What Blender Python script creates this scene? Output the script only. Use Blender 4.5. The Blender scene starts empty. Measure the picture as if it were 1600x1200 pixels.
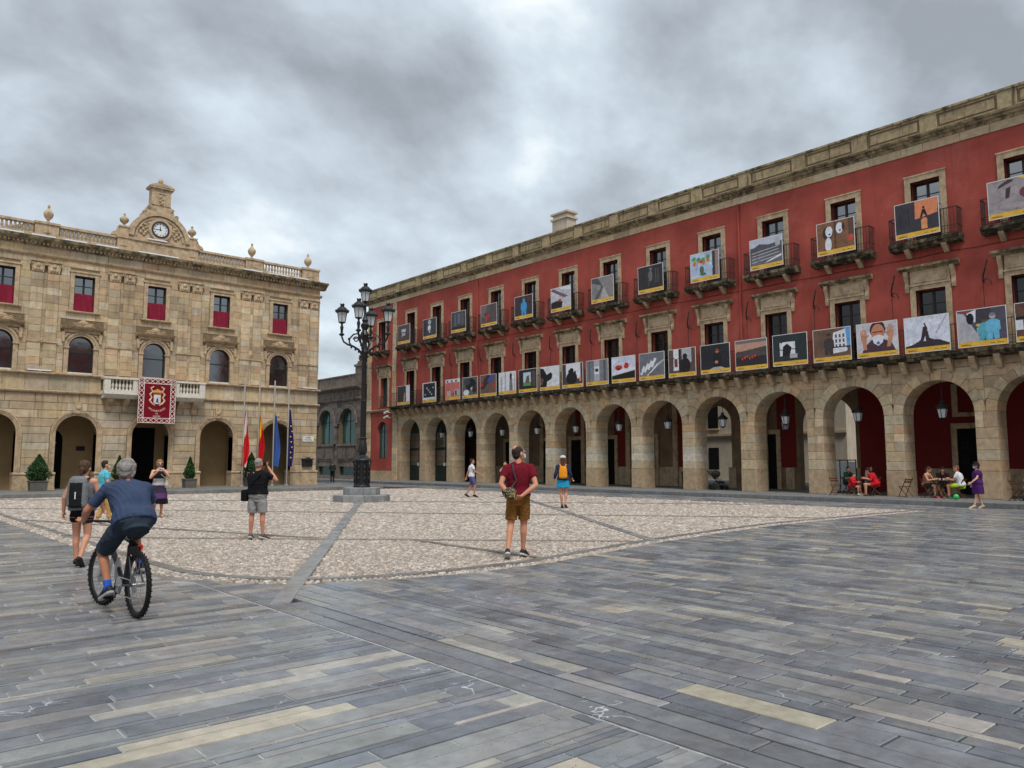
import bpy, bmesh, math, random
import numpy as np
from mathutils import Vector, Matrix, Euler
R = math.radians
rnd = random.Random(7)
scene = bpy.context.scene
COL = bpy.context.collection
# ------------------------------------------------------------------ camera, sky, sun, exposure
CAM_H = 1.65; YAW = 40.97; PITCH = 5.758
cd = bpy.data.cameras.new('camera'); cam = bpy.data.objects.new('camera', cd); COL.objects.link(cam)
cd.sensor_width = 36; cd.lens = 1210/1600*36; cd.clip_start = .05; cd.clip_end = 3000
cam.location = (0, 0, CAM_H); cam.rotation_euler = (R(90+PITCH), 0, R(-YAW)); scene.camera = cam
SUN_EL, SUN_AZ = 58.0, 205.0          # azimuth measured clockwise from +Y, where the sun stands
world = bpy.data.worlds.new('World'); scene.world = world; world.use_nodes = True
wt = world.node_tree; wt.nodes.clear()
def N(t, typ, **k):
    n = t.nodes.new(typ)
    for a, b in k.items():
        if hasattr(n, a): setattr(n, a, b)
        else: n.inputs[a.replace('_', ' ')].default_value = b
    return n
def build_sky():
    t = wt; L = t.links.new
    out = N(t, 'ShaderNodeOutputWorld')
    sky = N(t, 'ShaderNodeTexSky', sky_type='NISHITA', sun_disc=False)
    sky.sun_elevation = R(SUN_EL); sky.sun_rotation = R(SUN_AZ); sky.air_density = 1.0; sky.dust_density = 2.0
    bg1 = N(t, 'ShaderNodeBackground'); bg1.inputs[1].default_value = .075; L(sky.outputs[0], bg1.inputs[0])
    tc = N(t, 'ShaderNodeTexCoord'); sp = N(t, 'ShaderNodeSeparateXYZ'); L(tc.outputs['Generated'], sp.inputs[0])
    mz = N(t, 'ShaderNodeMath', operation='MAXIMUM'); L(sp.outputs[2], mz.inputs[0]); mz.inputs[1].default_value = 0.0
    az = N(t, 'ShaderNodeMath', operation='ADD'); L(mz.outputs[0], az.inputs[0]); az.inputs[1].default_value = .5
    dx = N(t, 'ShaderNodeMath', operation='DIVIDE'); L(sp.outputs[0], dx.inputs[0]); L(az.outputs[0], dx.inputs[1])
    dy = N(t, 'ShaderNodeMath', operation='DIVIDE'); L(sp.outputs[1], dy.inputs[0]); L(az.outputs[0], dy.inputs[1])
    cb = N(t, 'ShaderNodeCombineXYZ'); L(dx.outputs[0], cb.inputs[0]); L(dy.outputs[0], cb.inputs[1])
    mp = N(t, 'ShaderNodeMapping'); L(cb.outputs[0], mp.inputs[0])
    mp.inputs['Location'].default_value = SKY_OFF; mp.inputs['Rotation'].default_value = (0, 0, R(-41)); mp.inputs['Scale'].default_value = (1, 1.25, 1)
    n1 = N(t, 'ShaderNodeTexNoise'); n1.inputs['Scale'].default_value = 1.7; n1.inputs['Detail'].default_value = 6; n1.inputs['Roughness'].default_value = .45; n1.inputs['Distortion'].default_value = .5
    L(mp.outputs[0], n1.inputs['Vector'])
    n2 = N(t, 'ShaderNodeTexNoise'); n2.inputs['Scale'].default_value = 4.6; n2.inputs['Detail'].default_value = 6; n2.inputs['Roughness'].default_value = .55
    L(mp.outputs[0], n2.inputs['Vector'])
    ad = N(t, 'ShaderNodeMath', operation='MULTIPLY_ADD'); L(n2.outputs[0], ad.inputs[0]); ad.inputs[1].default_value = .36; 
    ml = N(t, 'ShaderNodeMath', operation='MULTIPLY'); L(n1.outputs[0], ml.inputs[0]); ml.inputs[1].default_value = .66
    L(ml.outputs[0], ad.inputs[2])
    cr = N(t, 'ShaderNodeValToRGB'); L(ad.outputs[0], cr.inputs[0])
    e = cr.color_ramp; e.elements[0].position = .385; e.elements[0].color = (.29, .315, .345, 1); e.elements[1].position = .645; e.elements[1].color = (.97, 1.0, 1.0, 1)
    m = e.elements.new(.455); m.color = (.40, .445, .49, 1)
    m = e.elements.new(.54); m.color = (.57, .65, .71, 1)
    bg2 = N(t, 'ShaderNodeBackground'); L(cr.outputs[0], bg2.inputs[0]); bg2.inputs[1].default_value = CLOUD
    mx = N(t, 'ShaderNodeMixShader'); mx.inputs[0].default_value = .88
    L(bg1.outputs[0], mx.inputs[1]); L(bg2.outputs[0], mx.inputs[2]); L(mx.outputs[0], out.inputs[0])
SKY_OFF = (31, 2, 0); CLOUD = .83
build_sky()
sl = bpy.data.lights.new('sun', 'SUN'); sl.energy = 1.5; sl.angle = R(16); sl.color = (1, .965, .91)
so = bpy.data.objects.new('sun', sl); COL.objects.link(so); so.location = (-20, -20, 60)
_a, _e = R(SUN_AZ), R(SUN_EL)
so.rotation_euler = Vector((-math.sin(_a)*math.cos(_e), -math.cos(_a)*math.cos(_e), -math.sin(_e))).to_track_quat('-Z', 'Y').to_euler()
vs = scene.view_settings; vs.view_transform = 'Standard'; vs.look = 'None'; vs.gamma = 1; vs.use_curve_mapping = False; vs.exposure = .65
# ------------------------------------------------------------------ helpers
def S(r, g, b, k=1.0):
    f = lambda c: ((c/255)/12.92 if c/255 <= .04045 else ((c/255+.055)/1.055)**2.4)*k
    return (f(r), f(g), f(b))
def jit(c, a, r=rnd):
    k = 1+r.uniform(-a, a); return tuple(max(0, x*k*(1+r.uniform(-a, a)*.25)) for x in c)
OFF = {}                                  # object name -> world offset of its local space
def tag(o, label=None, cat=None, group=None, kind=None):
    if label: o['label'] = label
    if cat: o['category'] = cat
    if group: o['group'] = group
    if kind: o['kind'] = kind
    return o
def empty(name, loc, label=None, cat=None, group=None, rz=0, kind=None):
    o = bpy.data.objects.new(name, None); COL.objects.link(o); o.location = loc; o.rotation_euler = (0, 0, rz); o.empty_display_size = .2
    OFF[o.name] = Vector(loc); return tag(o, label, cat, group, kind)
TI = (lambda u, d, z: (u, d, z), False)
class MB:
    def __init__(s, T=TI): s.v = []; s.f = []; s.c = []; s.m = []; s.T, s.flip = T; s.col = (1, 1, 1); s.mi = 0
    def add(s, vs, fs, col=None):
        b = len(s.v); col = col or s.col
        s.v += [s.T(*p) for p in vs]; s.c += [col]*len(vs)
        for f in fs:
            f = [b+i for i in f]
            s.f.append(f[::-1] if s.flip else f); s.m.append(s.mi)
    def box(s, u0, u1, d0, d1, z0, z1, col=None):
        s.add([(u0, d0, z0), (u1, d0, z0), (u1, d1, z0), (u0, d1, z0), (u0, d0, z1), (u1, d0, z1), (u1, d1, z1), (u0, d1, z1)],
              [(3, 2, 1, 0), (4, 5, 6, 7), (0, 1, 5, 4), (1, 2, 6, 5), (2, 3, 7, 6), (3, 0, 4, 7)], col)
    def hexa(s, pts, col=None):
        s.add(pts, [(3, 2, 1, 0), (4, 5, 6, 7), (0, 1, 5, 4), (1, 2, 6, 5), (2, 3, 7, 6), (3, 0, 4, 7)], col)
    def slab(s, poly, z0, z1, bev=.006, col=None):     # horizontal plate with chamfered rim
        n = len(poly); cx = sum(p[0] for p in poly)/n; cy = sum(p[1] for p in poly)/n
        def ins(p, e): 
            l = math.hypot(cx-p[0], cy-p[1]) or 1; k = min(.3, e*1.4/l); return (p[0]+(cx-p[0])*k, p[1]+(cy-p[1])*k)
        vs = [(p[0], p[1], z0) for p in poly]+[(p[0], p[1], z1-bev) for p in poly]+[ins(p, bev)+(z1,) for p in poly]
        fs = [(i, (i+1) % n, n+(i+1) % n, n+i) for i in range(n)]+[(n+i, n+(i+1) % n, 2*n+(i+1) % n, 2*n+i) for i in range(n)]+[tuple(range(2*n, 3*n))]
        s.add(vs, fs, col)
    def plate(s, poly, d0, d1, bev=.008, col=None):    # upright stone in a facade: poly in (u,z)
        n = len(poly); cx = sum(p[0] for p in poly)/n; cy = sum(p[1] for p in poly)/n
        def ins(p, e):
            l = math.hypot(cx-p[0], cy-p[1]) or 1; k = min(.3, e*1.4/l); return (p[0]+(cx-p[0])*k, p[1]+(cy-p[1])*k)
        a = [(p[0], d0, p[1]) for p in poly]; b = [(p[0], d1-bev, p[1]) for p in poly]
        c = [(q[0], d1, q[1]) for q in (ins(p, bev) for p in poly)]
        fs = [(n+i, n+(i+1) % n, (i+1) % n, i) for i in range(n)]+[(2*n+i, 2*n+(i+1) % n, n+(i+1) % n, n+i) for i in range(n)]+[tuple(range(3*n-1, 2*n-1, -1))]
        s.add(a+b+c, fs, col)
    def prism(s, poly, d0, d1, col=None):              # poly in (u,z), any shape, both caps
        n = len(poly)
        s.add([(p[0], d0, p[1]) for p in poly]+[(p[0], d1, p[1]) for p in poly],
              [tuple(range(n)), tuple(range(2*n-1, n-1, -1))]+[(n+i, n+(i+1) % n, (i+1) % n, i) for i in range(n)], col)
    def prof(s, pr, u0, u1, col=None):                 # profile in (d,z) swept along u
        n = len(pr)
        s.add([(u0, p[0], p[1]) for p in pr]+[(u1, p[0], p[1]) for p in pr],
              [tuple(range(n)), tuple(range(2*n-1, n-1, -1))]+[(n+i, n+(i+1) % n, (i+1) % n, i) for i in range(n)], col)
    def lathe(s, prof, cx=0, cy=0, n=12, col=None, ph=0, cap=True):
        vs = []; fs = []
        for r, z in prof:
            for i in range(n):
                a = 2*math.pi*i/n+ph; vs.append((cx+r*math.cos(a), cy+r*math.sin(a), z))
        for k in range(len(prof)-1):
            for i in range(n): fs.append((k*n+i, k*n+(i+1) % n, (k+1)*n+(i+1) % n, (k+1)*n+i))
        if cap: fs.append(tuple(range(n-1, -1, -1))); fs.append(tuple((len(prof)-1)*n+i for i in range(n)))
        s.add(vs, fs, col)
    def tube(s, pts, r, n=6, col=None, closed=False):
        pts = [Vector(p) for p in pts]; m = len(pts); rs = r if isinstance(r, (list, tuple)) else [r]*m
        vs = []; fs = []; prev = None
        for k in range(m):
            t = (pts[(k+1) % m]-pts[k-1]) if closed else (pts[min(k+1, m-1)]-pts[max(k-1, 0)])
            t = t.normalized() if t.length > 1e-9 else Vector((0, 0, 1))
            if prev is None: a = t.cross(Vector((0, 0, 1)) if abs(t.z) < .9 else Vector((1, 0, 0)))
            else: a = prev-t*prev.dot(t)
            a = a.normalized() if a.length > 1e-9 else Vector((1, 0, 0)); prev = a; b = t.cross(a)
            for i in range(n):
                w = 2*math.pi*i/n; vs.append(tuple(pts[k]+(a*math.cos(w)+b*math.sin(w))*rs[k]))
        for k in range(m if closed else m-1):
            for i in range(n): fs.append((k*n+i, k*n+(i+1) % n, ((k+1) % m)*n+(i+1) % n, ((k+1) % m)*n+i))
        if not closed: fs.append(tuple(range(n-1, -1, -1))); fs.append(tuple((m-1)*n+i for i in range(n)))
        s.add(vs, fs, col)
    def ball(s, c, r, nu=10, nv=7, col=None, M=None):
        rx, ry, rz = r if isinstance(r, (tuple, list)) else (r, r, r)
        vs = []; fs = []
        for j in range(nv+1):
            p = math.pi*j/nv
            for i in range(nu):
                a = 2*math.pi*i/nu; q = Vector((rx*math.sin(p)*math.cos(a), ry*math.sin(p)*math.sin(a), rz*math.cos(p)))
                if M: q = M @ q
                vs.append((c[0]+q.x, c[1]+q.y, c[2]+q.z))
        for j in range(nv):
            for i in range(nu): fs.append((j*nu+i, (j+1)*nu+i, (j+1)*nu+(i+1) % nu, j*nu+(i+1) % nu))
        s.add(vs, fs, col)
    def mesh(s, name, mats, off=(0, 0, 0), smooth=False, angle=None):
        me = bpy.data.meshes.new(name); o = off
        me.from_pydata([(x-o[0], y-o[1], z-o[2]) for x, y, z in s.v], [], s.f)
        ca = me.color_attributes.new('Col', 'FLOAT_COLOR', 'POINT')
        a = np.ones((len(s.v), 4), np.float32); a[:, :3] = np.array(s.c, np.float32).reshape(-1, 3); ca.data.foreach_set('color', a.ravel())
        for m in (mats if isinstance(mats, (list, tuple)) else [mats]): me.materials.append(m)
        if any(s.m): me.polygons.foreach_set('material_index', s.m)
        if smooth: me.polygons.foreach_set('use_smooth', [True]*len(me.polygons))
        if smooth and angle: me.set_sharp_from_angle(angle=R(angle))
        me.update(); return me
    def build(s, name, mats, parent=None, smooth=False, kind=None, angle=40, local=False):
        off = Vector((0, 0, 0)) if (local or parent is None) else OFF[parent.name]
        me = s.mesh(name, mats, off, smooth, angle)
        o = bpy.data.objects.new(name, me); COL.objects.link(o); o.parent = parent
        OFF[o.name] = off.copy() if parent else Vector((0, 0, 0))
        if kind: o['kind'] = kind
        return o
def inst(name, me, parent, loc, rz=0, scale=None, kind=None):
    """a part that shares mesh data; loc in world space, parent unrotated"""
    o = bpy.data.objects.new(name, me); COL.objects.link(o); o.parent = parent
    off = OFF[parent.name] if parent else Vector((0, 0, 0))
    o.location = Vector(loc)-off; o.rotation_euler = (0, 0, rz)
    if scale: o.scale = scale
    OFF[o.name] = Vector(loc)
    return o
def copy_tree(o, parent=None):
    c = o.copy(); COL.objects.link(c); c.parent = parent
    OFF[c.name] = OFF.get(o.name, Vector((0, 0, 0)))
    for ch in list(o.children): copy_tree(ch, c)
    return c
# camera projection, only used to rank repeated pieces by how large they show
_f = Vector((math.sin(R(YAW)), math.cos(R(YAW)), 0)); _r = Vector((math.cos(R(YAW)), -math.sin(R(YAW)), 0))
_F = _f*math.cos(R(PITCH))+Vector((0, 0, math.sin(R(PITCH)))); _U = Vector((0, 0, math.cos(R(PITCH))))-_f*math.sin(R(PITCH))
def shows(p, area=1.0):
    v = Vector(p)-Vector((0, 0, CAM_H)); z = v.dot(_F)
    if z < .5: return 0
    x, y = v.dot(_r)/z*1210, v.dot(_U)/z*1210
    return area/z**2*(1 if abs(x) < 830 and abs(y) < 630 else .0001)
# ------------------------------------------------------------------ materials
def pmat(name, col=None, rough=.8, spec=.3, noise=(6, .25), bump=(40, .25), metal=0, stain=None, streak=None, rvar=0, vein=None, speck=None, coord='Object', alpha=None, big=None, extra=None):
    m = bpy.data.materials.new(name); m.use_nodes = True; t = m.node_tree; L = t.links.new
    b = t.nodes['Principled BSDF']; b.inputs['Roughness'].default_value = rough; b.inputs['Specular IOR Level'].default_value = spec; b.inputs['Metallic'].default_value = metal
    geo = N(t, 'ShaderNodeNewGeometry'); P = geo.outputs['Position']
    if coord == 'Object': P = N(t, 'ShaderNodeTexCoord').outputs['Object']
    if col is None: c = N(t, 'ShaderNodeVertexColor', layer_name='Col').outputs[0]
    else:
        q = N(t, 'ShaderNodeRGB'); q.outputs[0].default_value = (*col, 1); c = q.outputs[0]
    def nz(scale, detail=4, rough_=.6, vec=None, dist=0):
        n = N(t, 'ShaderNodeTexNoise'); n.inputs['Scale'].default_value = scale; n.inputs['Detail'].default_value = detail; n.inputs['Roughness'].default_value = rough_; n.inputs['Distortion'].default_value = dist
        L(vec or P, n.inputs['Vector']); return n.outputs[0]
    def rng(x, a, b_, c_, d):
        n = N(t, 'ShaderNodeMapRange'); L(x, n.inputs[0])
        for i, v in enumerate((a, b_, c_, d)): n.inputs[i+1].default_value = v
        return n.outputs[0]
    def mulc(c, f):
        n = N(t, 'ShaderNodeMix', data_type='RGBA', blend_type='MULTIPLY'); n.inputs[0].default_value = 1; L(c, n.inputs[6]); L(f, n.inputs[7]); return n.outputs[2]
    def mixc(f, c, col2):
        n = N(t, 'ShaderNodeMix', data_type='RGBA'); L(f, n.inputs[0]); L(c, n.inputs[6]); n.inputs[7].default_value = (*col2, 1); return n.outputs[2]
    if noise: c = mulc(c, rng(nz(noise[0]), .3, .7, 1-noise[1], 1+noise[1]))
    if big: c = mulc(c, rng(nz(big[0], 3), .35, .65, 1-big[1], 1+big[1]))
    if stain:                      # (scale, lo, hi, colour, strength)
        f = rng(nz(stain[0], 6, .65, dist=.4), stain[1], stain[2], 0, stain[4]); c = mixc(f, c, stain[3])
    if streak:                     # vertical run marks (colour, lo, hi, strength)
        mp = N(t, 'ShaderNodeMapping'); L(P, mp.inputs[0]); mp.inputs['Scale'].default_value = (5, 5, .35)
        f = rng(nz(1.0, 5, .6, mp.outputs[0]), streak[1], streak[2], 0, streak[3]); c = mixc(f, c, streak[0])
    if speck:                      # (scale, threshold, colour)
        f = rng(nz(speck[0], 2, .5), speck[1], speck[1]+.015, 0, 1)
        g = rng(nz(1.1, 2, .5), .5, .56, 0, 1); mm = N(t, 'ShaderNodeMath', operation='MULTIPLY'); L(f, mm.inputs[0]); L(g, mm.inputs[1]); c = mixc(mm.outputs[0], c, speck[2])
    if vein:                       # thin mineral veins
        x = nz(vein[0], 4, .55, dist=.35); s_ = N(t, 'ShaderNodeMath', operation='SUBTRACT'); L(x, s_.inputs[0]); s_.inputs[1].default_value = .5
        a_ = N(t, 'ShaderNodeMath', operation='ABSOLUTE'); L(s_.outputs[0], a_.inputs[0]); f = rng(a_.outputs[0], 0, vein[1], 1, 0)
        g = rng(nz(.9, 3, .6), .56, .64, 0, vein[3]); mm = N(t, 'ShaderNodeMath', operation='MULTIPLY'); L(f, mm.inputs[0]); L(g, mm.inputs[1]); c = mixc(mm.outputs[0], c, vein[2])
    L(c, b.inputs['Base Color'])
    if rvar:
        L(rng(nz(2.3, 4), .3, .7, max(.02, rough-rvar), min(1, rough+rvar)), b.inputs['Roughness'])
    if bump:
        bp = N(t, 'ShaderNodeBump'); bp.inputs['Strength'].default_value = bump[1]; bp.inputs['Distance'].default_value = bump[2] if len(bump) > 2 else .01
        L(nz(bump[0], 5, .65), bp.inputs['Height']); L(bp.outputs[0], b.inputs['Normal'])
    return m
M = {}
M['ashlar'] = pmat('ashlar', None, .9, .2, (3.5, .16), (30, .5), stain=(1.3, .56, .75, S(128, 110, 86), .5), streak=(S(92, 82, 68), .52, .76, .6), big=(.25, .14), coord='World')
M['arcade'] = pmat('arcade_stone', None, .9, .2, (4.5, .2), (34, .55), stain=(1.6, .58, .78, S(95, 82, 66), .5), streak=(S(70, 60, 48), .6, .8, .4), coord='World')
M['trim'] = pmat('carved_stone', S(188, 165, 136), .9, .2, (5, .22), (30, .5), stain=(2.0, .5, .72, S(95, 84, 66), .6), streak=(S(60, 54, 45), .55, .78, .55), coord='World')
M['mossy'] = pmat('mossy_stone', S(168, 152, 122), .95, .1, (6, .3), (24, .7), stain=(1.8, .44, .62, S(66, 62, 54), .8), streak=(S(40, 40, 36), .5, .66, .7), coord='World')
M['moss_dark'] = pmat('black_mossed_stone', S(140, 126, 102), .95, .1, (6, .3), (24, .7), stain=(2.2, .36, .54, S(46, 45, 40), .9), streak=(S(38, 38, 34), .46, .62, .8), coord='World')
M['parapet'] = pmat('parapet_stone', None, .95, .1, (5, .25), (24, .6), stain=(1.1, .5, .68, S(88, 80, 60), .6), streak=(S(48, 45, 38), .56, .68, .8), coord='World')
M['mortar'] = pmat('mortar', S(120, 106, 84), .95, .1, (9, .25), (30, .5), coord='World')
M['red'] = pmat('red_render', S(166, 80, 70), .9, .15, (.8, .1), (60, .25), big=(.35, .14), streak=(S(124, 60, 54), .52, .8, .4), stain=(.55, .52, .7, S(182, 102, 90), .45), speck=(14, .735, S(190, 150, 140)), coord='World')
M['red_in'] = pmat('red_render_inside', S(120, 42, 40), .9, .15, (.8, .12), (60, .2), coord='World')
M['inner'] = pmat('inner_stone', S(136, 114, 92), .9, .15, (1.5, .2), (40, .3), stain=(.8, .5, .7, S(96, 80, 66), .6), coord='World')
M['plaster'] = pmat('pale_plaster', S(190, 178, 160), .9, .15, (1.2, .12), (40, .3), streak=(S(120, 110, 98), .55, .8, .5), coord='World')
M['yellow'] = pmat('yellow_render', S(214, 168, 70), .9, .15, (1.2, .1), (40, .2), coord='World')
M['grey_stone'] = pmat('grey_stone', None, .9, .2, (3, .25), (26, .6), stain=(1.2, .5, .7, S(60, 54, 48), .7), streak=(S(48, 44, 40), .5, .72, .6), coord='World')
M['white_stone'] = pmat('white_stone', S(214, 208, 196), .8, .2, (5, .12), (30, .3), stain=(2.5, .55, .75, S(130, 120, 104), .5), streak=(S(120, 112, 98), .58, .78, .5), coord='World')
M['slate'] = pmat('slate_paving', None, .27, .7, (7, .2), (26, .38, .006), rvar=.16, big=(1.3, .14), stain=(1.6, .54, .72, S(166, 160, 150), .4), speck=(34, .70, S(78, 78, 80)), vein=(1.1, .005, S(214, 216, 220), .9), coord='World')
M['grout_light'] = pmat('pale_grout', S(168, 168, 166), .9, .2, (12, .3), (60, .4), coord='World')
M['grout_dark'] = pmat('dark_grout', S(62, 62, 64), .95, .1, (12, .4), (60, .4), coord='World')
M['pebble'] = pmat('pebble', None, .75, .35, (20, .25), (60, .3, .004), coord='World')
M['kerb'] = pmat('kerb_stone', None, .75, .3, (5, .2), (30, .4), stain=(1.2, .52, .72, S(80, 78, 76), .5), coord='World')
M['iron'] = pmat('black_iron', (.012, .012, .014), .42, .5, (20, .3), (50, .2), rvar=.1)
M['rail'] = pmat('wrought_iron', (.03, .026, .024), .6, .35, (14, .4), (60, .3))
M['glass'] = pmat('window_glass', (.012, .016, .02), .06, .7, None, (1.2, .06, .03), rvar=.03, coord='World')
M['glass'].node_tree.nodes['Principled BSDF'].inputs['IOR'].default_value = 2.3
M['glass_dim'] = pmat('shaded_glass', (.014, .013, .013), .07, .5, None, (1.2, .06, .03), coord='World')
M['glass_green'] = pmat('green_glass', (.02, .09, .075), .12, .6, (3, .3), (1.5, .08, .03), coord='World')
M['frost'] = pmat('lantern_glass', S(205, 208, 210), .25, .5, (9, .1), None)
M['frame_dark'] = pmat('dark_frame', (.014, .02, .022), .5, .4, (20, .2), (60, .1))
M['frame_brown'] = pmat('brown_frame', (.035, .016, .013), .55, .4, (20, .2), (60, .1))
M['dark'] = pmat('dark_interior', (.012, .011, .011), .9, .1, (4, .3), None)
M['print'] = pmat('printed_sheet', None, .5, .35, (5, .18), (7, .12, .02))
M['board'] = pmat('poster_rim', S(222, 222, 218), .55, .4, (6, .05), (7, .1, .02))
M['attr'] = pmat('coloured_surface', None, .65, .35, (9, .12), (40, .12))
M['cloth'] = pmat('cloth', None, .9, .15, (7, .12), (9, .5, .03))
M['skin'] = pmat('skin', None, .55, .4, (9, .07), (60, .1, .003))
M['hair'] = pmat('hair', None, .75, .3, (26, .4), (60, .8, .012))
M['leather'] = pmat('shoe_leather', None, .6, .35, (20, .15), (60, .2, .004))
M['rubber'] = pmat('rubber', (.012, .012, .012), .75, .3, (30, .3), (60, .3))
M['metal'] = pmat('brushed_metal', (.5, .5, .5), .35, .5, (20, .1), None, metal=.9)
M['paint'] = pmat('gloss_paint', None, .3, .5, (20, .06), None)
M['wood'] = pmat('wood', None, .6, .35, (10, .3), (30, .3))
M['leaf'] = pmat('leaf', None, .6, .3, (5, .3), None)
# ------------------------------------------------------------------ ground
def sheet(name, poly, z, mat, parent=None, kind='structure', col=(.2, .2, .2)):
    b = MB(); b.add([(x, y, z) for x, y in poly], [tuple(range(len(poly)))], col)
    return b.build(name, mat, parent, kind=kind if parent is None else None)
M['asphalt'] = pmat('far_paving', S(112, 114, 118), .85, .3, (2, .2), (20, .3), coord='World')
sheet('ground', [(-600, -600), (900, -600), (900, 900), (-600, 900)], -.09, M['asphalt'])
pav = sheet('plaza_pavement', [(-14, -14), (4.05, -14), (4.05, 11.0), (3.61, 11.5), (3.61, 42), (-14, 42)], -.008, M['grout_light'])
b = MB(); b.add([(4.05, -14, -.034), (33, -14, -.034), (33, 14, -.034), (4.05, 14, -.034)], [(0, 1, 2, 3)], (.1, .1, .1)); b.build('joint_bed', M['grout_dark'], pav)
BORD = [(3.98, 42), (3.98, 14), (4.02, 12.4), (4.25, 11.55), (4.7, 10.75), (5.3, 10.22), (6.1, 9.88), (7.1, 9.7), (8.8, 9.72), (10.6, 10.1), (12.8, 10.6), (15.8, 11.05), (19, 11.4), (24, 11.35), (28.2, 11.2)]
def byx(x):
    P = BORD[5:]
    if x <= P[0][0]: return P[0][1]
    for (x0, y0), (x1, y1) in zip(P, P[1:]):
        if x <= x1: return y0+(y1-y0)*(x-x0)/(x1-x0)
    return P[-1][1]
def slabcol(r, left):
    q = r.random()
    if q < .022: c = S(176, 168, 152)
    elif q < .12: c = S(160, 157, 150)
    elif q < .43: c = S(138, 139, 139)
    elif q < .77: c = S(122, 126, 132)
    else: c = S(104, 109, 117)
    return jit(c, .1, r)
r1 = random.Random(21); slabs = []
def row_right(x0, x1, y0):
    y = y0-r1.uniform(0, 1); g = .007
    while True:
        l = r1.choice((.3, .42, .52, .65, .8, 1.05))*r1.uniform(.85, 1.15)
        e0, e1 = (byx(x0)-.34, byx(x1)-.34) if x1 < 28.6 else (42, 42)
        y1 = y+l; last = y1 > min(e0, e1)-.25
        p = [(x0+g, y+g), (x1-g, y+g), (x1-g, (e1 if last else y1)-g), (x0+g, (e0 if last else y1)-g)]
        slabs.append((p, slabcol(r1, 0)))
        y = y1
        if last: break
x = 4.32
while x < 31.2:
    w = r1.choice((.11, .15, .19, .23, .28)); w = min(w, 31.25-x) if x+w > 31.0 else w
    if x < 28.6 < x+w: w = 28.6-x+.001
    row_right(x, x+w, -9 if x < 24 else -4); x += w
y = -8.0
while y < 41.5:
    w = r1.choice((.06, .09, .13, .17, .21)); xx = 3.83-r1.uniform(0, .01) if y < 11.0 else 3.6; first = True
    if y > 11.0: xx = 3.62
    while xx > -9:
        l = r1.choice((.4, .6, .85, 1.1, 1.5))*r1.uniform(.8, 1.2)
        if first: l *= r1.uniform(.3, 1); first = False
        slabs.append(([(xx-l+.006, y+.006), (xx-.006, y+.006), (xx-.006, y+w-.006), (xx-l+.006, y+w-.006)], slabcol(r1, 1))); xx -= l
    y += w
# small wedge between the long band and the cobbles
y = 8.9
while y < 10.9:
    w = r1.choice((.18, .24, .3)); x1 = lambda yy: min(4.02+(yy-8.75)*.62-.16+.0, 5.4)
    lim = lambda yy: (4.02+(yy-8.75)*.61-.1) if yy < 10.1 else 4.72-(yy-10.1)*.85
    p = [(3.88, y+.006), (max(3.9, lim(y)), y+.006), (max(3.9, lim(y+w)), y+w-.006), (3.88, y+w-.006)]
    if p[1][0] > 3.93: slabs.append((p, slabcol(r1, 1)))
    y += w
# two rows of long band stones
for x0, x1 in ((3.85, 4.06), (4.075, 4.30)):
    y = -9.0+r1.random()
    while y < (8.75 if x0 > 4 else 11.2):
        l = r1.uniform(1.1, 1.9); ye = min(y+l, 8.75 if x0 > 4 else 11.3)
        slabs.append(([(x0, y+.006), (x1, y+.006), (x1, ye-.004), (x0, ye-.004)], jit(S(112, 115, 120), .08, r1))); y += l
slabs = [(p, c, shows((sum(q[0] for q in p)/4, sum(q[1] for q in p)/4, 0), abs((p[1][0]-p[0][0])*(p[2][1]-p[1][1]))*1.65/max(2, math.hypot(p[0][0], p[0][1])))) for p, c in slabs]
slabs.sort(key=lambda s: -s[2])
rest = MB()
for i, (p, c, _) in enumerate(slabs):
    dz = r1.uniform(-.0025, .0025)
    if i < 300:
        q = MB(); q.slab(p, -.04, dz, .005, c); q.build('paving_slab', M['slate'], pav)
    else: rest.slab(p, -.04, dz, .005, c)
rest.build('paving_slabs', M['slate'], pav, kind='stuff')
# ---- cobbled square
inner = BORD+[(28.2, 42)]
cob = sheet('cobbled_square', inner, -.028, pmat('cobble_bed', S(126, 116, 106), .95, .1, (14, .3), (60, .5), coord='World'))
def pip(px, py, poly):
    ins = np.zeros(px.shape, bool); n = len(poly); j = n-1
    for i in range(n):
        xi, yi = poly[i]; xj, yj = poly[j]
        if yi != yj: ins ^= ((yi > py) != (yj > py)) & (px < (xj-xi)*(py-yi)/(yj-yi)+xi)
        j = i
    return ins
BANDS = [((4.03, 8.78), (16.9, 29.3), .23), ((13.1, 10.5), (30, 35.8), .2), ((12.75, 10.75), (3.9, 19.6), .13), ((22.5, 11.3), (3.9, 34), .13), ((17, 29.3), (28.3, 16), .2), ((17, 29.3), (4, 42.5), .2), ((17, 29.3), (25.3, 42), .2), ((8.2, 15.3), (4, 26.5), .10), ((9.3, 10.0), (9.4, 14.0), .09)]
def bdist(px, py):
    m = np.zeros(px.shape, bool)
    for (a, c, w) in BANDS:
        ax, ay = a; dx, dy = c[0]-ax, c[1]-ay; l2 = dx*dx+dy*dy
        t = np.clip(((px-ax)*dx+(py-ay)*dy)/l2, 0, 1)
        m |= np.hypot(px-ax-t*dx, py-ay-t*dy) < w/2+.02
    return m
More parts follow.
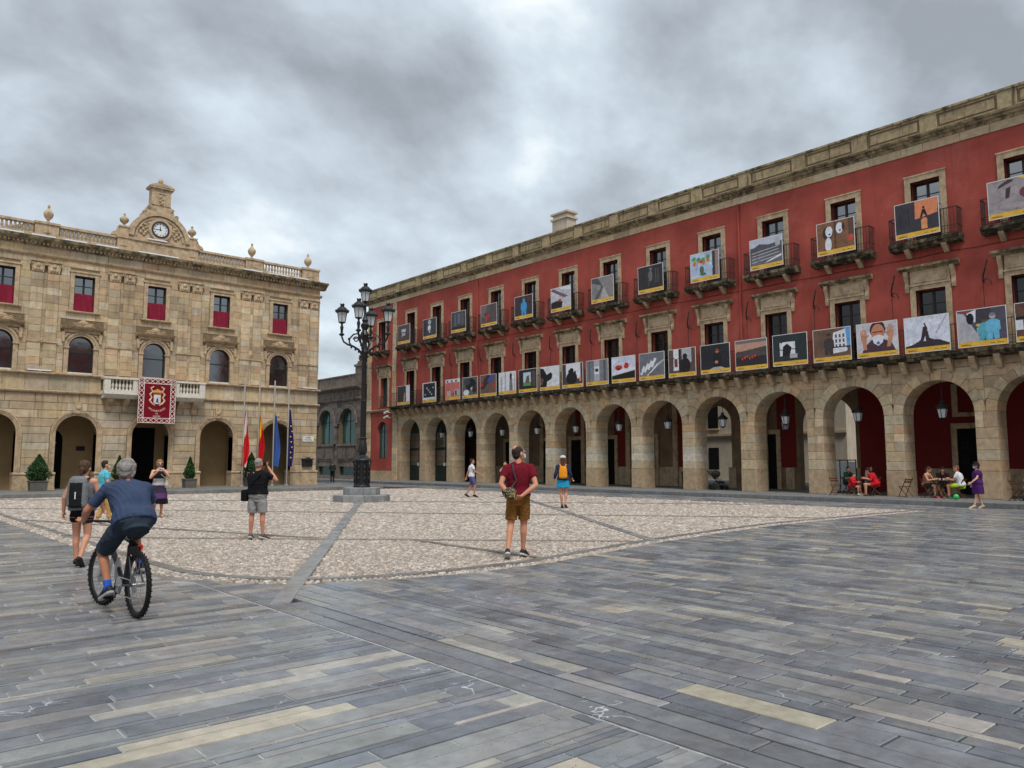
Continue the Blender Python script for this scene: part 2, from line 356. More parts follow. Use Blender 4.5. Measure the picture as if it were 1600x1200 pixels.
def pebbles(name, pts, size, parent, seed):
    g = np.random.default_rng(seed); n = len(pts)
    a = np.arange(6)*np.pi/3; base = np.zeros((12, 3)); base[:6, 0] = np.cos(a); base[:6, 1] = np.sin(a)
    base[6:, 0] = .62*np.cos(a); base[6:, 1] = .62*np.sin(a); base[6:, 2] = 1
    s1 = size*g.uniform(.42, .62, n); s2 = s1*g.uniform(.55, .9, n); rot = g.uniform(0, np.pi, n); h = g.uniform(.02, .03, n)
    V = np.zeros((n, 12, 3)); bx = base[None, :, 0]*s1[:, None]; by = base[None, :, 1]*s2[:, None]
    V[..., 0] = bx*np.cos(rot)[:, None]-by*np.sin(rot)[:, None]+pts[:, 0:1]
    V[..., 1] = bx*np.sin(rot)[:, None]+by*np.cos(rot)[:, None]+pts[:, 1:2]
    V[..., 2] = -.03+base[None, :, 2]*h[:, None]
    pal = np.array([S(190, 178, 165), S(172, 160, 147), S(156, 143, 131), S(202, 194, 184), S(143, 135, 128), S(167, 149, 137), S(182, 170, 159)])
    c = pal[g.integers(0, len(pal), n)]*g.uniform(.82, 1.15, (n, 1))
    tpl = [(i, (i+1) % 6, 6+(i+1) % 6, 6+i) for i in range(6)]+[(6, 7, 8, 9, 10, 11)]
    lo = np.array([i for f in tpl for i in f]); tot = np.array([len(f) for f in tpl])
    me = bpy.data.meshes.new(name); me.vertices.add(n*12); me.vertices.foreach_set('co', V.ravel())
    L_ = (lo[None]+12*np.arange(n)[:, None]).ravel(); me.loops.add(len(L_)); me.loops.foreach_set('vertex_index', L_)
    T_ = np.tile(tot, n); me.polygons.add(len(T_)); st = np.concatenate(([0], np.cumsum(T_)[:-1]))
    me.polygons.foreach_set('loop_start', st); me.polygons.foreach_set('loop_total', T_)
    ca = me.color_attributes.new('Col', 'FLOAT_COLOR', 'POINT'); q = np.ones((n, 12, 4), np.float32); q[..., :3] = c[:, None, :]; ca.data.foreach_set('color', q.ravel())
    me.materials.append(M['pebble']); me.update(calc_edges=True)
    o = bpy.data.objects.new(name, me); COL.objects.link(o); o.parent = parent; o['kind'] = 'stuff'; return o
g = np.random.default_rng(5)
def jgrid(s, lo, hi):
    xs = np.arange(3.8, 28.4, s); ys = np.arange(9.4, 42, s); X, Y = np.meshgrid(xs, ys); X = X+(np.arange(len(ys)) % 2)[:, None]*s/2
    X = X.ravel()+g.uniform(-.22, .22, X.size)*s; Y = Y.ravel()+g.uniform(-.22, .22, Y.size)*s
    fw = X*math.sin(R(YAW))+Y*math.cos(R(YAW)); k = (fw >= lo) & (fw < hi) & pip(X, Y, inner) & ~bdist(X, Y)
    return np.stack([X[k], Y[k]], 1)
pebbles('pebbles', jgrid(.062, 0, 19), .078, cob, 1)
pebbles('pebbles', jgrid(.1, 19, 30), .122, cob, 2)
pebbles('pebbles', jgrid(.18, 30, 99), .22, cob, 3)
# pebble ring outside the border band
ring = []
for (x0, y0), (x1, y1) in zip(BORD, BORD[1:]):
    l = math.hypot(x1-x0, y1-y0); nx, ny = -(y1-y0)/l, (x1-x0)/l
    for k in range(int(l/.075)):
        t = (k+.5)/int(l/.075)
        for w in (.05, .125, .2, .275): ring.append((x0+(x1-x0)*t-nx*-1*0+(-nx)*w*1.0, y0+(y1-y0)*t+(-ny)*w))
ring = np.array(ring); ring += g.uniform(-.014, .014, ring.shape)
pebbles('border_pebbles', ring, .085, cob, 4)
sheet('corner_bed', [(3.6, 10.85), (4.2, 10.85), (4.5, 11.4), (4.1, 12.8), (3.6, 12.8)], -.014, M['slate'], cob, col=S(128, 126, 122))
b = MB()
def offp(d):
    out = []
    for i, (x, y) in enumerate(BORD):
        x0, y0 = BORD[max(0, i-1)]; x1, y1 = BORD[min(len(BORD)-1, i+1)]; l = math.hypot(x1-x0, y1-y0)
        out.append((x+(y1-y0)/l*d, y-(x1-x0)/l*d))
    return out
o1 = offp(.36); i1 = offp(-.02)
for k in range(len(BORD)-1): b.add([(*o1[k], -.026), (*o1[k+1], -.026), (*i1[k+1], -.026), (*i1[k], -.026)], [(0, 1, 2, 3)])
b.build('ring_bed', M['mortar'], cob)
i0 = offp(-.0); i2 = offp(-.17)
for k in range(len(BORD)-1):
    (ax, ay), (bx_, by_) = i0[k], i0[k+1]; (cx, cy), (dx, dy) = i2[k], i2[k+1]
    n = max(1, int(math.hypot(bx_-ax, by_-ay)/.9))
    for j in range(n):
        t0, t1 = j/n, (j+1)/n-.006; L2 = lambda p, q, t: p+(q-p)*t
        q = MB(); q.slab([(L2(ax, bx_, t0), L2(ay, by_, t0)), (L2(ax, bx_, t1), L2(ay, by_, t1)), (L2(cx, dx, t1), L2(cy, dy, t1)), (L2(cx, dx, t0), L2(cy, dy, t0))], -.05, .003, .006, jit(S(122, 122, 122), .1, r1))
        q.build('border_stone', M['slate'], cob)
for bi, (a, c, w) in enumerate(BANDS):
    dx, dy = c[0]-a[0], c[1]-a[1]; l = math.hypot(dx, dy); dx /= l; dy /= l; n = int(l/1.1)
    for j in range(n):
        s0, s1 = l*j/n+.006, l*(j+1)/n-.004
        if l-s1 < 1.1 and bi in (0,) or (bi in (4, 5, 6) and s0 < 1.1): continue
        P = [(a[0]+dx*s+dy*e*w/2, a[1]+dy*s-dx*e*w/2) for s, e in ((s0, -1), (s1, -1), (s1, 1), (s0, 1))]
        q = MB(); q.slab(P[::-1], -.05, .0075+.0012*bi, .005, jit(S(138, 139, 140) if bi < 2 else S(150, 143, 134), .07, r1)); q.build('paving_band_stone', M['slate'], cob)
# ---- dark strip beyond the cobbles and the two raised footways
strip = sheet('kerbside_strip', [(28.2, 11.0), (31.7, 11.0), (31.7, 60), (24.2, 60), (24.2, 42), (28.2, 42)], -.03, M['grout_dark'])
b = MB(); yy = 11.2
x0s = [28.25, 28.7, 29.15, 29.65, 30.1, 30.55, 31.05, 31.55]
for k in range(7):
    yy = 11.1+r1.random()
    while yy < 58: 
        l = r1.uniform(.8, 2); b.slab([(x0s[k], yy), (x0s[k+1]-.01, yy), (x0s[k+1]-.01, yy+l-.01), (x0s[k], yy+l-.01)], -.05, r1.uniform(-.002, .002), .005, slabcol(r1, 0)); yy += l
b.build('strip_slabs', M['slate'], strip, kind='stuff')
KX, KY, KZ = 31.6, 42.2, .17
def footway(name, poly, mat): 
    b = MB(); n = len(poly); b.add([(x, y, KZ) for x, y in poly]+[(x, y, -.1) for x, y in poly], [tuple(range(n))]+[(i, i+n, (i+1) % n+n, (i+1) % n) for i in range(n)], (.2, .2, .2))
    return tag(b.build(name, mat), kind='structure')
fmat = pmat('footway_slabs', S(120, 120, 118), .75, .3, (2.5, .2), (20, .3), stain=(.8, .5, .7, S(90, 88, 84), .6), coord='World')
fw1 = footway('arcade_footway', [(KX+.3, -14), (60, -14), (60, 80), (KX+.3, 80)], fmat)
fw2 = footway('town_hall_footway', [(-10, KY+.3), (25.6, KY+.3), (25.6, 60), (-10, 60)], fmat)
y = -8.0
while y < 62:
    l = r1.uniform(1.0, 1.5); q = MB(); q.slab([(KX, y), (KX+.3, y), (KX+.3, y+l-.012), (KX, y+l-.012)], -.05, KZ+.006, .015, jit(S(118, 119, 120), .1, r1)); q.build('kerb_stone', M['kerb'], fw1); y += l
x = -9.0
while x < 25.6:
    l = r1.uniform(1.0, 1.5); q = MB(); q.slab([(x, KY), (x+l-.012, KY), (x+l-.012, KY+.3), (x, KY+.3)], -.05, KZ+.006, .015, jit(S(128, 127, 124), .1, r1)); q.build('kerb_stone', M['kerb'], fw2); x += l
# ------------------------------------------------------------------ facade tools
XR, YT = 34.9, 47.6
TR = (lambda u, d, z: (XR-d, u, z), False)      # red building: u runs along world Y, d comes out of the wall
TT = (lambda u, d, z: (u, YT-d, z), True)       # town hall: u runs along world X
def arcpts(c, z, r, a0, a1, n): return [(c+r*math.cos(R(a0+(a1-a0)*i/n)), z+r*math.sin(R(a0+(a1-a0)*i/n))) for i in range(n+1)]
def ring(b, c, z, r0, r1, d0, d1, a0=0, a1=180, n=16, col=None):
    A, B = arcpts(c, z, r0, a0, a1, n), arcpts(c, z, r1, a0, a1, n); vs = []; fs = []
    for i in range(n+1):
        vs += [(A[i][0], d0, A[i][1]), (A[i][0], d1, A[i][1]), (B[i][0], d1, B[i][1]), (B[i][0], d0, B[i][1])]
    for i in range(n):
        for k in range(4): fs.append((4*i+k, 4*i+(k+1) % 4, 4*i+4+(k+1) % 4, 4*i+4+k))
    fs += [(0, 3, 2, 1), (4*n, 4*n+1, 4*n+2, 4*n+3)]
    b.add(vs, fs, col)
def course_stones(out, z0, z1, h, U0, U1, rects, archs, d1, pal, lmin, lmax, rr, bev=.009, gap=.006):
    n = max(1, round((z1-z0)/h)); hs = [1+rr.uniform(-.15, .15) for _ in range(n)]; k = (z1-z0)/sum(hs); za = z0
    for hh in hs:
        zb = za+hh*k; iv = [(U0, U0, U1, U1)]; mid = (za+zb)/2; bl = []
        for (a, b_, c, e) in rects:
            if c < mid < e: bl.append((a, a, b_, b_))
        for (c, r, s, zb0) in archs:
            f = lambda z: (r if z <= s else math.sqrt(max(0, r*r-(z-s)**2)))
            if zb0 < mid and za < s+r-.03: bl.append((c-f(za), c-f(zb), c+f(za), c+f(zb)))
        for (la, lb, ra, rb) in bl:
            nv = []
            for (a0, a1, b0, b1) in iv:
                if (ra+rb)/2 <= (a0+a1)/2 or (la+lb)/2 >= (b0+b1)/2: nv.append((a0, a1, b0, b1)); continue
                if (la+lb)/2-(a0+a1)/2 > .05: nv.append((a0, a1, la, lb))
                if (b0+b1)/2-(ra+rb)/2 > .05: nv.append((ra, rb, b0, b1))
            iv = nv
        for (a0, a1, b0, b1) in iv:
            cut = [(a0, a1)]; L_ = min(b0, b1)-max(a0, a1); p = max(a0, a1)
            while True:
                l = rr.uniform(lmin, lmax)
                if p+l > min(b0, b1)-lmin*.6: break
                p += l; cut.append((p, p))
            cut.append((b0, b1))
            for (p0, p1), (q0, q1) in zip(cut, cut[1:]):
                if q0-p0 < .03 and q1-p1 < .03: continue
                out.append(([(p0+gap, za+gap), (q0-gap, za+gap), (q1-gap, zb-gap), (p1+gap, zb-gap)], d1+rr.uniform(-.004, .004), jit(rr.choice(pal), .1, rr), bev))
        za = zb
def emit_stones(stones, T, name, mat, parent, d0=-.06, limit=300):
    sc = []
    for st in stones:
        p = st[0]; c = (sum(q[0] for q in p)/len(p), sum(q[1] for q in p)/len(p)); w = max(q[0] for q in p)-min(q[0] for q in p); h = max(q[1] for q in p)-min(q[1] for q in p)
        sc.append((shows(T[0](c[0], 0, c[1]), w*h), st))
    sc.sort(key=lambda s: -s[0]); rest = MB(T)
    for i, (_, (p, d1, col, bev)) in enumerate(sc):
        if i < limit: q = MB(T); q.plate(p, d0, d1, bev, col); q.build(name, mat, parent)
        else: rest.plate(p, d0, d1, bev, col)
    if len(sc) > limit: rest.build(name+'s', mat, parent, kind='stuff')
def backing(b, z0, z1, U0, U1, rects, archs, d0, d1):
    zs = {z0, z1}
    for r_ in rects: zs |= {min(max(r_[2], z0), z1), min(max(r_[3], z0), z1)}
    for (c, r, s, zb) in archs: zs |= {max(zb, z0), s}|{s+r*math.sin(R(a)) for a in range(9, 91, 9)}
    zs = sorted(z for z in zs if z0 <= z <= z1); 
    for za, zb in zip(zs, zs[1:]):
        if zb-za < 1e-4: continue
        mid = (za+zb)/2; bl = []
        for (a, e, c, f) in rects:
            if c < mid < f: bl.append((a, e, a, e))
        for (c, r, s, q) in archs:
            if q < mid < s+r:
                w = lambda z: r if z <= s else math.sqrt(max(0, r*r-(z-s)**2)); bl.append((c-w(za), c+w(za), c-w(zb), c+w(zb)))
        bl.sort(); p0 = p1 = U0
        for (a0, b0, a1, b1) in bl+[(U1, U1, U1, U1)]:
            if a0-p0 > .001 or a1-p1 > .001:
                b.hexa([(p0, d0, za), (a0, d0, za), (a0, d1, za), (p0, d1, za), (p1, d0, zb), (a1, d0, zb), (a1, d1, zb), (p1, d1, zb)])
            p0, p1 = b0, b1
PC = {}
def pane(T, key, w, h, parent, u, d, z, mat, name='pane'):
    k = (key, round(w, 3), round(h, 3), mat.name)
    if k not in PC:
        b = MB(T); b.box(-w/2, w/2, -.006, .006, -h/2, h/2); bx, by, bz = T[0](0, 0, 0)
        PC[k] = b.mesh('pane', mat, (bx, by, bz))
    return inst(name, PC[k], parent, T[0](u, d, z))
def casement(T, key, root, u, z0, z1, w, d, rows, fm, gm, mid=.09, bar=.035, fr=.06, blank=()):
    """double casement: frame part with panes as sub-parts"""
    b = MB(T); dd = .05
    b.box(u-w/2, u-w/2+fr, d-dd, d, z0, z1); b.box(u+w/2-fr, u+w/2, d-dd, d, z0, z1); b.box(u-w/2+fr, u+w/2-fr, d-dd, d, z1-fr, z1); b.box(u-w/2+fr, u+w/2-fr, d-dd, d, z0, z0+fr)
    b.box(u-mid/2, u+mid/2, d-dd, d+.01, z0+fr, z1-fr); hh = (z1-z0-2*fr)/rows
    for i in range(1, rows):
        zz = z0+fr+hh*i; b.box(u-w/2+fr, u-mid/2, d-dd, d-.005, zz-bar/2, zz+bar/2); b.box(u+mid/2, u+w/2-fr, d-dd, d-.005, zz-bar/2, zz+bar/2)
    o = b.build('window', fm, root); pw = w/2-fr-mid/2
    for i in range(rows):
        for s in (-1, 1): pane(T, key, pw, hh-bar, o, u+s*(mid/2+pw/2), d-.03, z0+fr+hh*(i+.5), gm)
    return o
# ------------------------------------------------------------------ town hall
M['porch'] = pmat('porch_plaster', S(180, 154, 114), .9, .15, (1.2, .12), (40, .3), coord='World')
th = empty('town_hall', (13.63, YT, .17), 'three-storey golden stone town hall with clock gable and roof balustrade', 'town hall')
TU0, TU1 = 3.2, 24.08; BAYS = [5.99, 9.81, 13.63, 17.45, 21.27]
PAL = [S(194, 171, 136), S(187, 166, 136), S(182, 161, 132), S(203, 184, 153), S(168, 148, 122), S(190, 162, 130), S(195, 180, 156), S(180, 164, 140)]
rt = random.Random(3)
g_arch = [(c, 1.0, 3.18, .17) for c in BAYS]; m_arch = [(c, .62, 7.94, 6.5) for c in BAYS]; u_rect = [(c-.51, c+.51, 9.93, 11.93) for c in BAYS]
b = MB(TT); backing(b, .17, 5.35, TU0, TU1, [], g_arch, -.7, -.02); b.build('ground_storey_wall', M['mortar'], th)
b = MB(TT); backing(b, 5.35, 13.3, TU0, TU1, u_rect, m_arch, -.45, -.02); b.build('upper_wall', M['mortar'], th)
b = MB(TT); b.box(TU0, TU1, -14, -.46, 5.1, 13.6); b.box(TU0, TU1, -14, -2.4, .1, 5.05); b.box(TU0, TU0+.6, -2.4, -.71, .1, 5.05); b.box(TU1-.6, TU1, -2.4, -.71, .1, 5.05); b.box(TU0+.61, TU1-.61, -2.39, -.705, 4.7, 5.05)
b.build('main_block', M['mortar'], th)
b = MB(TT); b.box(TU0+.61, TU1-.61, -2.395, -2.345, .17, 4.69); b.build('porch_wall', M['porch'], th)
# arcade inside: side piers, doorways
for c in (7.9, 11.72, 15.54, 19.36): b = MB(TT); b.box(c-.45, c+.45, -2.39, -.71, .17, 4.69); b.build('porch_pier', M['porch'], th)
for c in BAYS:
    q = MB(TT); q.prism([(c-1.4, .2), (c-.2 if c != 13.63 else c+.9, .2)]+(arcpts(c-.8, 2.9, .6, 0, 180, 8) if c != 13.63 else [(c+.9, 3.7), (c-1.4, 3.7)]), -2.34, -2.3); q.build('inner_doorway', M['dark'], th)
st = []
rects_u = [(c-.73, c+.73, 9.8, 12.22) for c in BAYS]; arch_m = [(c, .86, 7.94, 6.4) for c in BAYS]
pil = []
for c in (7.9, 11.72, 15.54, 19.36, 23.27): pil += [(c-.70, c-.06), (c+.06, c+.70)]
pil += [(TU0+.05, TU0+.69)]
ped = [(c-1.06, c+1.06, 8.78, 9.5) for c in BAYS]
course_stones(st, 6.42, 11.86, .39, TU0, TU1, rects_u+ped, arch_m, .0, PAL, .45, .95, rt)
course_stones(st, 11.86, 12.72, .43, TU0, TU1, rects_u+[(c-.74, c+.74, 11.8, 12.5) for c in (7.9, 11.72, 15.54, 19.36, 23.27)], [], .0, PAL, .5, 1.1, rt)
course_stones(st, 12.86, 13.3, .44, TU0, TU1, [], [], .0, PAL, .7, 1.3, rt)
course_stones(st, 5.5, 6.3, .8, TU0, TU1, [(10.9, 16.36, 5, 6.5)], [], .0, PAL, .6, 1.3, rt)
course_stones(st, 1.12, 5.32, .42, TU0, TU1, [], [(c, 1.27, 3.18, 1.0) for c in BAYS], .03, PAL[:4]+PAL[6:], .8, 1.5, rt, .022, .008)
for (a, e) in pil:      # pilaster blocks stand proud
    course_stones(st, 6.5, 8.06, .39, a, e, [], [], .075, PAL, .7, .9, rt)
    course_stones(st, 8.14, 11.84, .4, a+.03, e-.03, [], [], .075, PAL, .7, .9, rt)
emit_stones(st, TT, 'ashlar_block', M['ashlar'], th)
b = MB(TT)                # ledges, string courses and pilaster bands
b.prof([(0, 6.30), (.16, 6.34), (.2, 6.38), (.2, 6.43), (.02, 6.47), (-.05, 6.47), (-.05, 6.3)], TU0-.12, TU1+.12)
b.prof([(0, 5.32), (.10, 5.34), (.16, 5.39), (.18, 5.45), (.02, 5.5), (-.05, 5.5), (-.05, 5.32)], TU0-.1, TU1+.1)
b.build('string_course', M['trim'], th)
b = MB(TT); b.prof([(0, 12.7), (.06, 12.72), (.12, 12.79), (.14, 12.86), (.0, 12.9), (-.05, 12.9), (-.05, 12.7)], TU0-.1, TU1+.1); b.build('architrave', M['trim'], th)
b = MB(TT); b.prof([(-.3, 13.28), (.1, 13.28), (.13, 13.42), (.26, 13.46), (.28, 13.52), (.42, 13.56), (.45, 13.62), (.48, 13.7), (.1, 13.76), (-.3, 13.76)], TU0-.42, TU1+.4); b.build('cornice', M['mossy'], th)
b = MB(TT)
for i in range(int((TU1-TU0)/.2)): u = TU0+.1+i*.2; b.box(u-.05, u+.05, .1, .22, 13.34, 13.44)
b.build('dentils', M['trim'], th, kind='stuff')
for (a, e) in pil:
    b = MB(TT); b.box(a-.03, e+.03, -.02, .12, 8.05, 8.14); b.build('pilaster_band', M['trim'], th)
    b = MB(TT); c = (a+e)/2; w = (e-a)/2
    b.prism([(a+.05, 11.86), (e-.05, 11.86), (e+.02, 12.4), (a-.02, 12.4)], -.02, .1); b.box(a-.05, e+.05, -.02, .16, 12.42, 12.5)
    for s in (-1, 1):
        b.tube([(c+s*(w-.02)+s*.10*math.sin(t)*(1-t/9), .12, 12.31+.1*math.cos(t)*(1-t/9)) for t in [k*.7 for k in range(10)]], .03, 5)
        b.ball((c+s*.14, .1, 12.0), (.09, .06, .12), 8, 5)
    b.ball((c, .12, 12.22), (.1, .07, .13), 8, 5); b.ball((c, .1, 12.0), (.07, .07, .1), 8, 5)
    b.build('capital', M['trim'], th, smooth=True)
# windows
def drape(T, u, z0, z1, w, d, label, seed):
    q = random.Random(seed); b = MB(T); nx, nz = 22, 8; vs = []; fs = []
    ph = [q.uniform(0, 6) for _ in range(4)]
    for j in range(nz+1):
        for i in range(nx+1):
            s = i/nx; t = j/nz; x = u-w/2+w*s*(1)+.02*math.sin(3*s+ph[0])*(1-t)
            y = d+.035*math.sin(9*s+ph[1]+t*1.2)*(.3+.7*(1-t))+.024*math.sin(23*s+ph[2]+1.5*t)+.03*math.sin(15*s+4*t+ph[3])
            vs.append((x, y, z0+(z1-z0)*t-.05*(1-t)*math.sin(math.pi*s)*(.4+.3*math.sin(ph[0]))))
    for j in range(nz):
        for i in range(nx): a = j*(nx+1)+i; fs.append((a, a+1, a+nx+2, a+nx+1))
    n = len(vs); vs += [(x, y-.012, z) for x, y, z in vs]; fs += [tuple(n+k for k in f[::-1]) for f in fs]
    b.add(vs, fs, S(134, 38, 58)); o = b.build('window_drape', M['cloth'], None, smooth=True, angle=80)
    return tag(o, label, 'drape', 'crimson drapes in the town hall windows')
names = ['at the left edge of the town hall', 'left of the clock, below the roof urn', 'straight under the clock', 'between clock and roof corner', 'nearest the town hall roof corner']
for i, c in enumerate(BAYS):
    casement(TT, 't', th, c, 9.93, 11.93, 1.02, -.22, 4, M['frame_dark'], M['glass'], .1, .045, .07)
    b = MB(TT); zs = 9.93
    b.box(c-.72, c-.51, -.1, .05, 9.93, 12.1); b.box(c+.51, c+.72, -.1, .05, 9.93, 12.1); b.box(c-.78, c+.78, -.1, .09, 12.1, 12.2); b.box(c-.51, c+.51, -.1, .048, 11.93, 12.1)
    b.build('window_surround', M['trim'], th)
    b = MB(TT); b.prof([(-.2, 9.83), (.1, 9.83), (.16, 9.88), (.16, 9.94), (-.2, 9.94)], c-.84, c+.84); b.build('window_sill', M['trim'], th)
    drape(TT, c, 9.97, 10.95, 1.0, -.08, 'crimson drape in the square window '+names[i], i+1)
    # arched window of the middle storey
    b = MB(TT); ring(b, c, 7.94, .56, .62, -.26, -.18); b.box(c-.62, c-.56, -.26, -.18, 6.5, 7.94); b.box(c+.56, c+.62, -.26, -.18, 6.5, 7.94); b.box(c-.56, c+.56, -.26, -.17, 7.62, 7.67)
    w = b.build('arched_window', M['frame_dark'], th)
    b = MB(TT); b.prism([(c-.56, 6.5), (c+.56, 6.5)]+arcpts(c, 7.94, .56, 0, 180, 14), -.235, -.225); b.build('pane', M['glass'], w)
    b = MB(TT); b.box(c-.6, c+.6, -.3, .02, 6.475, 6.55); b.build('sill', M['white_stone'], w)
    b = MB(TT); ring(b, c, 7.94, .62, .74, -.1, .04, n=20); ring(b, c, 7.94, .74, .84, -.1, .08, n=20)
    for s in (-1, 1):
        a0, a1 = sorted((c+s*.62, c+s*.84)); b.box(a0, a1, -.1, .05, 6.47, 7.86); b.box(a0-.03, a1+.03, -.1, .1, 7.86, 7.94)
        for k in range(5): b.ball((c+s*(.68+.05*k), .05, 8.62-.06*k+.03*(k % 2)), (.07, .05, .06), 7, 5)
    b.build('arch_surround', M['trim'], th, smooth=True, angle=35)
    b = MB(TT); b.box(c-.92, c+.92, -.05, .05, 8.74, 8.9); b.prof([(-.05, 8.9), (.1, 8.92), (.3, 9.0), (.34, 9.07), (.0, 9.12), (-.05, 9.12)], c-1.05, c+1.05)
    b.prism([(c-.62, 9.1), (c+.62, 9.1), (c+.35, 9.24), (c+.12, 9.42), (c, 9.47), (c-.12, 9.42), (c-.35, 9.24)], -.03, .16)
    b.ball((c, .17, 9.28), (.12, .06, .13), 8, 6)
    for s in (-1, 1):
        b.tube([(c+s*(.42+.09*math.cos(t)*(1-t/12)), .16, 9.2+.08*math.sin(t)*(1-t/12)) for t in [k*.7 for k in range(11)]], .03, 5)
        b.tube([(c+s*(.2+.07*math.cos(t)), .16, 9.24+.07*math.sin(t)) for t in [k*.8 for k in range(9)]], .025, 5)
        b.prism([(c+s*.86, 8.2), (c+s*.98, 8.2), (c+s*1.0, 8.74), (c+s*.84, 8.74)], -.03, .12)
    b.build('window_pediment', M['trim'], th, smooth=True, angle=35)
    # ground floor arch mouldings and keystone
    b = MB(TT)
    for r0, r1_, dp in ((1.0, 1.08, .02), (1.08, 1.17, .05), (1.17, 1.26, .085)):
        ring(b, c, 3.18, r0, r1_, -.68, dp, n=24)
        for s in (-1, 1): a0, a1 = sorted((c+s*r0, c+s*r1_)); b.box(a0, a1, -.68, dp, 1.12, 3.18)
    b.build('arch_moulding', M['trim'], th, smooth=True, angle=35)
    b = MB(TT); b.prism([(c-.12, 4.3), (c+.12, 4.3), (c+.17, 4.9), (c-.17, 4.9)], 0, .14); b.ball((c, .12, 4.6), (.13, .08, .14), 8, 6); b.build('keystone', M['trim'], th, smooth=True, angle=35)
eds = [TU0]+[x for c in BAYS for x in (c-1.0, c+1.0)]+[TU1]
for a, e in zip(eds[::2], eds[1::2]):
    b = MB(TT); b.box(a-.04, e+.06, -.7, .09, .17, .95); b.prof([(-.7, .95), (.09, .95), (.13, 1.0), (.13, 1.06), (.04, 1.11), (-.7, 1.11)], a-.06, e+.08); b.box(a-.06, e+.08, -.72, .13, .17, .3)
    b.build('pier_plinth', M['trim'], th)
# central balcony
b = MB(TT); b.box(10.9, 16.36, -.05, .82, 5.42, 5.52); b.prof([(0, 5.2), (.6, 5.2), (.7, 5.28), (.78, 5.36), (.84, 5.42), (0, 5.42)], 10.92, 16.34); b.build('balcony_floor', M['white_stone'], th)
b = MB(TT)
for c in (11.05, 16.21): b.box(c-.16, c+.16, .5, .8, 5.52, 6.28)
for c in (12.5, 14.76): b.box(c-.13, c+.13, .51, .8, 5.525, 6.255)
b.box(10.9, 11.15, -.02, .5, 5.52, 5.62); b.box(16.11, 16.36, -.02, .5, 5.52, 5.62); b.box(11.21, 16.05, .53, .78, 5.521, 5.66)
b.box(10.86, 16.4, .46, .84, 6.26, 6.36); b.box(10.86, 11.16, 0, .455, 6.26, 6.36); b.box(16.1, 16.4, 0, .455, 6.26, 6.36); b.build('balcony_rail', M['white_stone'], th)
bal = [(.06, 0), (.06, .05), (.035, .08), (.07, .2), (.075, .27), (.03, .42), (.03, .48), (.055, .52), (.055, .6)]
b = MB(); b.lathe([(r, z) for r, z in bal], n=10); balm = b.mesh('baluster', M['white_stone'], smooth=True, angle=50)
for i in range(26):
    u = 11.34+i*(16.02-11.24)/26
    if min(abs(u-12.5), abs(u-14.76)) > .17: inst('balcony_baluster', balm, th, TT[0](u, .65, 5.66))
for c in (11.3, 12.15, 15.11, 15.96):
    b = MB(TT); b.prof([(0, 4.45), (.12, 4.45), (.2, 4.6), (.2, 4.75), (.55, 5.05), (.6, 5.2), (0, 5.2)], c-.14, c+.14); b.build('balcony_corbel', M['trim'], th)
# roof balustrade
urns = [7.89, 19.31, 23.2, 4.05]; peds = [(7.27, 8.4), (18.9, 20.0), (22.75, TU1-.12), (TU0+.12, 4.5), (11.35, 12.05), (15.2, 15.9)]
for a, e in peds:
    hz = 14.62; b = MB(TT); b.box(a, e, -.35, .02, 13.74, hz); b.box(a-.05, e+.05, -.4, .08, hz-.1, hz+.02); b.box(a-.05, e+.05, -.4, .06, 13.741, 13.88)
    b.box((a+e)/2-.18, (a+e)/2+.18, .02, .05, 14.05, 14.4); b.build('parapet_pedestal', M['trim'], th)
pb = MB(); pb.lathe([(.07, 0), (.07, .05), (.045, .08), (.085, .2), (.05, .38), (.045, .42), (.07, .46), (.07, .52)], n=8); pbm = pb.mesh('baluster', M['trim'], smooth=True, angle=50)
for a, e in ((4.5, 7.27), (8.4, 11.35), (15.9, 18.9), (20.0, 22.75)):
    b = MB(TT); b.box(a, e, -.32, .0, 13.74, 13.95); b.box(a, e, -.3, -.02, 14.47, 14.6); b.build('balustrade_rail', M['trim'], th)
    n = int((e-a)/.19)
    for i in range(n): inst('baluster', pbm, th, TT[0](a+(e-a)*(i+.5)/n, -.16, 13.95))
b = MB(TT); b.box(TU0+.3, TU1-.3, -13, -1.6, 13.6, 13.9); b.prism([(TU0+1, 13.9), (TU1-1, 13.9), (TU1-4, 15.0), (TU0+4, 15.0)], -12, -2.2); b.build('roof', pmat('grey_roof', S(150, 150, 148), .6), th)
for i in range(3):
    b = MB(TT); b.tube([(TU0, -.5, 14.68+.0*i), (TU1-.1, -.5, 14.68)], .02, 5) if i == 0 else None
    if i == 0: b.build('roof_cable', M['rail'], th)
urn = [(.12, 0), (.16, .03), (.07, .12), (.07, .18), (.2, .34), (.25, .48), (.24, .6), (.15, .72), (.09, .8), (.05, .84), (.06, .9), (.075, .95), (.05, 1.02), (.03, 1.06)]
b = MB(); b.lathe(urn, n=14); um = b.mesh('urn', M['trim'], smooth=True, angle=50)
for u in urns: inst('roof_urn', um, th, TT[0](u, -.17, 14.62))
b = MB(); b.lathe([(r*1.0, z*.74) for r, z in urn], n=14); um2 = b.mesh('urn', M['trim'], smooth=True, angle=50)
for u in (11.7, 15.53):
    b = MB(TT); b.box(u-.24, u+.24, -.4, .02, 14.641, 15.18); b.box(u-.29, u+.29, -.45, .06, 15.16, 15.25); s = 1 if u > 13 else -1
    b.prism([(u+s*.24, 14.641), (u+s*.7, 14.641), (u+s*.62, 14.8), (u+s*.42, 14.9), (u+s*.34, 15.1), (u+s*.24, 15.16)], -.3, -.04)
    b.build('gable_pedestal', M['trim'], th); inst('gable_urn', um2, th, TT[0](u, -.17, 15.25))
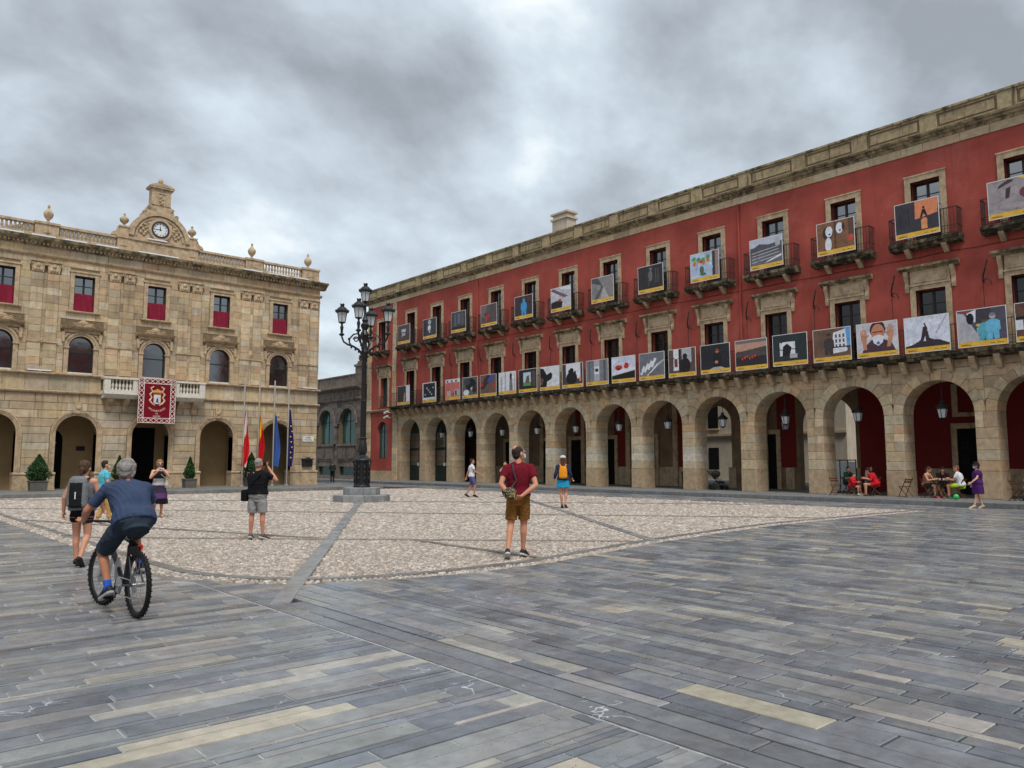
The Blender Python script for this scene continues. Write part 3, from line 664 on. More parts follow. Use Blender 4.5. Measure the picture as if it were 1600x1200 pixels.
# clock gable
cx = 13.63
b = MB(TT); b.box(12.05, 15.2, -.6, .03, 13.74, 14.5); b.box(12.02, 15.24, -.62, .1, 14.5, 14.62)
b.prism([(cx-1.66, 14.62), (cx+1.66, 14.62)]+arcpts(cx, 14.72, 1.66, 0, 180, 24), -.6, .0); b.build('gable_wall', M['trim'], th)
b = MB(TT); ring(b, cx, 14.72, 1.46, 1.72, -.55, .12, 2, 178, 30); ring(b, cx, 14.72, 1.28, 1.36, -.5, .06, 4, 176, 30); b.build('gable_arch', M['trim'], th, smooth=True, angle=35)
for s in (-1, 1):
    b = MB(TT)
    for k in range(12):
        a = R(20+k*4.0); rr_ = .86+.2*(k % 3); b.ball((cx+s*rr_*math.cos(a)*1.1, .03, 14.7+rr_*math.sin(a)*.85), (.1, .06, .09), 7, 5)
    b.build('gable_carving', M['trim'], th, smooth=True)
ck = MB(TT); ring(ck, cx, 15.36, .46, .66, -.1, .1, 0, 360, 32); ck = ck.build('clock', M['trim'], th, smooth=True, angle=35)
b = MB(TT); ring(b, cx, 15.36, .42, .5, .02, .14, 0, 360, 32); b.build('clock_rim', M['iron'], ck, smooth=True, angle=35)
b = MB(TT); b.prism(arcpts(cx, 15.36, .44, 0, 360, 32)[:-1], .04, .07); b.build('clock_face', pmat('clock_face', S(224, 226, 228), .5, .4, (9, .04), None), ck)
b = MB(TT)
for k in range(12):
    a = R(k*30); s_, c_ = math.sin(a), math.cos(a); w = .022; 
    b.add([(cx+s_*r_+c_*e*w, .072, 15.36+c_*r_-s_*e*w) for r_, e in ((.29, -1), (.29, 1), (.38, 1), (.38, -1))], [(0, 1, 2, 3)])
b.build('hour_marks', M['iron'], ck)
for nm, ang, ln, w in (('minute_hand', 270, .34, .02), ('hour_hand', 353, .22, .03)):
    a = R(ang); s_, c_ = math.sin(a), math.cos(a); b = MB(TT)
    b.hexa([(cx+s_*r_+c_*e*w, dd, 15.36+c_*r_-s_*e*w) for dd in (.076, .086) for r_, e in ((-.06, -1), (-.06, 1), (ln, .5), (ln, -.5))]); b.build(nm, M['iron'], ck)
b = MB(TT)
b.prism([(cx-1.05, 16.0), (cx+1.05, 16.0), (cx+1.02, 16.25), (cx+.78, 16.4), (cx+.72, 16.72), (cx+.56, 16.86), (cx-.56, 16.86), (cx-.72, 16.72), (cx-.78, 16.4), (cx-1.02, 16.25)], -.58, -.02)
for s in (-1, 1):
    b.tube([(cx+s*(.88+.13*math.cos(t)*(1-t/11)), .0, 16.28+.13*math.sin(t)*(1-t/11)) for t in [k*.7 for k in range(11)]], .05, 6)
    b.tube([(cx+s*(.66+.09*math.cos(t)*(1-t/11)), .0, 16.66+.09*math.sin(t)*(1-t/11)) for t in [k*.7 for k in range(11)]], .04, 6)
b.build('gable_scroll', M['trim'], th, smooth=True, angle=35)
b = MB(TT); b.box(cx-.54, cx+.54, -.6, .02, 16.86, 17.86); b.box(cx-.32, cx+.32, .02, .05, 17.55, 17.65); b.box(cx-.3, cx-.24, .02, .05, 16.95, 17.55); b.box(cx+.24, cx+.3, .02, .05, 16.95, 17.55)
for k in range(6): b.ball((cx+.07*math.sin(k*2), .04, 16.95+.08*k), (.09, .05, .07), 7, 5)
b.build('bell_pier', M['trim'], th, smooth=True, angle=35)
b = MB(TT); b.box(cx-.68, cx+.68, -.72, .14, 17.86, 17.96); b.prism([(cx-.72, 17.96), (cx+.72, 17.96), (cx+.52, 18.08), (cx+.25, 18.16), (cx-.25, 18.16), (cx-.52, 18.08)], -.74, .16); b.ball((cx, -.28, 18.4), (.15, .15, .19), 10, 8); b.box(cx-.07, cx+.07, -.35, -.21, 18.12, 18.28); b.build('pier_cap', M['trim'], th, smooth=True, angle=35)
# white light bars lying on the cornice
wl = pmat('white_light_bar', S(228, 230, 232), .4, .4, None, None)
for a, e, z, d in ((5.0, 6.72, 13.74, .3), (7.08, 8.2, 13.74, .3), (8.63, 9.74, 13.74, .3), (10.2, 11.36, 13.74, .3), (12.4, 14.65, 13.74, .3), (18.65, 19.83, 13.74, .3), (20.24, 21.66, 13.74, .3), (22.0, 23.0, 13.74, .3), (12.93, 14.03, 14.66, .06), (7.3, 8.4, 6.5, .12), (22.9, 23.9, 6.5, .12)):
    b = MB(TT); b.box(a, e, d, d+.09, z, z+.07); b.build('light_bar', wl, th)
# plaque, street sign, info case
def text_mesh(txt, size, name='lettering'):
    cu = bpy.data.curves.new('t', 'FONT'); cu.body = txt; cu.size = size; cu.align_x = 'CENTER'; cu.align_y = 'CENTER'; cu.extrude = .003; cu.resolution_u = 2
    o = bpy.data.objects.new('t', cu); COL.objects.link(o); dg = bpy.context.evaluated_depsgraph_get()
    me = bpy.data.meshes.new_from_object(o.evaluated_get(dg)); bpy.data.objects.remove(o); bpy.data.curves.remove(cu); me.name = name; return me
def lettering(txt, size, T, u, d, z, mat, parent, rot=0):
    me = text_mesh(txt, size); me.materials.clear(); me.materials.append(mat)
    ex = (1, 0, 0) if T is TT else (0, -1, 0); nz_ = (0, -1, 0) if T is TT else (-1, 0, 0)
    c, s = math.cos(rot), math.sin(rot); off = OFF[parent.name] if parent else Vector((0, 0, 0)); P = Vector(T[0](u, d, z))-off
    for v in me.vertices:
        x, y, q = v.co; x, y = x*c-y*s, x*s+y*c
        v.co = (P.x+ex[0]*x+nz_[0]*q, P.y+ex[1]*x+nz_[1]*q, P.z+y)
    o = bpy.data.objects.new('lettering', me); COL.objects.link(o); o.parent = parent; OFF[o.name] = off; return o
inkm = pmat('dark_ink', (.02, .02, .03), .6); whm = pmat('white_enamel', S(225, 222, 214), .4)
b = MB(TT); b.box(23.05, 23.85, .035, .06, 3.0, 3.36); sg = b.build('street_sign', whm, th); lettering('PLAZA', .15, TT, 23.45, .062, 3.25, inkm, sg); lettering('MAYOR', .15, TT, 23.45, .062, 3.1, inkm, sg)
b = MB(TT); b.box(23.05, 23.75, .03, .16, 1.35, 1.8); b.box(23.0, 23.8, .02, .2, 1.8, 1.86); b.ball((23.4, .18, 1.84), (.18, .08, .16), 10, 6); b.build('notice_case', M['iron'], th)
b = MB(TT); b.box(10.3, 10.75, -2.33, -2.29, 2.3, 2.55); b.build('wall_plaque', M['iron'], th)
lettering('gijón', .26, TT, 9.05, -2.28, 2.75, whm, th)
# heraldic banner over the balcony
def banner():
    root = empty('heraldic_banner', TT[0](13.65, .86, 3.85), 'crimson heraldic banner with crest hanging from the central town hall balcony', 'banner')
    u0, u1, z0, z1, d = 12.63, 14.68, 3.85, 6.42, .865; W = S(226, 216, 206); red = S(122, 18, 36)
    b = MB(TT); n = 12; vs = []; fs = []
    b.box(u0, u1, d, d+.012, z0, z1, red); b.build('cloth', M['cloth'], root)
    b = MB(TT); e = d+.014; k = [0]
    def bar(p, q, w):
        dx, dz = q[0]-p[0], q[1]-p[1]; l = math.hypot(dx, dz); nx, nz_ = -dz/l*w/2, dx/l*w/2; k[0] += 1; ee = e+.0004*(k[0] % 9)
        b.add([(p[0]+nx, ee, p[1]+nz_), (q[0]+nx, ee, q[1]+nz_), (q[0]-nx, ee, q[1]-nz_), (p[0]-nx, ee, p[1]-nz_)], [(0, 1, 2, 3)], W)
    bw = .3
    for i in (.03, bw):
        bar((u0+i, z0+.03), (u0+i, z1-.03), .035); bar((u1-i, z0+.03), (u1-i, z1-.03), .035); bar((u0+.03, z0+i), (u1-.03, z0+i), .035); bar((u0+.03, z1-i), (u1-.03, z1-i), .035)
    for m in range(7):
        a, c = z0+bw+(z1-z0-2*bw)*m/7, z0+bw+(z1-z0-2*bw)*(m+1)/7
        for (p, q) in ((u0+.04, u0+bw), (u1-bw, u1-.04)): bar((p, a), (q, c), .028); bar((q, a), (p, c), .028)
    for m in range(5):
        a, c = u0+bw+(u1-u0-2*bw)*m/5, u0+bw+(u1-u0-2*bw)*(m+1)/5
        for (p, q) in ((z0+.04, z0+bw), (z1-bw, z1-.04)): bar((a, p), (c, q), .028); bar((a, q), (c, p), .028)
    for (p, q) in ((u0+.17, z0+.17), (u1-.17, z0+.17), (u0+.17, z1-.17), (u1-.17, z1-.17)):
        for a in range(0, 360, 60): bar((p+.08*math.cos(R(a)), q+.08*math.sin(R(a))), (p+.08*math.cos(R(a+60)), q+.08*math.sin(R(a+60))), .025)
    b.build('border_pattern', M['print'], root)
    b = MB(TT); c = 13.65; gold = S(206, 160, 84)
    def poly(pts, col, l): b.add([(c+x, e+.005+.002*l, z) for x, z in pts], [tuple(range(len(pts)))], col)
    for s in (-1, 1):   # white mantling on both sides
        path = [(s*.2, 5.95), (s*.36, 5.85), (s*.27, 5.65), (s*.4, 5.5), (s*.3, 5.32), (s*.4, 5.15), (s*.3, 5.0), (s*.12, 4.88)]
        b.tube([(c+x, e+.004, z) for x, z in path], [.03, .05, .035, .055, .04, .06, .045, .03], 6, S(222, 196, 160))
    poly([(-.2, 5.02), (-.1, 4.95), (.1, 4.95), (.2, 5.02), (.2, 5.5), (-.2, 5.5)], gold, 1); poly([(-.17, 5.04), (-.08, 4.98), (.08, 4.98), (.17, 5.04), (.17, 5.47), (-.17, 5.47)], S(208, 210, 226), 2)
    poly([(-.05, 5.06), (.06, 5.06), (.05, 5.25), (.0, 5.3), (-.04, 5.25)], S(70, 70, 90), 3); poly([(-.1, 5.04), (.12, 5.04), (.1, 5.09), (-.1, 5.09)], S(120, 120, 140), 3)
    poly([(-.2, 5.55), (.2, 5.55), (.26, 5.72), (.14, 5.74), (.0, 5.83), (-.14, 5.74), (-.26, 5.72)], gold, 2); poly([(-.16, 5.56), (.16, 5.56), (.18, 5.62), (-.18, 5.62)], S(150, 50, 40), 3)
    b.build('crest', M['print'], root)
    wt_ = pmat('banner_lettering', S(220, 205, 190), .8)
    for i, ch in enumerate('AYUNTAMIENTO'):
        a = R(-42+84*i/11); lettering(ch, .15, TT, c+.62*math.sin(a), e+.004, 5.12-.62*math.cos(a)*1.0+.05, wt_, root, a)
    lettering('DE', .12, TT, c, e+.004, 4.4, wt_, root); lettering('GIJÓN', .14, TT, c, e+.004, 4.25, wt_, root)
banner()
# ------------------------------------------------------------------ red arcaded building
rb = empty('red_arcade_building', (XR, 30, .17), 'long red rendered building on stone arches with balconies', 'building')
BK = [12.85+3.63*k for k in range(-3, 12)]; RU0, RU1 = BK[0]-1.815, 59.6; AU1 = BK[-1]+1.815
rr = random.Random(11)
APAL = [S(198, 176, 144), S(188, 166, 136), S(206, 186, 154), S(180, 158, 130), S(198, 168, 132), S(192, 176, 150)]
WPAL = [S(204, 196, 178), S(198, 186, 164), S(208, 200, 186)]
b = MB(TR); backing(b, .17, 5.9, RU0, AU1, [], [(c, 1.432, 3.7, .0) for c in BK], -1.08, -.02); b.build('arcade_wall', M['mortar'], rb)
st = []
class Deep(MB): pass
pill = [BK[0]-1.815]+[c+1.815 for c in BK]
deep = []                                   # full-depth pillar blocks and voussoirs
for i, p in enumerate(pill):
    z = 1.32; za = .17
    deep.append(('pillar_base', [(p-.425, .17), (p+.425, .17), (p+.425, 1.28), (p-.425, 1.28)], jit(APAL[3], .06, rr), .02))
    z = 1.29
    while z < 3.6:
        h = rr.uniform(.36, .48); h = 3.7-z if z+h > 3.5 else h
        pal = WPAL if (4 <= i-3 <= 8 and 1.3 < z < 2.3) else APAL
        if rr.random() < .5 or h < .2: cuts = [-.405, .405]
        else: cuts = [-.405, rr.uniform(-.12, .12), .405]
        for a, e in zip(cuts, cuts[1:]): deep.append(('arcade_block', [(p+a+.005, z+.005), (p+e-.005, z+.005), (p+e-.005, z+h-.005), (p+a+.005, z+h-.005)], jit(rr.choice(pal), .09, rr), .012))
        z += h
for c in BK:
    n = 11
    for k in range(n):
        a0, a1 = 180*k/n+.25, 180*(k+1)/n-.25; r0, r1_ = 1.405, 1.81
        P = [(c+r_*math.cos(R(a)), 3.7+r_*math.sin(R(a))) for r_, a in ((r0, a0), (r1_, a0), (r1_, (a0+a1)/2), (r1_, a1), (r0, a1), (r0, (a0+a1)/2))]
        deep.append(('voussoir', P, jit(rr.choice(APAL), .09, rr), .012))
    course_stones(st, 3.72, 5.56, .46, c-1.815, c+1.815, [], [(c, 1.815, 3.7, 0)], .004, APAL, .5, .95, rr, .012)
course_stones(st, 5.57, 5.9, .34, RU0, AU1, [], [], .004, APAL, .6, 1.1, rr, .012)
ranked = sorted(deep, key=lambda q: -shows(TR[0](q[1][0][0], 0, q[1][0][1]), (max(p[0] for p in q[1])-min(p[0] for p in q[1]))*(max(p[1] for p in q[1])-min(p[1] for p in q[1]))))
resto = {}
for i, (nm, P, col, bev) in enumerate(ranked):
    if i < 290: q = MB(TR); q.plate(P, -1.1, .008, bev, col); q.build(nm, M['arcade'], rb)
    else: resto.setdefault(nm, MB(TR)).plate(P, -1.1, .008, bev, col)
for nm, q in resto.items(): q.build(nm+'s', M['arcade'], rb, kind='stuff')
emit_stones(st, TR, 'spandrel_block', M['arcade'], rb, limit=160)
# upper walls with their openings
WW = .6
ff = [(c-WW, c+WW, 6.2, 9.04) for c in BK]; uf = [(c-WW, c+WW, 11.1, 13.85) for c in BK]
end_r = [(56.25, 57.4, 6.35, 8.79), (56.65, 57.85, 11.15, 13.7)]; end_a = [(57.05, .8, 4.27, 1.97)]
b = MB(TR); backing(b, 5.9, 15.12, RU0, RU1, ff+uf+end_r, [], -.42, 0); backing(b, .9, 5.9, AU1+.7, RU1-.02, [], end_a, -.42, 0); b.build('red_wall', M['red'], rb)
b = MB(TR); b.box(RU0, RU1, -15, -.43, 5.92, 16.2); b.box(AU1+.3, RU1, -15, -.43, .1, 5.91); b.build('main_block', M['dark'], rb)
# inner arcade: back wall with two open passages, ceiling
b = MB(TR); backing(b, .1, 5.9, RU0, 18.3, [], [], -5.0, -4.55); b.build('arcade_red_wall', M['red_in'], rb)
b = MB(TR); backing(b, .1, 5.9, 18.3, AU1+.3, [], [(20.05, 1.55, 3.6, -.1), (26.9, 1.05, 3.95, -.1)], -5.0, -4.55); b.build('arcade_back_wall', M['inner'], rb)
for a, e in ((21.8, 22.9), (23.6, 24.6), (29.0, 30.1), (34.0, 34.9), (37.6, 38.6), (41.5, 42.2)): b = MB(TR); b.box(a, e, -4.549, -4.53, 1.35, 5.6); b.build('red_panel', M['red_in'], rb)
b = MB(TR); b.box(RU0, AU1+.29, -4.54, -1.09, 5.7, 5.91); b.build('arcade_ceiling', M['plaster'], rb)
for c in BK[:-2]:
    k = round((c-12.85)/3.63)
    q = MB(TR); q.box(c-1.8, c+1.8, -4.54, -4.5, .17, 1.35) if k not in (1, 2, 3, 4) else q.box(c-1.8, c-1.3, -4.54, -4.5, .17, 1.35); q.build('stone_dado', M['trim'], rb)
    if k in (1, 2, 4): continue
    o = {0: .35, 3: -.3, 5: .9, 6: .7}.get(k, rr.uniform(-.6, .6))
    q = MB(TR); q.box(c+o-.75, c+o-.5, -4.53, -4.44, .17, 3.2); q.box(c+o+.5, c+o+.75, -4.53, -4.44, .17, 3.2); q.box(c+o-.75, c+o+.75, -4.53, -4.44, 3.2, 3.45); q.build('door_frame', M['trim'], rb)
    q = MB(TR); q.box(c+o-.5, c+o+.5, -4.54, -4.49, .17, 3.2); dr = q.build('door', M['dark'], rb)
    if k in (0, 2, 5):
        for zz in (.6, 1.2, 1.8, 2.4): pane(TR, 'd', .36, .5, dr, c+o+.2, -4.475, zz, M['glass'])
    if k > 1:
        q = MB(TR); e = c-o*.9; q.box(e-.55, e-.2, -4.53, -4.4, .17, 5.6); q.build('wall_pier', M['trim'], rb)
    if k == 0: q = MB(TR); q.box(c+.75, c+1.0, -4.53, -4.44, 3.75, 5.3); q.box(c-.3, c+.75, -4.53, -4.44, 3.75, 3.95); q.build('window_frame', M['trim'], rb)
for c in BK[-2:]:      # the two far arches are closed by dark green doors
    q = MB(TR); q.prism([(c-1.4, .17), (c+1.4, .17)]+arcpts(c, 3.7, 1.4, 0, 180, 12), -1.0, -.95); dr = q.build('arch_door', pmat('door_green', (.012, .03, .027), .4), rb)
    for s in (-.66, .66):
        for zz in (2.0, 3.4): pane(TR, 'a', 1.1, 1.2, dr, c+s, -.94, zz, M['glass'])
    q = MB(TR); q.box(c-.04, c+.04, -.949, -.92, .17, 5); q.box(c-1.4, c+1.4, -.949, -.91, 2.66, 2.74); q.build('door_bar', M['frame_dark'], dr)
    q = MB(TR); q.box(c-.3, c+.3, -.94, -.93, 1.35, 1.6); q.build('door_notice', whm, dr)
q = MB(TR); q.box(BK[-2]-.75, BK[-2]-.1, -.93, -.92, 2.15, 2.32); q.build('red_notice', pmat('red_notice', S(200, 60, 50), .5), rb)
# houses seen through the passages
hs = empty('side_street_house', (58, 36, 0), 'pale plastered house seen through the open arcade passages', 'house')
b = MB(); b.box(58, 68, 27.9, 48, 0, 12); b.build('wall', M['plaster'], hs)
for yy in (29.6, 33, 36.4, 39.8, 43):
    for z0 in (1, 4.6): b = MB(); b.box(57.92, 58, yy-.5, yy+.5, z0, z0+1.9); w = b.build('window', M['dark'], hs); b = MB(); b.box(57.86, 58, yy-.62, yy+.62, z0-.15, z0-.02); b.build('sill', M['trim'], w)
b = MB(); b.box(57.8, 58, 27.85, 48, 3.9, 4.1); b.build('ledge', M['trim'], hs)
hs = empty('yellow_street_house', (66, 28, 0), 'narrow yellow house with white shopfront seen through the arcade passage', 'house')
b = MB(); b.box(66, 76, 18, 36, 0, 13); b.build('wall', M['yellow'], hs)
b = MB(); b.box(65.9, 66, 18, 36, .1, 2.6); b.build('shopfront', M['white_stone'], hs)
for yy in (29.5, 31.6): b = MB(); b.box(65.85, 66, yy-.4, yy+.4, 3.6, 5.6); b.build('window', M['dark'], hs)
# balcony slab of the first floor, corbels and long railing
b = MB(TR); b.prof([(-.05, 5.9), (.5, 5.93), (.58, 5.98), (.6, 6.03), (.72, 6.06), (.74, 6.2), (-.05, 6.22)], RU0, AU1+.35); b.build('balcony_slab', M['moss_dark'], rb)
q = MB(TR); q.prof([(0, 5.40), (.14, 5.40), (.2, 5.44), (.5, 5.84), (.52, 5.93), (0, 5.93)], -.115, .115); cm = q.mesh('corbel', M['trim'], TR[0](0, 0, 0))
for i in range(int((AU1-RU0)/.9075)+1):
    u = RU0+.25+i*.9075
    if u > 5: inst('corbel', cm, rb, TR[0](u, 0, 0))
def railing(b, u0, u1, d, z0, z1, step=.13, scroll=True, r=.009):
    n = max(1, int(abs(u1-u0)/step))
    b.box(min(u0, u1), max(u0, u1), d-.02, d+.02, z1-.03, z1); b.box(min(u0, u1), max(u0, u1), d-.015, d+.015, z0+.06, z0+.085); b.box(min(u0, u1), max(u0, u1), d-.015, d+.015, z0+.36, z0+.38)
    for i in range(n+1):
        u = u0+(u1-u0)*i/n; b.box(u-r, u+r, d-r, d+r, z0, z1-.03)
        if scroll and i < n:
            c = u+(u1-u0)/n/2; b.tube([(c+.045*math.cos(t), d, z0+.22+.1*math.sin(t)*math.cos(t*.5)) for t in [k*1.05 for k in range(6)]], .008, 4, closed=True)
for c in BK:
    if c < 5: continue
    b = MB(TR); railing(b, c-1.815, c+1.815, .66, 6.22, 7.3, .14); b.box(c-1.835, c-1.795, .64, .68, 6.22, 7.36); b.build('first_floor_railing', M['rail'], rb)
# first floor windows
def ff_trim(c, w=.6, zt=9.04, zb=6.22, ph=1.08):
    b = MB(TR); b.box(c-w-.23, c-w, -.12, .05, zb, zt+.2); b.box(c+w, c+w+.23, -.12, .05, zb, zt+.2); b.box(c-w, c+w, -.12, .05, zt, zt+.2); b.build('window_surround', M['trim'], rb)
    q = MB(TR); q.box(c-w-.2, c+w+.2, -.02, .06, zt+.2, zt+.86); q.box(c-w-.08, c+w+.08, .06, .085, zt+.32, zt+.74); q.box(c-w-.24, c+w+.24, -.02, .1, zt+.19, zt+.26); q.build('window_frieze', M['trim'], rb)
    q = MB(TR); q.prof([(-.02, zt+.86), (.1, zt+.86), (.16, zt+.93), (.32, zt+.97), (.34, zt+1.06), (-.02, zt+1.1)], c-w-.62, c+w+.62); q.build('window_cornice', M['mossy'], rb)
    for s in (-1, 1):
        q = MB(TR); a, e = sorted((c+s*(w+.26), c+s*(w+.42))); q.prof([(0, zt-.05), (.06, zt-.05), (.1, zt+.12), (.08, zt+.35), (.22, zt+.7), (.24, zt+.86), (0, zt+.86)], a, e); q.build('console', M['trim'], rb)
for c in BK:
    if c < 5: continue
    ff_trim(c); casement(TR, 'f', rb, c, 6.25, 9.04, 1.2, -.3, 5, M['frame_brown'], M['glass_dim'], .11, .04, .07)
# upper windows and balconies
def up_trim(c, zb=11.1, zt=13.85, w=.6):
    b = MB(TR); b.box(c-w-.24, c-w, -.12, .06, zb, zt+.24); b.box(c+w, c+w+.24, -.12, .06, zb, zt+.24); b.box(c-w, c+w, -.12, .06, zt, zt+.24); b.box(c-w-.27, c+w+.27, 0, .09, zt+.24, zt+.3); b.build('window_surround', M['trim'], rb)
def balcony(c, rail=True, hw=1.43, zt=11.1):
    q = MB(TR); q.prof([(-.02, zt-.3), (.46, zt-.27), (.52, zt-.2), (.56, zt-.16), (.62, zt-.14), (.63, zt), (-.02, zt+.01)], c-hw, c+hw); q.build('balcony_floor', M['moss_dark'], rb)
    for s in (-.75, .75):
        q = MB(TR); q.prof([(0, zt-.62), (.08, zt-.62), (.2, zt-.52), (.42, zt-.34), (.44, zt-.27), (0, zt-.27)], c+s*hw/1.43-.1, c+s*hw/1.43+.1); q.build('balcony_corbel', M['trim'], rb)
    if rail:
        q = MB(TR); railing(q, c-hw+.06, c+hw-.06, .55, zt, zt+1.14, .12)
        for s in (-1, 1):
            e = c+s*(hw-.06); q.box(e-.02, e+.02, .02, .53, zt+1.11, zt+1.14); q.box(e-.012, e+.012, .02, .53, zt+.36, zt+.38)
            for k in range(5): q.box(e-.009, e+.009, .05+k*.11, .068+k*.11, zt, zt+1.11)
        q.build('balcony_railing', M['rail'], rb)
for c in BK:
    if c < 5: continue
    up_trim(c); balcony(c); casement(TR, 'u', rb, c, 11.13, 13.85, 1.2, -.3, 5, M['frame_brown'], M['glass'], .11, .04, .07)
# end bay
up_trim(57.25, 11.15, 13.7); balcony(57.25, False, 1.25, 11.1); ff_trim(56.83, .575, 8.79, 6.3)
casement(TR, 'u', rb, 57.25, 11.15, 13.7, 1.2, -.3, 4, M['frame_dark'], M['glass']); casement(TR, 'f', rb, 56.83, 6.35, 8.79, 1.15, -.3, 4, M['frame_dark'], M['glass_green'])
b = MB(TR); railing(b, 56.2, 57.45, .1, 6.3, 7.25); b.build('window_grille', M['rail'], rb)
b = MB(TR); b.prism([(56.27, 2.0), (57.83, 2.0)]+arcpts(57.05, 4.27, .78, 0, 180, 12), -.3, -.26); w = b.build('arched_window', M['glass_green'], rb)
b = MB(TR); b.box(57.02, 57.08, -.26, -.22, 2.0, 5.0); b.box(56.27, 57.83, -.26, -.22, 4.2, 4.26); b.build('glazing_bar', M['frame_dark'], w)
b = MB(TR); b.box(AU1+.4, RU1+.05, -.4, .06, .1, .92); b.build('end_bay_base', M['trim'], rb)
pst = []
course_stones(pst, .17, 5.88, .5, AU1+.02, AU1+.72, [], [], .1, APAL, .8, .9, rr); course_stones(pst, 6.24, 15.1, .6, 54.95, 55.5, [], [], .07, APAL, .8, .9, rr)
course_stones(pst, .92, 15.1, .55, 58.9, 59.6, [], [], .07, APAL, .8, .9, rr)
emit_stones(pst, TR, 'quoin_block', M['arcade'], rb, d0=-.05)
b = MB(TR); b.prof([(-.05, 5.9), (.12, 5.92), (.18, 6.0), (.2, 6.08), (-.05, 6.14)], AU1+.36, RU1+.1); b.build('string_course', M['trim'], rb)
# frieze, cornice and panelled parapet
fst = []
course_stones(fst, 15.1, 15.5, .4, RU0, RU1, [], [], .06, APAL, .9, 1.7, rr)
emit_stones(fst, TR, 'frieze_block', M['arcade'], rb)
b = MB(TR); b.prof([(-.3, 15.48), (.1, 15.48), (.14, 15.57), (.26, 15.61), (.28, 15.67), (.4, 15.71), (.44, 15.79), (.1, 15.9), (-.3, 15.9)], RU0, RU1+.4); b.build('cornice', M['mossy'], rb)
b = MB(TR); b.box(RU0, RU1+.05, -.4, -.03, 15.9, 16.72); b.build('parapet_core', M['mortar'], rb)
u = RU0; k = 0
while u < RU1-.1:
    w = 2.3 if k % 2 else .72; e = min(u+w, RU1+.04)
    q = MB(TR); col = jit(S(166, 148, 118), .06, rr)
    if k % 2:
        q.box(u+.004, e-.004, -.03, .0, 15.92, 16.02, col); q.box(u+.004, e-.004, -.03, .0, 16.6, 16.7, col); q.plate([(u+.1, 16.1), (e-.1, 16.1), (e-.1, 16.52), (u+.1, 16.52)], -.031, -.002, .015, col)
    else: q.plate([(u+.004, 15.92), (e-.004, 15.92), (e-.004, 16.7), (u+.004, 16.7)], -.04, .03, .012, col)
    if u > 4: q.build('parapet_panel', M['parapet'], rb)
    u = e; k += 1
b = MB(TR); b.box(RU0, RU1+.08, -.46, .07, 16.7, 16.8); b.build('parapet_coping', M['mossy'], rb)
b = MB(TR); b.box(RU0+1, RU1-1, -14, -.5, 16.2, 16.5); b.build('roof', M['mortar'], rb)
b = MB(); b.box(37.6, 38.5, 37.4, 38.9, 16.3, 18.75); b.box(37.5, 38.6, 37.3, 39.0, 18.75, 18.9); b.box(37.65, 38.45, 37.45, 38.85, 18.9, 19.15); b.box(37.5, 38.6, 37.3, 39.0, 19.15, 19.28); b.build('chimney', M['plaster'], rb)
b = MB(); b.tube([(37, 53.6, 16.5), (37, 53.6, 17.6), (37, 52.4, 17.6), (37, 52.4, 16.5)], .03, 5); b.build('roof_frame', M['rail'], rb)
# forked iron brackets between the windows
for c in BK:
    if c < 9 or c > 47: continue
    u = c+1.815-.25; q = MB(TR)
    q.tube([(u, .14, 7.0), (u, .14, 8.95)], .014, 5); q.tube([(u, .02, 8.95), (u, .2, 8.95)], .025, 6)
    q.tube([(u, .18, 8.95), (u-.06, .3, 9.2), (u-.2, .42, 9.5), (u-.28, .44, 9.78)], [.035, .035, .03, .03], 6); q.tube([(u, .18, 8.95), (u-.16, .26, 9.06), (u-.3, .3, 8.95), (u-.36, .31, 8.75)], .024, 6)
    q.build('iron_bracket', M['rail'], rb)
for (dx, zz) in ((0, 5.75), (.1, 5.35)):
    b = MB(TR); b.tube([(55.6, .1, zz), (55.6, .5, zz+.05)], .03, 6); b.tube([(55.75, .62, zz-.04), (55.35, .5, zz+.12)], .09, 8); b.build('security_camera', whm, rb)
b = MB(TR); b.tube([(u, .03, 10.5-.03*math.sin((u-5)/3.63*math.pi)**2+.015*math.sin(u*2.7)) for u in [5+i*.6 for i in range(83)]], .012, 4); b.build('wall_cable', M['rail'], rb)
for u in (22.05, 44.0): b = MB(TR); b.tube([(u, .07, 6.25), (u, .07, 10.6), (u, .07, 15.1)], .05, 8); b.build('drainpipe', M['red'], rb, smooth=True)
# ------------------------------------------------------------------ dark stone bank at the end of the street
gb = empty('dark_stone_building', (XR-.4, 65, .17), 'low dark stone building with arched green windows behind the lamp post', 'building')
TG = (lambda u, d, z: (34.5-d, u, z), False); G0, G1 = 59.9, 78; gw = [62.3, 66.3, 70.3, 74.3]
GP = [S(116, 106, 98), S(128, 116, 106), S(104, 96, 90), S(122, 112, 106)]
b = MB(TG); backing(b, .1, 7.2, G0, G1, [(c-1.4, c+1.4, .25, 1.3) for c in gw], [(c, 1.38, 5.1, 3.3) for c in gw], -.5, -.02); b.v and b.build('wall', M['mortar'], gb)
b = MB(TG); b.box(G0, G1, -10, -.51, .1, 9.2); b.build('main_block', M['dark'], gb)
gst = []; course_stones(gst, .17, 7.15, .5, G0, G1, [(c-1.45, c+1.45, .2, 1.35) for c in gw]+[(c-1.6, c+1.6, 1.7, 3.3) for c in gw], [(c, 1.6, 5.1, 3.2) for c in gw], .0, GP, .6, 1.3, rr)
emit_stones(gst, TG, 'dark_block', M['grey_stone'], gb, limit=120)
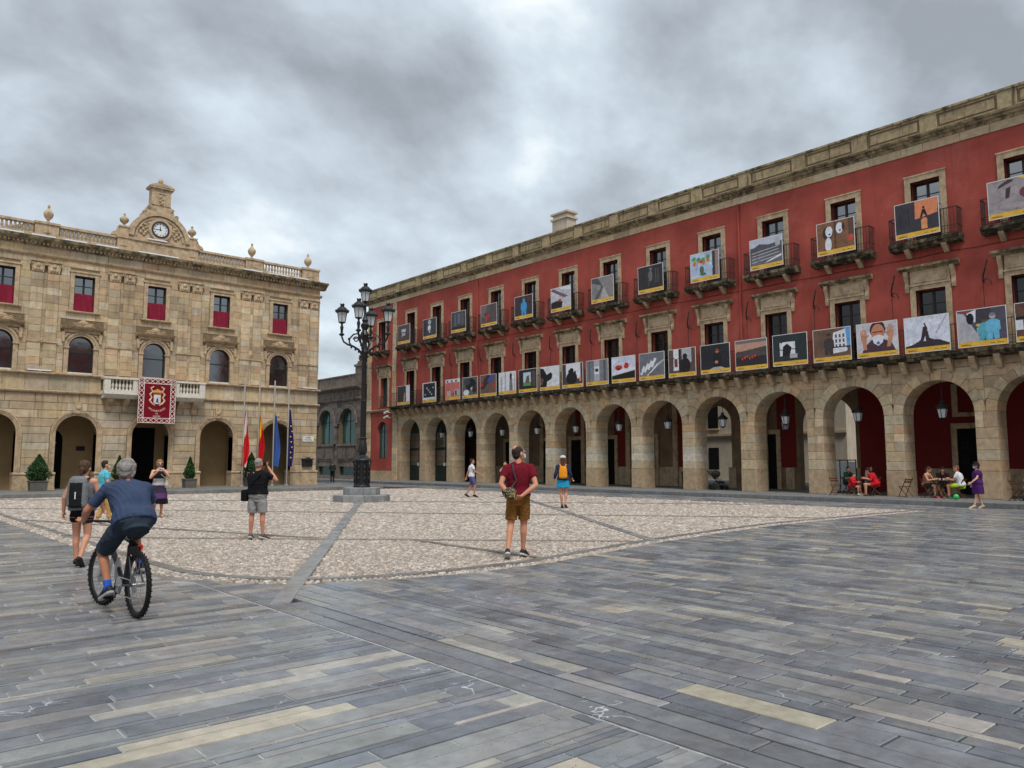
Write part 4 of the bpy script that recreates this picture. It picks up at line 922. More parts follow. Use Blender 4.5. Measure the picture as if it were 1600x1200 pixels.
for c in gw:
    b = MB(TG); ring(b, c, 5.1, 1.38, 1.75, -.4, .12, n=18, col=GP[3]); b.build('window_surround', M['grey_stone'], gb, smooth=True, angle=35)
    b = MB(TG); b.box(c-1.75, c+1.75, -.3, .16, 3.1, 3.3, GP[3]); b.build('window_sill', M['grey_stone'], gb)
    b = MB(TG); b.box(c-1.7, c+1.7, -.3, .06, 1.75, 3.095, GP[2]); b.box(c-1.5, c-.1, .055, .1, 1.95, 2.9, GP[0]); b.box(c+.1, c+1.5, .055, .1, 1.95, 2.9, GP[0]); b.build('apron_panel', M['grey_stone'], gb)
    b = MB(TG); b.prism([(c-1.38, 3.3), (c+1.38, 3.3)]+arcpts(c, 5.1, 1.38, 0, 180, 14), -.36, -.32); w = b.build('arched_window', M['glass_green'], gb)
    b = MB(TG); b.box(c-1.38, c+1.38, -.32, -.28, 5.3, 5.38); b.box(c-.03, c+.03, -.32, -.28, 3.3, 6.4); b.build('glazing_bar', M['frame_dark'], w)
    b = MB(TG); b.box(c-1.4, c+1.4, -.3, -.26, .25, 1.3); b.build('basement_window', M['glass_green'], gb)
    b = MB(TG); b.tube([(c+2.0, .12, 3.3), (c+2.0, .12, 4.9)], .16, 10, GP[3]); b.lathe([(0.1, 0)], n=3, cap=False) if 0 else None; b.box(c+1.75, c+2.25, -.02, .3, 4.9, 5.2, GP[3]); b.build('column', M['grey_stone'], gb, smooth=True, angle=35)
b = MB(TG); b.prof([(-.3, 7.15), (.1, 7.15), (.2, 7.3), (-.02, 7.4), (-.02, 8.1), (.3, 8.2), (.5, 8.32), (.5, 8.45), (.05, 8.55), (.05, 9.4), (.12, 9.42), (.12, 9.52), (-.3, 9.52)], G0, G1, GP[1]); b.build('cornice', M['grey_stone'], gb)
b = MB(TG); b.box(G0-.1, G0+1.0, -1, .1, 8.55, 10.1, GP[1]); b.box(G0-.2, G0+1.1, -1.1, .2, 10.1, 10.3, GP[1]); b.lathe([(0.2, 0)], n=3, cap=False) if 0 else None; b.ball((G0+.45, -.4, 10.9), .45, 12, 8, GP[1]); b.prism([(G0-.1, 10.3), (G0+1, 10.3), (G0+.7, 10.6), (G0+.2, 10.6)], -.9, 0, GP[1]); b.build('corner_finial', M['grey_stone'], gb, smooth=True, angle=35)
for k in range(2): b = MB(TG); b.box(G0, G1, -.02, .9-.4*k, .17+.15*k, .17+.15*(k+1), GP[3]); b.build('step', M['grey_stone'], gb)

# ------------------------------------------------------------------ the other two sides of the square (behind the viewpoint, seen only as reflections in the panes)
def far_side(name, label, T, n, step, mat):
    root = empty(name, T[0](0, 0, 0), label, 'building'); L_ = n*step/2; cs = [-L_+step*(i+.5) for i in range(n)]
    b = MB(T); backing(b, 0, 17, -L_, L_, [(c-.6, c+.6, z, z+2.7) for c in cs for z in (6.3, 11.1)], [(c, 1.4, 3.7, -.1) for c in cs], -.5, 0); b.build('wall', mat, root)
    b = MB(T); b.box(-L_, L_, -10, -.6, 5.8, 16.8); b.box(-L_, L_, -10, -3.6, 0, 5.8); b.build('main_block', M['dark'], root)
    b = MB(T); b.prof([(0, 15.6), (.5, 15.7), (.5, 15.95), (0, 16.1)], -L_, L_); b.build('cornice', M['trim'], root)
    for c in cs:
        for z in (6.3, 11.1): pane(T, name, 1.2, 2.7, root, c, -.3, z+1.35, M['glass'], 'window')
TB = (lambda u, d, z: (9+u, -17+d, z), False); TL = (lambda u, d, z: (-15+d, 16+u, z), True)
far_side('arcaded_house', 'arcaded building closing the square behind the viewer', TB, 12, 3.63, M['red'])
far_side('plaza_house', 'pale building closing the square left of the viewer', TL, 12, 3.63, M['plaster'])
# ------------------------------------------------------------------ photo panels hung on the balconies
def rect(c, x0, y0, x1, y1): return (c, [(x0, y0), (x1, y0), (x1, y1), (x0, y1)])
def ell(c, x, y, rx, ry, n=14): return (c, [(x+rx*math.cos(2*math.pi*i/n), y+ry*math.sin(2*math.pi*i/n)) for i in range(n)])
def pol(c, *p): return (c, list(p))
def clip(poly):
    for ax, lim, sg in ((0, 0, 1), (0, 1, -1), (1, 0, 1), (1, 1, -1)):
        out = []
        for i in range(len(poly)):
            p, q = poly[i-1], poly[i]; dp, dq = (p[ax]-lim)*sg, (q[ax]-lim)*sg
            if (dp >= 0) != (dq >= 0): t = dp/(dp-dq); out.append((p[0]+(q[0]-p[0])*t, p[1]+(q[1]-p[1])*t))
            if dq >= 0: out.append(q)
        poly = out
        if not poly: return []
    return poly
def poster(u, d, z0, w, h, bg, shapes, label, group, seed, tilt=.0):
    q = random.Random(seed); root = empty('photo_panel', TR[0](u, d, z0), label, 'poster', group)
    rim = .028; L_ = lambda x: u+w/2-x*w
    ox, oz, rot = 0, q.uniform(-.01, .01), q.uniform(-.006, .006)
    def P(x, y, dd): xx, zz = (x-.5)*w, y*h; return (u-(xx*math.cos(rot)-zz*math.sin(rot)), d+dd+zz*.012, z0+oz+zz*math.cos(rot)+xx*math.sin(rot))
    b = MB(TR); b.hexa([P(0, 0, 0), P(1, 0, 0), P(1, 0, .018), P(0, 0, .018), P(0, 1, 0), P(1, 1, 0), P(1, 1, .018), P(0, 1, .018)]); b.build('board', M['board'], root)
    iw, ih = rim/w, rim/h; ys = ih+.125
    b = MB(TR); b.add([P(iw, ih, .0195), P(1-iw, ih, .0195), P(1-iw, ys, .0195), P(iw, ys, .0195)], [(0, 1, 2, 3)], S(226, 178, 62)); st_ = b.build('caption_strip', M['print'], root)
    b = MB(TR)
    for x0, x1, y0, y1 in ((.07, .2, .05, .058), (.07, .27, .026, .04), (.66, .75, .038, .05), (.79, .92, .036, .052)): b.add([P(x0, ih+y0, .0205), P(x1, ih+y0, .0205), P(x1, ih+y1, .0205), P(x0, ih+y1, .0205)], [(0, 1, 2, 3)], S(70, 52, 24))
    b.build('caption_print', M['print'], st_)
    b = MB(TR); X = lambda x: iw+x*(1-2*iw); Yf = lambda y: ys+y*(1-ih-ys)
    allsh = [rect(bg, 0, 0, 1, 1)]+list(shapes)
    # a little soft tonal scatter, as in a photograph
    for k in range(10):
        cx, cy = q.random(), q.random(); base = allsh[0][0]; f = q.uniform(.86, 1.14); allsh.insert(1, ell(tuple(min(1, c*f) for c in base), cx, cy, q.uniform(.08, .28), q.uniform(.06, .25), 9))
    def inside(x, y, poly):
        r_ = False; j = len(poly)-1
        for i in range(len(poly)):
            (xi, yi), (xj, yj) = poly[i], poly[j]
            if (yi > y) != (yj > y) and x < (xj-xi)*(y-yi)/(yj-yi+1e-9)+xi: r_ = not r_
            j = i
        return r_
    base_n = len(allsh)
    for k in range(90):
        cx, cy = q.random(), q.random(); loc = [c for c, p in allsh[:base_n] if inside(cx, cy, p)]
        if len(loc) and len([1 for c, p in allsh[base_n-len(shapes):base_n] if inside(cx, cy, p)]) == 0: f = q.uniform(.82, 1.2); sz = q.uniform(.012, .05); allsh.append((tuple(min(1, c*f) for c in loc[-1]), [(cx+sz*q.uniform(.4, 1.2)*math.cos(a), cy+sz*q.uniform(.4, 1.2)*math.sin(a)) for a in [2*math.pi*m/7 for m in range(7)]]))
    for k, (c, pts) in enumerate(allsh):
        pts = clip(pts)
        if len(pts) >= 3: b.add([P(X(x), Yf(y), .0195+.00012*k) for x, y in pts], [tuple(range(len(pts)))], c)
    b.build('photograph', M['print'], root)
    return root
K = S(30, 28, 32); DK = S(48, 42, 46); W_ = S(222, 224, 232); G_ = S(120, 120, 124); LG = S(178, 178, 184); SK = S(196, 140, 112); RED = S(196, 48, 44); BR = S(104, 80, 68); TEAL = S(90, 170, 190)
def person_sh(x, y, s, body, skin=SK): return [pol(body, (x-.1*s, y-.12*s), (x-.015*s, y-.12*s), (x, y+.06*s), (x+.015*s, y-.12*s), (x+.1*s, y-.12*s), (x+.1*s, y+.1*s), (x+.13*s, y+.12*s), (x+.12*s, y+.34*s), (x+.05*s, y+.4*s), (x-.05*s, y+.4*s), (x-.12*s, y+.34*s), (x-.13*s, y+.12*s), (x-.1*s, y+.1*s)), ell(skin, x, y+.48*s, .055*s, .075*s), ell(tuple(c*.45 for c in skin), x, y+.52*s, .055*s, .05*s)]
def hand_sh(x, y, s, m=1, c=SK): return [ell(c, x, y, .075*s, .12*s), pol(c, (x-.05*s, y-.05*s), (x+.06*s, y-.05*s), (x+.04*s*m+.03*s, y-.4*s), (x+.04*s*m-.06*s, y-.4*s)), pol(c, (x+m*.06*s, y-.04*s), (x+m*.15*s, y+.1*s), (x+m*.12*s, y+.13*s), (x+m*.04*s, y+.04*s))]+[pol(c, (x-.075*s+.04*i*s, y+.06*s), (x-.042*s+.04*i*s, y+.06*s), (x-.05*s+.045*i*s, y+(.28, .33, .32, .26)[i]*s), (x-.082*s+.045*i*s, y+(.28, .33, .32, .26)[i]*s)) for i in range(4)]
LOW = [
 (DK, [rect(W_, .72, 0, 1, 1), pol(SK, (.5, .0), (.62, .0), (.66, .5), (.6, .62), (.56, .45)), pol(K, (.0, 0), (.3, 0), (.2, .5), (0, .7))], 'leftmost of the lower panels, dark doorway with white edge'),
 (W_, [rect(K, .05, .12, .95, .97)]+[ell(LG, .2+.12*i, .3+.13*((i*7) % 4), .06, .05) for i in range(6)], 'dark picture framed in white, second from the far end below'),
 (S(200, 112, 104), [rect(W_, 0, .82, 1, 1)]+[rect(S(70, 80, 120), .08+.3*i, .84, .2+.3*i, .96) for i in range(3)]+[rect(LG, .1, .05, .35, .35), rect(LG, .62, .05, .95, .4), rect(DK, .68, .08, .78, .34), ell(RED, .55, .15, .06, .08)], 'picture of a pink house front with windows'),
 (S(96, 98, 100), [ell(K, .55, .6, .36, .34), ell(S(70, 72, 74), .3, .75, .22, .2), ell(W_, .25, .15, .2, .16), ell(LG, .65, .35, .12, .1), ell(DK, .8, .3, .15, .2)], 'grey picture of dark trees with white patch'),
 (S(116, 92, 84), [pol(S(60, 50, 52), (0, .3), (.2, .2), (.75, .8), (.6, 1), (.4, 1)), pol(S(70, 86, 160), (.4, .6), (.65, .95), (.95, 1), (.7, .62)), ell(RED, .1, .5, .1, .13), ell(RED, .9, .36, .08, .12)], 'street picture with blue car and two red umbrellas'),
 (W_, [rect(LG, .1, 0, .2, .8), rect(LG, .35, 0, .42, 1), ell(K, .72, .75, .07, .2), pol(G_, (.62, 0), (.82, 0), (.8, .62), (.65, .62)), rect(LG, .9, 0, .96, .9)], 'pale picture of white curtains and a dark figure'),
 (DK, [rect(S(190, 208, 226), .25, .15, .68, .85), rect(S(96, 150, 90), .25, .15, .68, .34), pol(S(110, 90, 80), (.35, .3), (.45, .65), (.58, .7), (.6, .3)), rect(S(86, 74, 76), .74, .1, .95, .9)], 'dark room picture with a bright window and green lawn'),
 (W_, [pol(K, (0, 0), (.35, 0), (.38, .25), (.62, .38), (.66, .58), (.58, .72), (.36, .6), (.2, .9), (0, 1)), pol(BR, (0, .1), (.12, .1), (.2, .4), (0, .5))], 'black animal silhouette against white'),
 (S(74, 68, 72), [rect(W_, .18, .25, .9, 1), rect(K, .3, .3, .42, .7), rect(K, .58, .3, .68, .62), ell(K, .46, .3, .28, .3), ell(K, .46, .65, .11, .14), ell(S(214, 130, 90), .88, .2, .06, .1)], 'silhouette of a person before two white windows'),
 (S(128, 130, 138), [rect(S(100, 102, 110), .1, 0, .18, 1), rect(LG, .36, 0, .62, 1), rect(S(92, 94, 102), .8, 0, .9, 1), rect(W_, .38, .35, .6, .7), rect(K, .42, .46, .56, .6)], 'grey curtain picture with small light square'),
 (S(206, 212, 228), [pol(K, (0, 0), (1, 0), (1, .34), (0, .16)), pol(W_, (0, .2), (1, .38), (1, .5), (0, .38)), ell(RED, .3, .52, .16, .12), ell(RED, .63, .58, .11, .14), ell(K, .3, .45, .06, .05)], 'pale sky picture with red shapes above a dark slope'),
 (S(112, 116, 124), [pol(W_, (.02+.15*i, .1+.1*i), (.1+.15*i, .06+.1*i), (.26+.15*i, .42+.1*i), (.17+.15*i, .48+.1*i)) for i in range(4)]+[pol(W_, (.3, .02), (.36, .02), (.78, .46), (.72, .5)), pol(LG, (.7, .5), (1, .7), (1, .6), (.78, .44))], 'grey street picture with white zebra crossing'),
 (S(92, 76, 72), [rect(W_, .18, .1, .38, 1), rect(S(120, 60, 70), .22, .25, .34, .6), rect(K, .4, 0, .46, 1), rect(LG, .5, .4, .86, 1), ell(K, .62, .28, .2, .34), ell(K, .62, .68, .09, .11)], 'silhouette of a man standing in a lit doorway'),
 (S(40, 40, 46), person_sh(.58, .2, 1.1, K, S(190, 110, 80))+[ell(SK, .55, .28, .06, .06), pol(LG, (.3, 0), (.85, 0), (.7, .08), (.45, .08))], 'dark portrait of a man in black with folded hands'),
 (S(86, 74, 74), [pol(S(190, 150, 130), (0, .55), (1, .7), (1, .9), (0, .95)), rect(S(120, 108, 112), 0, .88, 1, 1), rect(DK, 0, 0, 1, .35)]+[ell(S(220, 70, 50), .22+.08*i, .28+.04*(i % 3), .025, .05) for i in range(6)], 'dusk picture of a crowd with red lights'),
 (S(44, 52, 56), [rect(W_, .2, .2, .66, .72), pol(K, (.28, .2), (.5, .2), (.56, .5), (.42, .66), (.3, .55)), rect(K, .2, .42, .66, .45), rect(LG, .5, .1, .72, .26)], 'dark teal picture of a figure at a bright window'),
 (S(110, 84, 72), [rect(S(96, 160, 220), .84, .3, 1, 1), pol(W_, (.5, .1), (.92, .15), (.88, .95), (.55, .85))]+[rect(S(90, 88, 96), .6+.1*i, .3+.18*j, .65+.1*i, .42+.18*j) for i in range(3) for j in range(3)]+person_sh(.42, .2, 1.15, S(66, 58, 58), BR)+[rect(K, .5, .3, 1, .34)], 'man at a railing before a white block and blue sky'),
 (S(206, 200, 208), [pol(S(78, 54, 64), (.1, 0), (.95, 0), (.86, .28), (.66, .42), (.36, .42), (.22, .25)), ell(S(62, 42, 38), .53, .76, .2, .3), ell(S(198, 132, 108), .53, .66, .165, .3), rect(S(90, 56, 48), .4, .66, .66, .7), pol(W_, (.38, .5), (.45, .56), (.53, .58), (.61, .56), (.68, .5), (.64, .3), (.53, .2), (.42, .3)), ell(S(92, 104, 180), .53, .3, .04, .055)]+hand_sh(.17, .5, 1.0, 1)+hand_sh(.84, .56, 1.05, -1), 'person in a white face mask holding up both hands'),
 (S(216, 220, 236), [pol(S(58, 48, 54), (0, 0), (1, 0), (1, .06), (.78, .2), (.66, .22), (.56, .28), (.52, .62), (.46, .82), (.42, .62), (.36, .24), (.2, .12), (0, .05)), pol(S(216, 220, 236), (.42, .2), (.48, .18), (.47, .36)), pol(LG, (.95, .98), (.97, .94), (.72, .4), (.7, .44))], 'white sheet printed with a dark pointed peak'),
 (S(88, 82, 98), [pol(LG, (0, 0), (.5, 0), (.14, .9), (0, .95)), rect(S(66, 62, 70), .38, .4, .72, 1), pol(W_, (.2, .9), (.4, 1), (.38, .6), (.26, .62)), ell(K, .27, .72, .08, .18), rect(LG, .4, .2, .56, .42)]+person_sh(.56, .1, 1.15, TEAL, BR)+person_sh(.73, .16, 1.2, S(110, 186, 220), LG)+[pol(RED, (.1, .98), (.2, .9), (.24, 1)), ell(S(206, 190, 90), .43, .5, .05, .04)], 'two medical workers in blue gowns'),
 (S(104, 70, 62), [rect(W_, .0, .2, .14, .5), rect(K, 0, .5, .3, .6), rect(W_, .5, .1, .9, .5), ell(SK, .3, .3, .1, .14)], 'cut off by the right edge of the lower row'),
]
UPP = [
 (S(78, 68, 68), [rect(LG, .3, .55, .68, .75), rect(LG, .34, .32, .62, .5), rect(W_, .4, .6, .6, .66), ell(S(190, 120, 90), .36, .3, .05, .06)], 'leftmost of the upper panels, dark with pale blocks'),
 (S(62, 62, 68), [ell(LG, .5, .8, .12, .16), ell(W_, .48, .45, .12, .18), rect(LG, .44, .15, .55, .4), rect(K, .1, 0, .2, 1)], 'dark grey picture with a pale standing figure'),
 (S(70, 70, 76), [rect(S(96, 98, 106), .2, .2, .35, .9), rect(S(104, 106, 116), .45, .3, .62, .9), rect(S(90, 90, 98), .72, .2, .86, .9), rect(K, 0, 0, 1, .15)], 'dim grey hall picture, third from the far end above'),
 (S(92, 78, 78), [pol(S(120, 104, 104), (0, 1), (.4, 1), (.25, .3), (0, .4)), ell(RED, .35, .25, .08, .14), ell(RED, .48, .4, .05, .1), ell(S(60, 80, 66), .3, .5, .08, .1)], 'brown picture with small red figures'),
 (S(60, 52, 56), person_sh(.52, .15, 1.35, S(70, 150, 210), S(120, 160, 190))+[rect(S(70, 150, 210), .46, .05, .5, .3), rect(S(70, 150, 210), .54, .05, .58, .3), ell(S(120, 40, 40), .82, .8, .08, .1)], 'figure in a bright blue gown on dark ground'),
 (S(190, 192, 202), [pol(S(120, 90, 96), (0, .9), (.1, 1), (.9, .5), (.7, .46)), pol(K, (0, 0), (.55, .0), (.6, .3), (.3, .36), (0, .3)), ell(RED, .45, .38, .1, .06), pol(W_, (.5, .9), (1, .8), (1, 1), (.5, 1))], 'pale picture of cars under slanting lines'),
 (S(140, 136, 136), [pol(S(92, 90, 92), (.1, 0), (.3, 0), (.55, .55), (.5, .6)), pol(S(176, 172, 172), (.4, 0), (.8, 0), (.6, .5), (.55, .5)), pol(S(84, 82, 86), (.0, 1), (.3, 1), (.5, .6), (0, .8)), ell(K, .48, .55, .05, .03)], 'grey road picture running to a far point'),
 (S(50, 48, 52), [ell(S(110, 106, 104), .5, .55, .09, .24), rect(S(84, 82, 84), .7, .2, .74, .85), rect(S(90, 88, 90), .8, .2, .83, .85), ell(S(120, 110, 104), .52, .85, .06, .08), rect(S(70, 68, 70), .4, .1, .46, .5)], 'almost black picture of a bent figure'),
 (S(176, 196, 220), [rect(S(70, 56, 60), .78, 0, .88, 1), rect(S(150, 130, 128), .88, 0, 1, 1)]+[ell(S(220, 120, 60), .15+.16*i, .6+.08*(i % 2), .07, .1) for i in range(4)]+[ell(S(90, 150, 100), .12+.17*i, .8-.05*(i % 3), .08, .09) for i in range(4)]+[ell(S(90, 100, 90), .4, .3, .08, .16), ell(S(80, 110, 80), .45, .12, .12, .06), ell(RED, .38, .65, .05, .06)], 'pale blue picture of bright flowers'),
 (S(104, 104, 112), [rect(S(190, 194, 210), 0, .7, 1, 1), pol(S(84, 84, 92), (0, .62), (.3, .8), (.6, .72), (1, .78), (1, .4), (0, .4)), rect(LG, .8, .62, .95, .92)]+[pol(LG, (.05, .1+.12*i), (.9, .22+.12*i), (.9, .25+.12*i), (.05, .14+.12*i)) for i in range(4)]+[pol(W_, (.45, .02), (.98, .2), (.98, .28), (.55, .1))], 'grey hillside and fields picture'),
 (S(132, 92, 66), [rect(S(82, 58, 46), .47, 0, .52, 1), rect(S(96, 70, 56), .85, .2, 1, 1), ell(S(60, 46, 42), .3, .62, .15, .25), ell(W_, .33, .66, .1, .2), ell(W_, .3, .2, .09, .26), ell(W_, .62, .72, .1, .2), ell(S(60, 46, 42), .72, .74, .04, .15), ell(K, .34, .56, .03, .03), ell(K, .63, .64, .03, .03), ell(S(190, 80, 70), .9, .3, .1, .12)], 'brown picture of two white shaggy dogs'),
 (S(60, 58, 66), [pol(S(222, 136, 96), (.46, .4), (.98, .5), (1, 1), (.47, 1)), rect(S(46, 44, 52), .1, .2, .14, .7), rect(S(46, 44, 52), .3, .25, .33, .7), rect(S(90, 56, 40), .58, 0, .76, .35), pol(S(222, 150, 100), (.6, .04), (.74, .04), (.74, .4), (.6, .4)), pol(K, (.58, .45), (.62, .42), (.66, .56), (.72, .44), (.75, .46), (.7, .7), (.64, .7)), ell(K, .67, .75, .03, .04)], 'silhouette before orange water beside a dark block'),
 (S(160, 150, 152), [pol(S(70, 60, 66), (.2, .75), (.5, .9), (.52, .96), (.4, .98), (.22, .84)), pol(S(64, 56, 60), (.34, .4), (.42, .42), (.46, .75), (.36, .72)), ell(S(110, 60, 66), .72, .5, .1, .16), pol(S(226, 190, 90), (.6, 1), (.7, 1), (1, .8), (1, .72)), ell(RED, .96, .62, .1, .16), rect(K, .9, .5, 1, .58)], 'grey ground with a bird-like shadow and red coats'),
]
LU = [52.73, 49.1, 46.08, 44.0, 41.93, 39.86, 37.78, 35.71, 33.64, 31.57, 29.5, 27.42, 25.35, 23.25, 21.14, 19.05, 16.96, 14.9, 12.84, 10.76, 8.69]
UU = [52.96, 49.3, 45.58, 42.0, 38.31, 34.74, 31.16, 27.48, 23.83, 20.19, 16.62, 13.03, 9.4]
for i, (u, (bg, sh, lb)) in enumerate(zip(LU, LOW)): poster(u, .69, 6.25, 1.8, 1.53, bg, sh, 'lower row photo panel: '+lb, 'photo panels on the long first floor railing', i)
for i, (u, (bg, sh, lb)) in enumerate(zip(UU, UPP)): poster(u, .585, 11.26, 1.81, 1.56, bg, sh, 'upper balcony photo panel: '+lb, 'photo panels on the upper balconies', 50+i)
# ------------------------------------------------------------------ lamp standard in the square
LX, LY = 17.0, 29.35
def lantern(b_frame, cx, cy, z0, s=1.0, hang=False):
    """six-sided lantern, z0 = bottom"""
    F = b_frame; n = 6
    F.lathe([(.05*s, z0), (.07*s, z0+.03*s), (.15*s, z0+.06*s), (.16*s, z0+.09*s)], cx, cy, n)
    for i in range(n):
        a = 2*math.pi*i/n; F.tube([(cx+.155*s*math.cos(a), cy+.155*s*math.sin(a), z0+.07*s), (cx+.235*s*math.cos(a), cy+.235*s*math.sin(a), z0+.52*s)], .014*s, 4)
    F.lathe([(.24*s, z0+.5*s), (.29*s, z0+.52*s), (.30*s, z0+.57*s), (.25*s, z0+.6*s), (.22*s, z0+.68*s), (.14*s, z0+.75*s), (.085*s, z0+.78*s), (.085*s, z0+.83*s), (.1*s, z0+.86*s), (.03*s, z0+.9*s)], cx, cy, 12)
    for i in range(12):
        a = 2*math.pi*i/12; F.ball((cx+.29*s*math.cos(a), cy+.29*s*math.sin(a), z0+.6*s), .028*s, 5, 4)
    for i in range(4):
        a = 2*math.pi*i/4; F.ball((cx+.08*s*math.cos(a), cy+.08*s*math.sin(a), z0+.89*s), .03*s, 5, 4)
def lantern_glass(G, cx, cy, z0, s=1.0): G.lathe([(.14*s, z0+.085*s), (.225*s, z0+.5*s)], cx, cy, 6)
def candelabra():
    root = empty('street_lamp', (LX, LY, 0), 'tall black iron candelabra lamp post with five lanterns on stepped stone base', 'street lamp')
    q = random.Random(4)
    for k, (r, z0, z1) in enumerate(((1.2, 0, .27), (.78, .27, .58))):
        for i in range(8):
            a0, a1 = R(45*i+20), R(45*(i+1)+20); g_ = .006
            P = [(LX+rr_*math.cos(a), LY+rr_*math.sin(a)) for rr_, a in ((.3, a0+.01), (r, a0+g_), (r, a1-g_), (.3, a1-.01))]
            b = MB(); b.slab(P, z0-.02, z1, .02, jit(S(142, 144, 146), .08, q)); b.build('base_stone', M['kerb'], root)
    b = MB(); b.lathe([(.36, .56), (.36, .64), (.33, .68), (.33, .72), (.30, .74), (.30, 1.62), (.34, 1.66), (.4, 1.74), (.36, 1.8), (.28, 1.84), (.18, 1.92), (.13, 1.98)], LX, LY, 12)
    for i in range(8):
        a = R(45*i+10); c, s_ = math.cos(a), math.sin(a); b.tube([(LX+.32*c, LY+.32*s_, .74), (LX+.33*c, LY+.33*s_, 1.5), (LX+.38*c, LY+.38*s_, 1.7)], .03, 5)
        for zz in (.95, 1.2, 1.42): b.ball((LX+.315*math.cos(a+.39), LY+.315*math.sin(a+.39), zz), (.05, .05, .09), 6, 5)
    b.build('pedestal', M['iron'], root, smooth=True, angle=40)
    b = MB(); b.lathe([(.13, 1.98), (.19, 2.05), (.2, 2.2), (.17, 2.45), (.14, 2.58), (.17, 2.62), (.17, 2.68), (.12, 2.72), (.115, 4.2), (.13, 4.23), (.13, 4.28), (.11, 4.3), (.1, 6.1), (.13, 6.2), (.12, 6.3), (.16, 6.4), (.12, 6.5), (.1, 6.9), (.14, 7.05), (.2, 7.15), (.15, 7.25), (.1, 7.35), (.17, 7.5), (.18, 7.6), (.1, 7.7), (.14, 7.8), (.09, 7.9), (.06, 8.05), (.05, 8.4), (.09, 8.45), (.04, 8.55)], LX, LY, 14); b.build('shaft', M['iron'], root, smooth=True, angle=40)
    ph = R(-YAW-4)
    def lan(cx, cy, z, k=1.0):
        F = MB(); lantern(F, cx, cy, z, k); f = F.build('lantern', M['iron'], root, smooth=True, angle=40); G = MB(); lantern_glass(G, cx, cy, z, k); G.build('lantern_glass', M['frost'], f)
    lan(LX, LY, 8.55, .98)
    for i in range(4):
        a = ph+math.pi/2*i; c, s_ = math.cos(a), math.sin(a); P = lambda r, z: (LX+r*c, LY+r*s_, z)
        b = MB()
        b.tube([P(.1, 6.3), P(.25, 6.5), P(.5, 6.66), P(.74, 6.74), P(.92, 6.86), P(1.0, 7.05), P(1.02, 7.2)], [.05, .05, .045, .045, .04, .04, .03], 7)
        b.tube([P(.12, 7.1), P(.3, 7.22), P(.5, 7.18), P(.66, 7.0), P(.68, 6.84), P(.6, 6.72)], .035, 6)
        b.tube([P(.38+.13*math.cos(t)*(1-t/14), 6.96+.13*math.sin(t)*(1-t/14)) for t in [k*.75 for k in range(13)]], .028, 5)
        for r_, z_ in ((.25, 6.42), (.4, 6.52), (.58, 6.62), (.7, 6.98), (.3, 7.28), (.16, 6.2)): b.ball(P(r_, z_), (.05, .05, .06), 6, 5)
        b.lathe([(.03, 7.1), (.11, 7.16), (.12, 7.2), (.05, 7.26), (.06, 7.4), (.08, 7.5), (.04, 7.6), (.05, 7.68)], LX+1.02*c, LY+1.02*s_, 10)
        b.build('arm', M['iron'], root, smooth=True, angle=40); lan(LX+1.02*c, LY+1.02*s_, 7.64)
    return root
candelabra()
# ------------------------------------------------------------------ lanterns hanging in the arches
ordn = ['rightmost', 'second', 'third', 'fourth', 'fifth', 'sixth', 'seventh', 'eighth', 'ninth', 'tenth', 'eleventh', 'twelfth', 'leftmost']
lo = None; order = 0
for c in BK[2:14]:
    x, y = XR+.55, c
    if lo is None:
        lo = empty('hanging_lantern', (x, y, 3.45), None, 'lantern', 'lanterns hanging in the arcade arches')
        F = MB(); lantern(F, x, y, 3.45, .9); F.tube([(x, y, 4.2), (x, y, 5.12)], .014, 5); F.ball((x, y, 4.72), .045, 6, 5); f = F.build('lantern_frame', M['iron'], lo, smooth=True, angle=40); G = MB(); lantern_glass(G, x, y, 3.45, .9); G.build('lantern_glass', M['frost'], f); o = lo
    else: o = copy_tree(lo); o.location = (x, y, 3.45)
    k = order; order += 1
    o['label'] = ('black lantern hanging in the arch cut by the right picture edge' if k == 0 else 'black lantern hanging in the %s whole arch counted from the right' % ordn[k].replace('second', 'second') if k > 1 else 'black lantern hanging in the rightmost whole arch')
o = copy_tree(lo); o.location = (XR+3.3, 21.7, 3.3); o['label'] = 'black lantern set deeper inside the arcade behind the second lantern row'
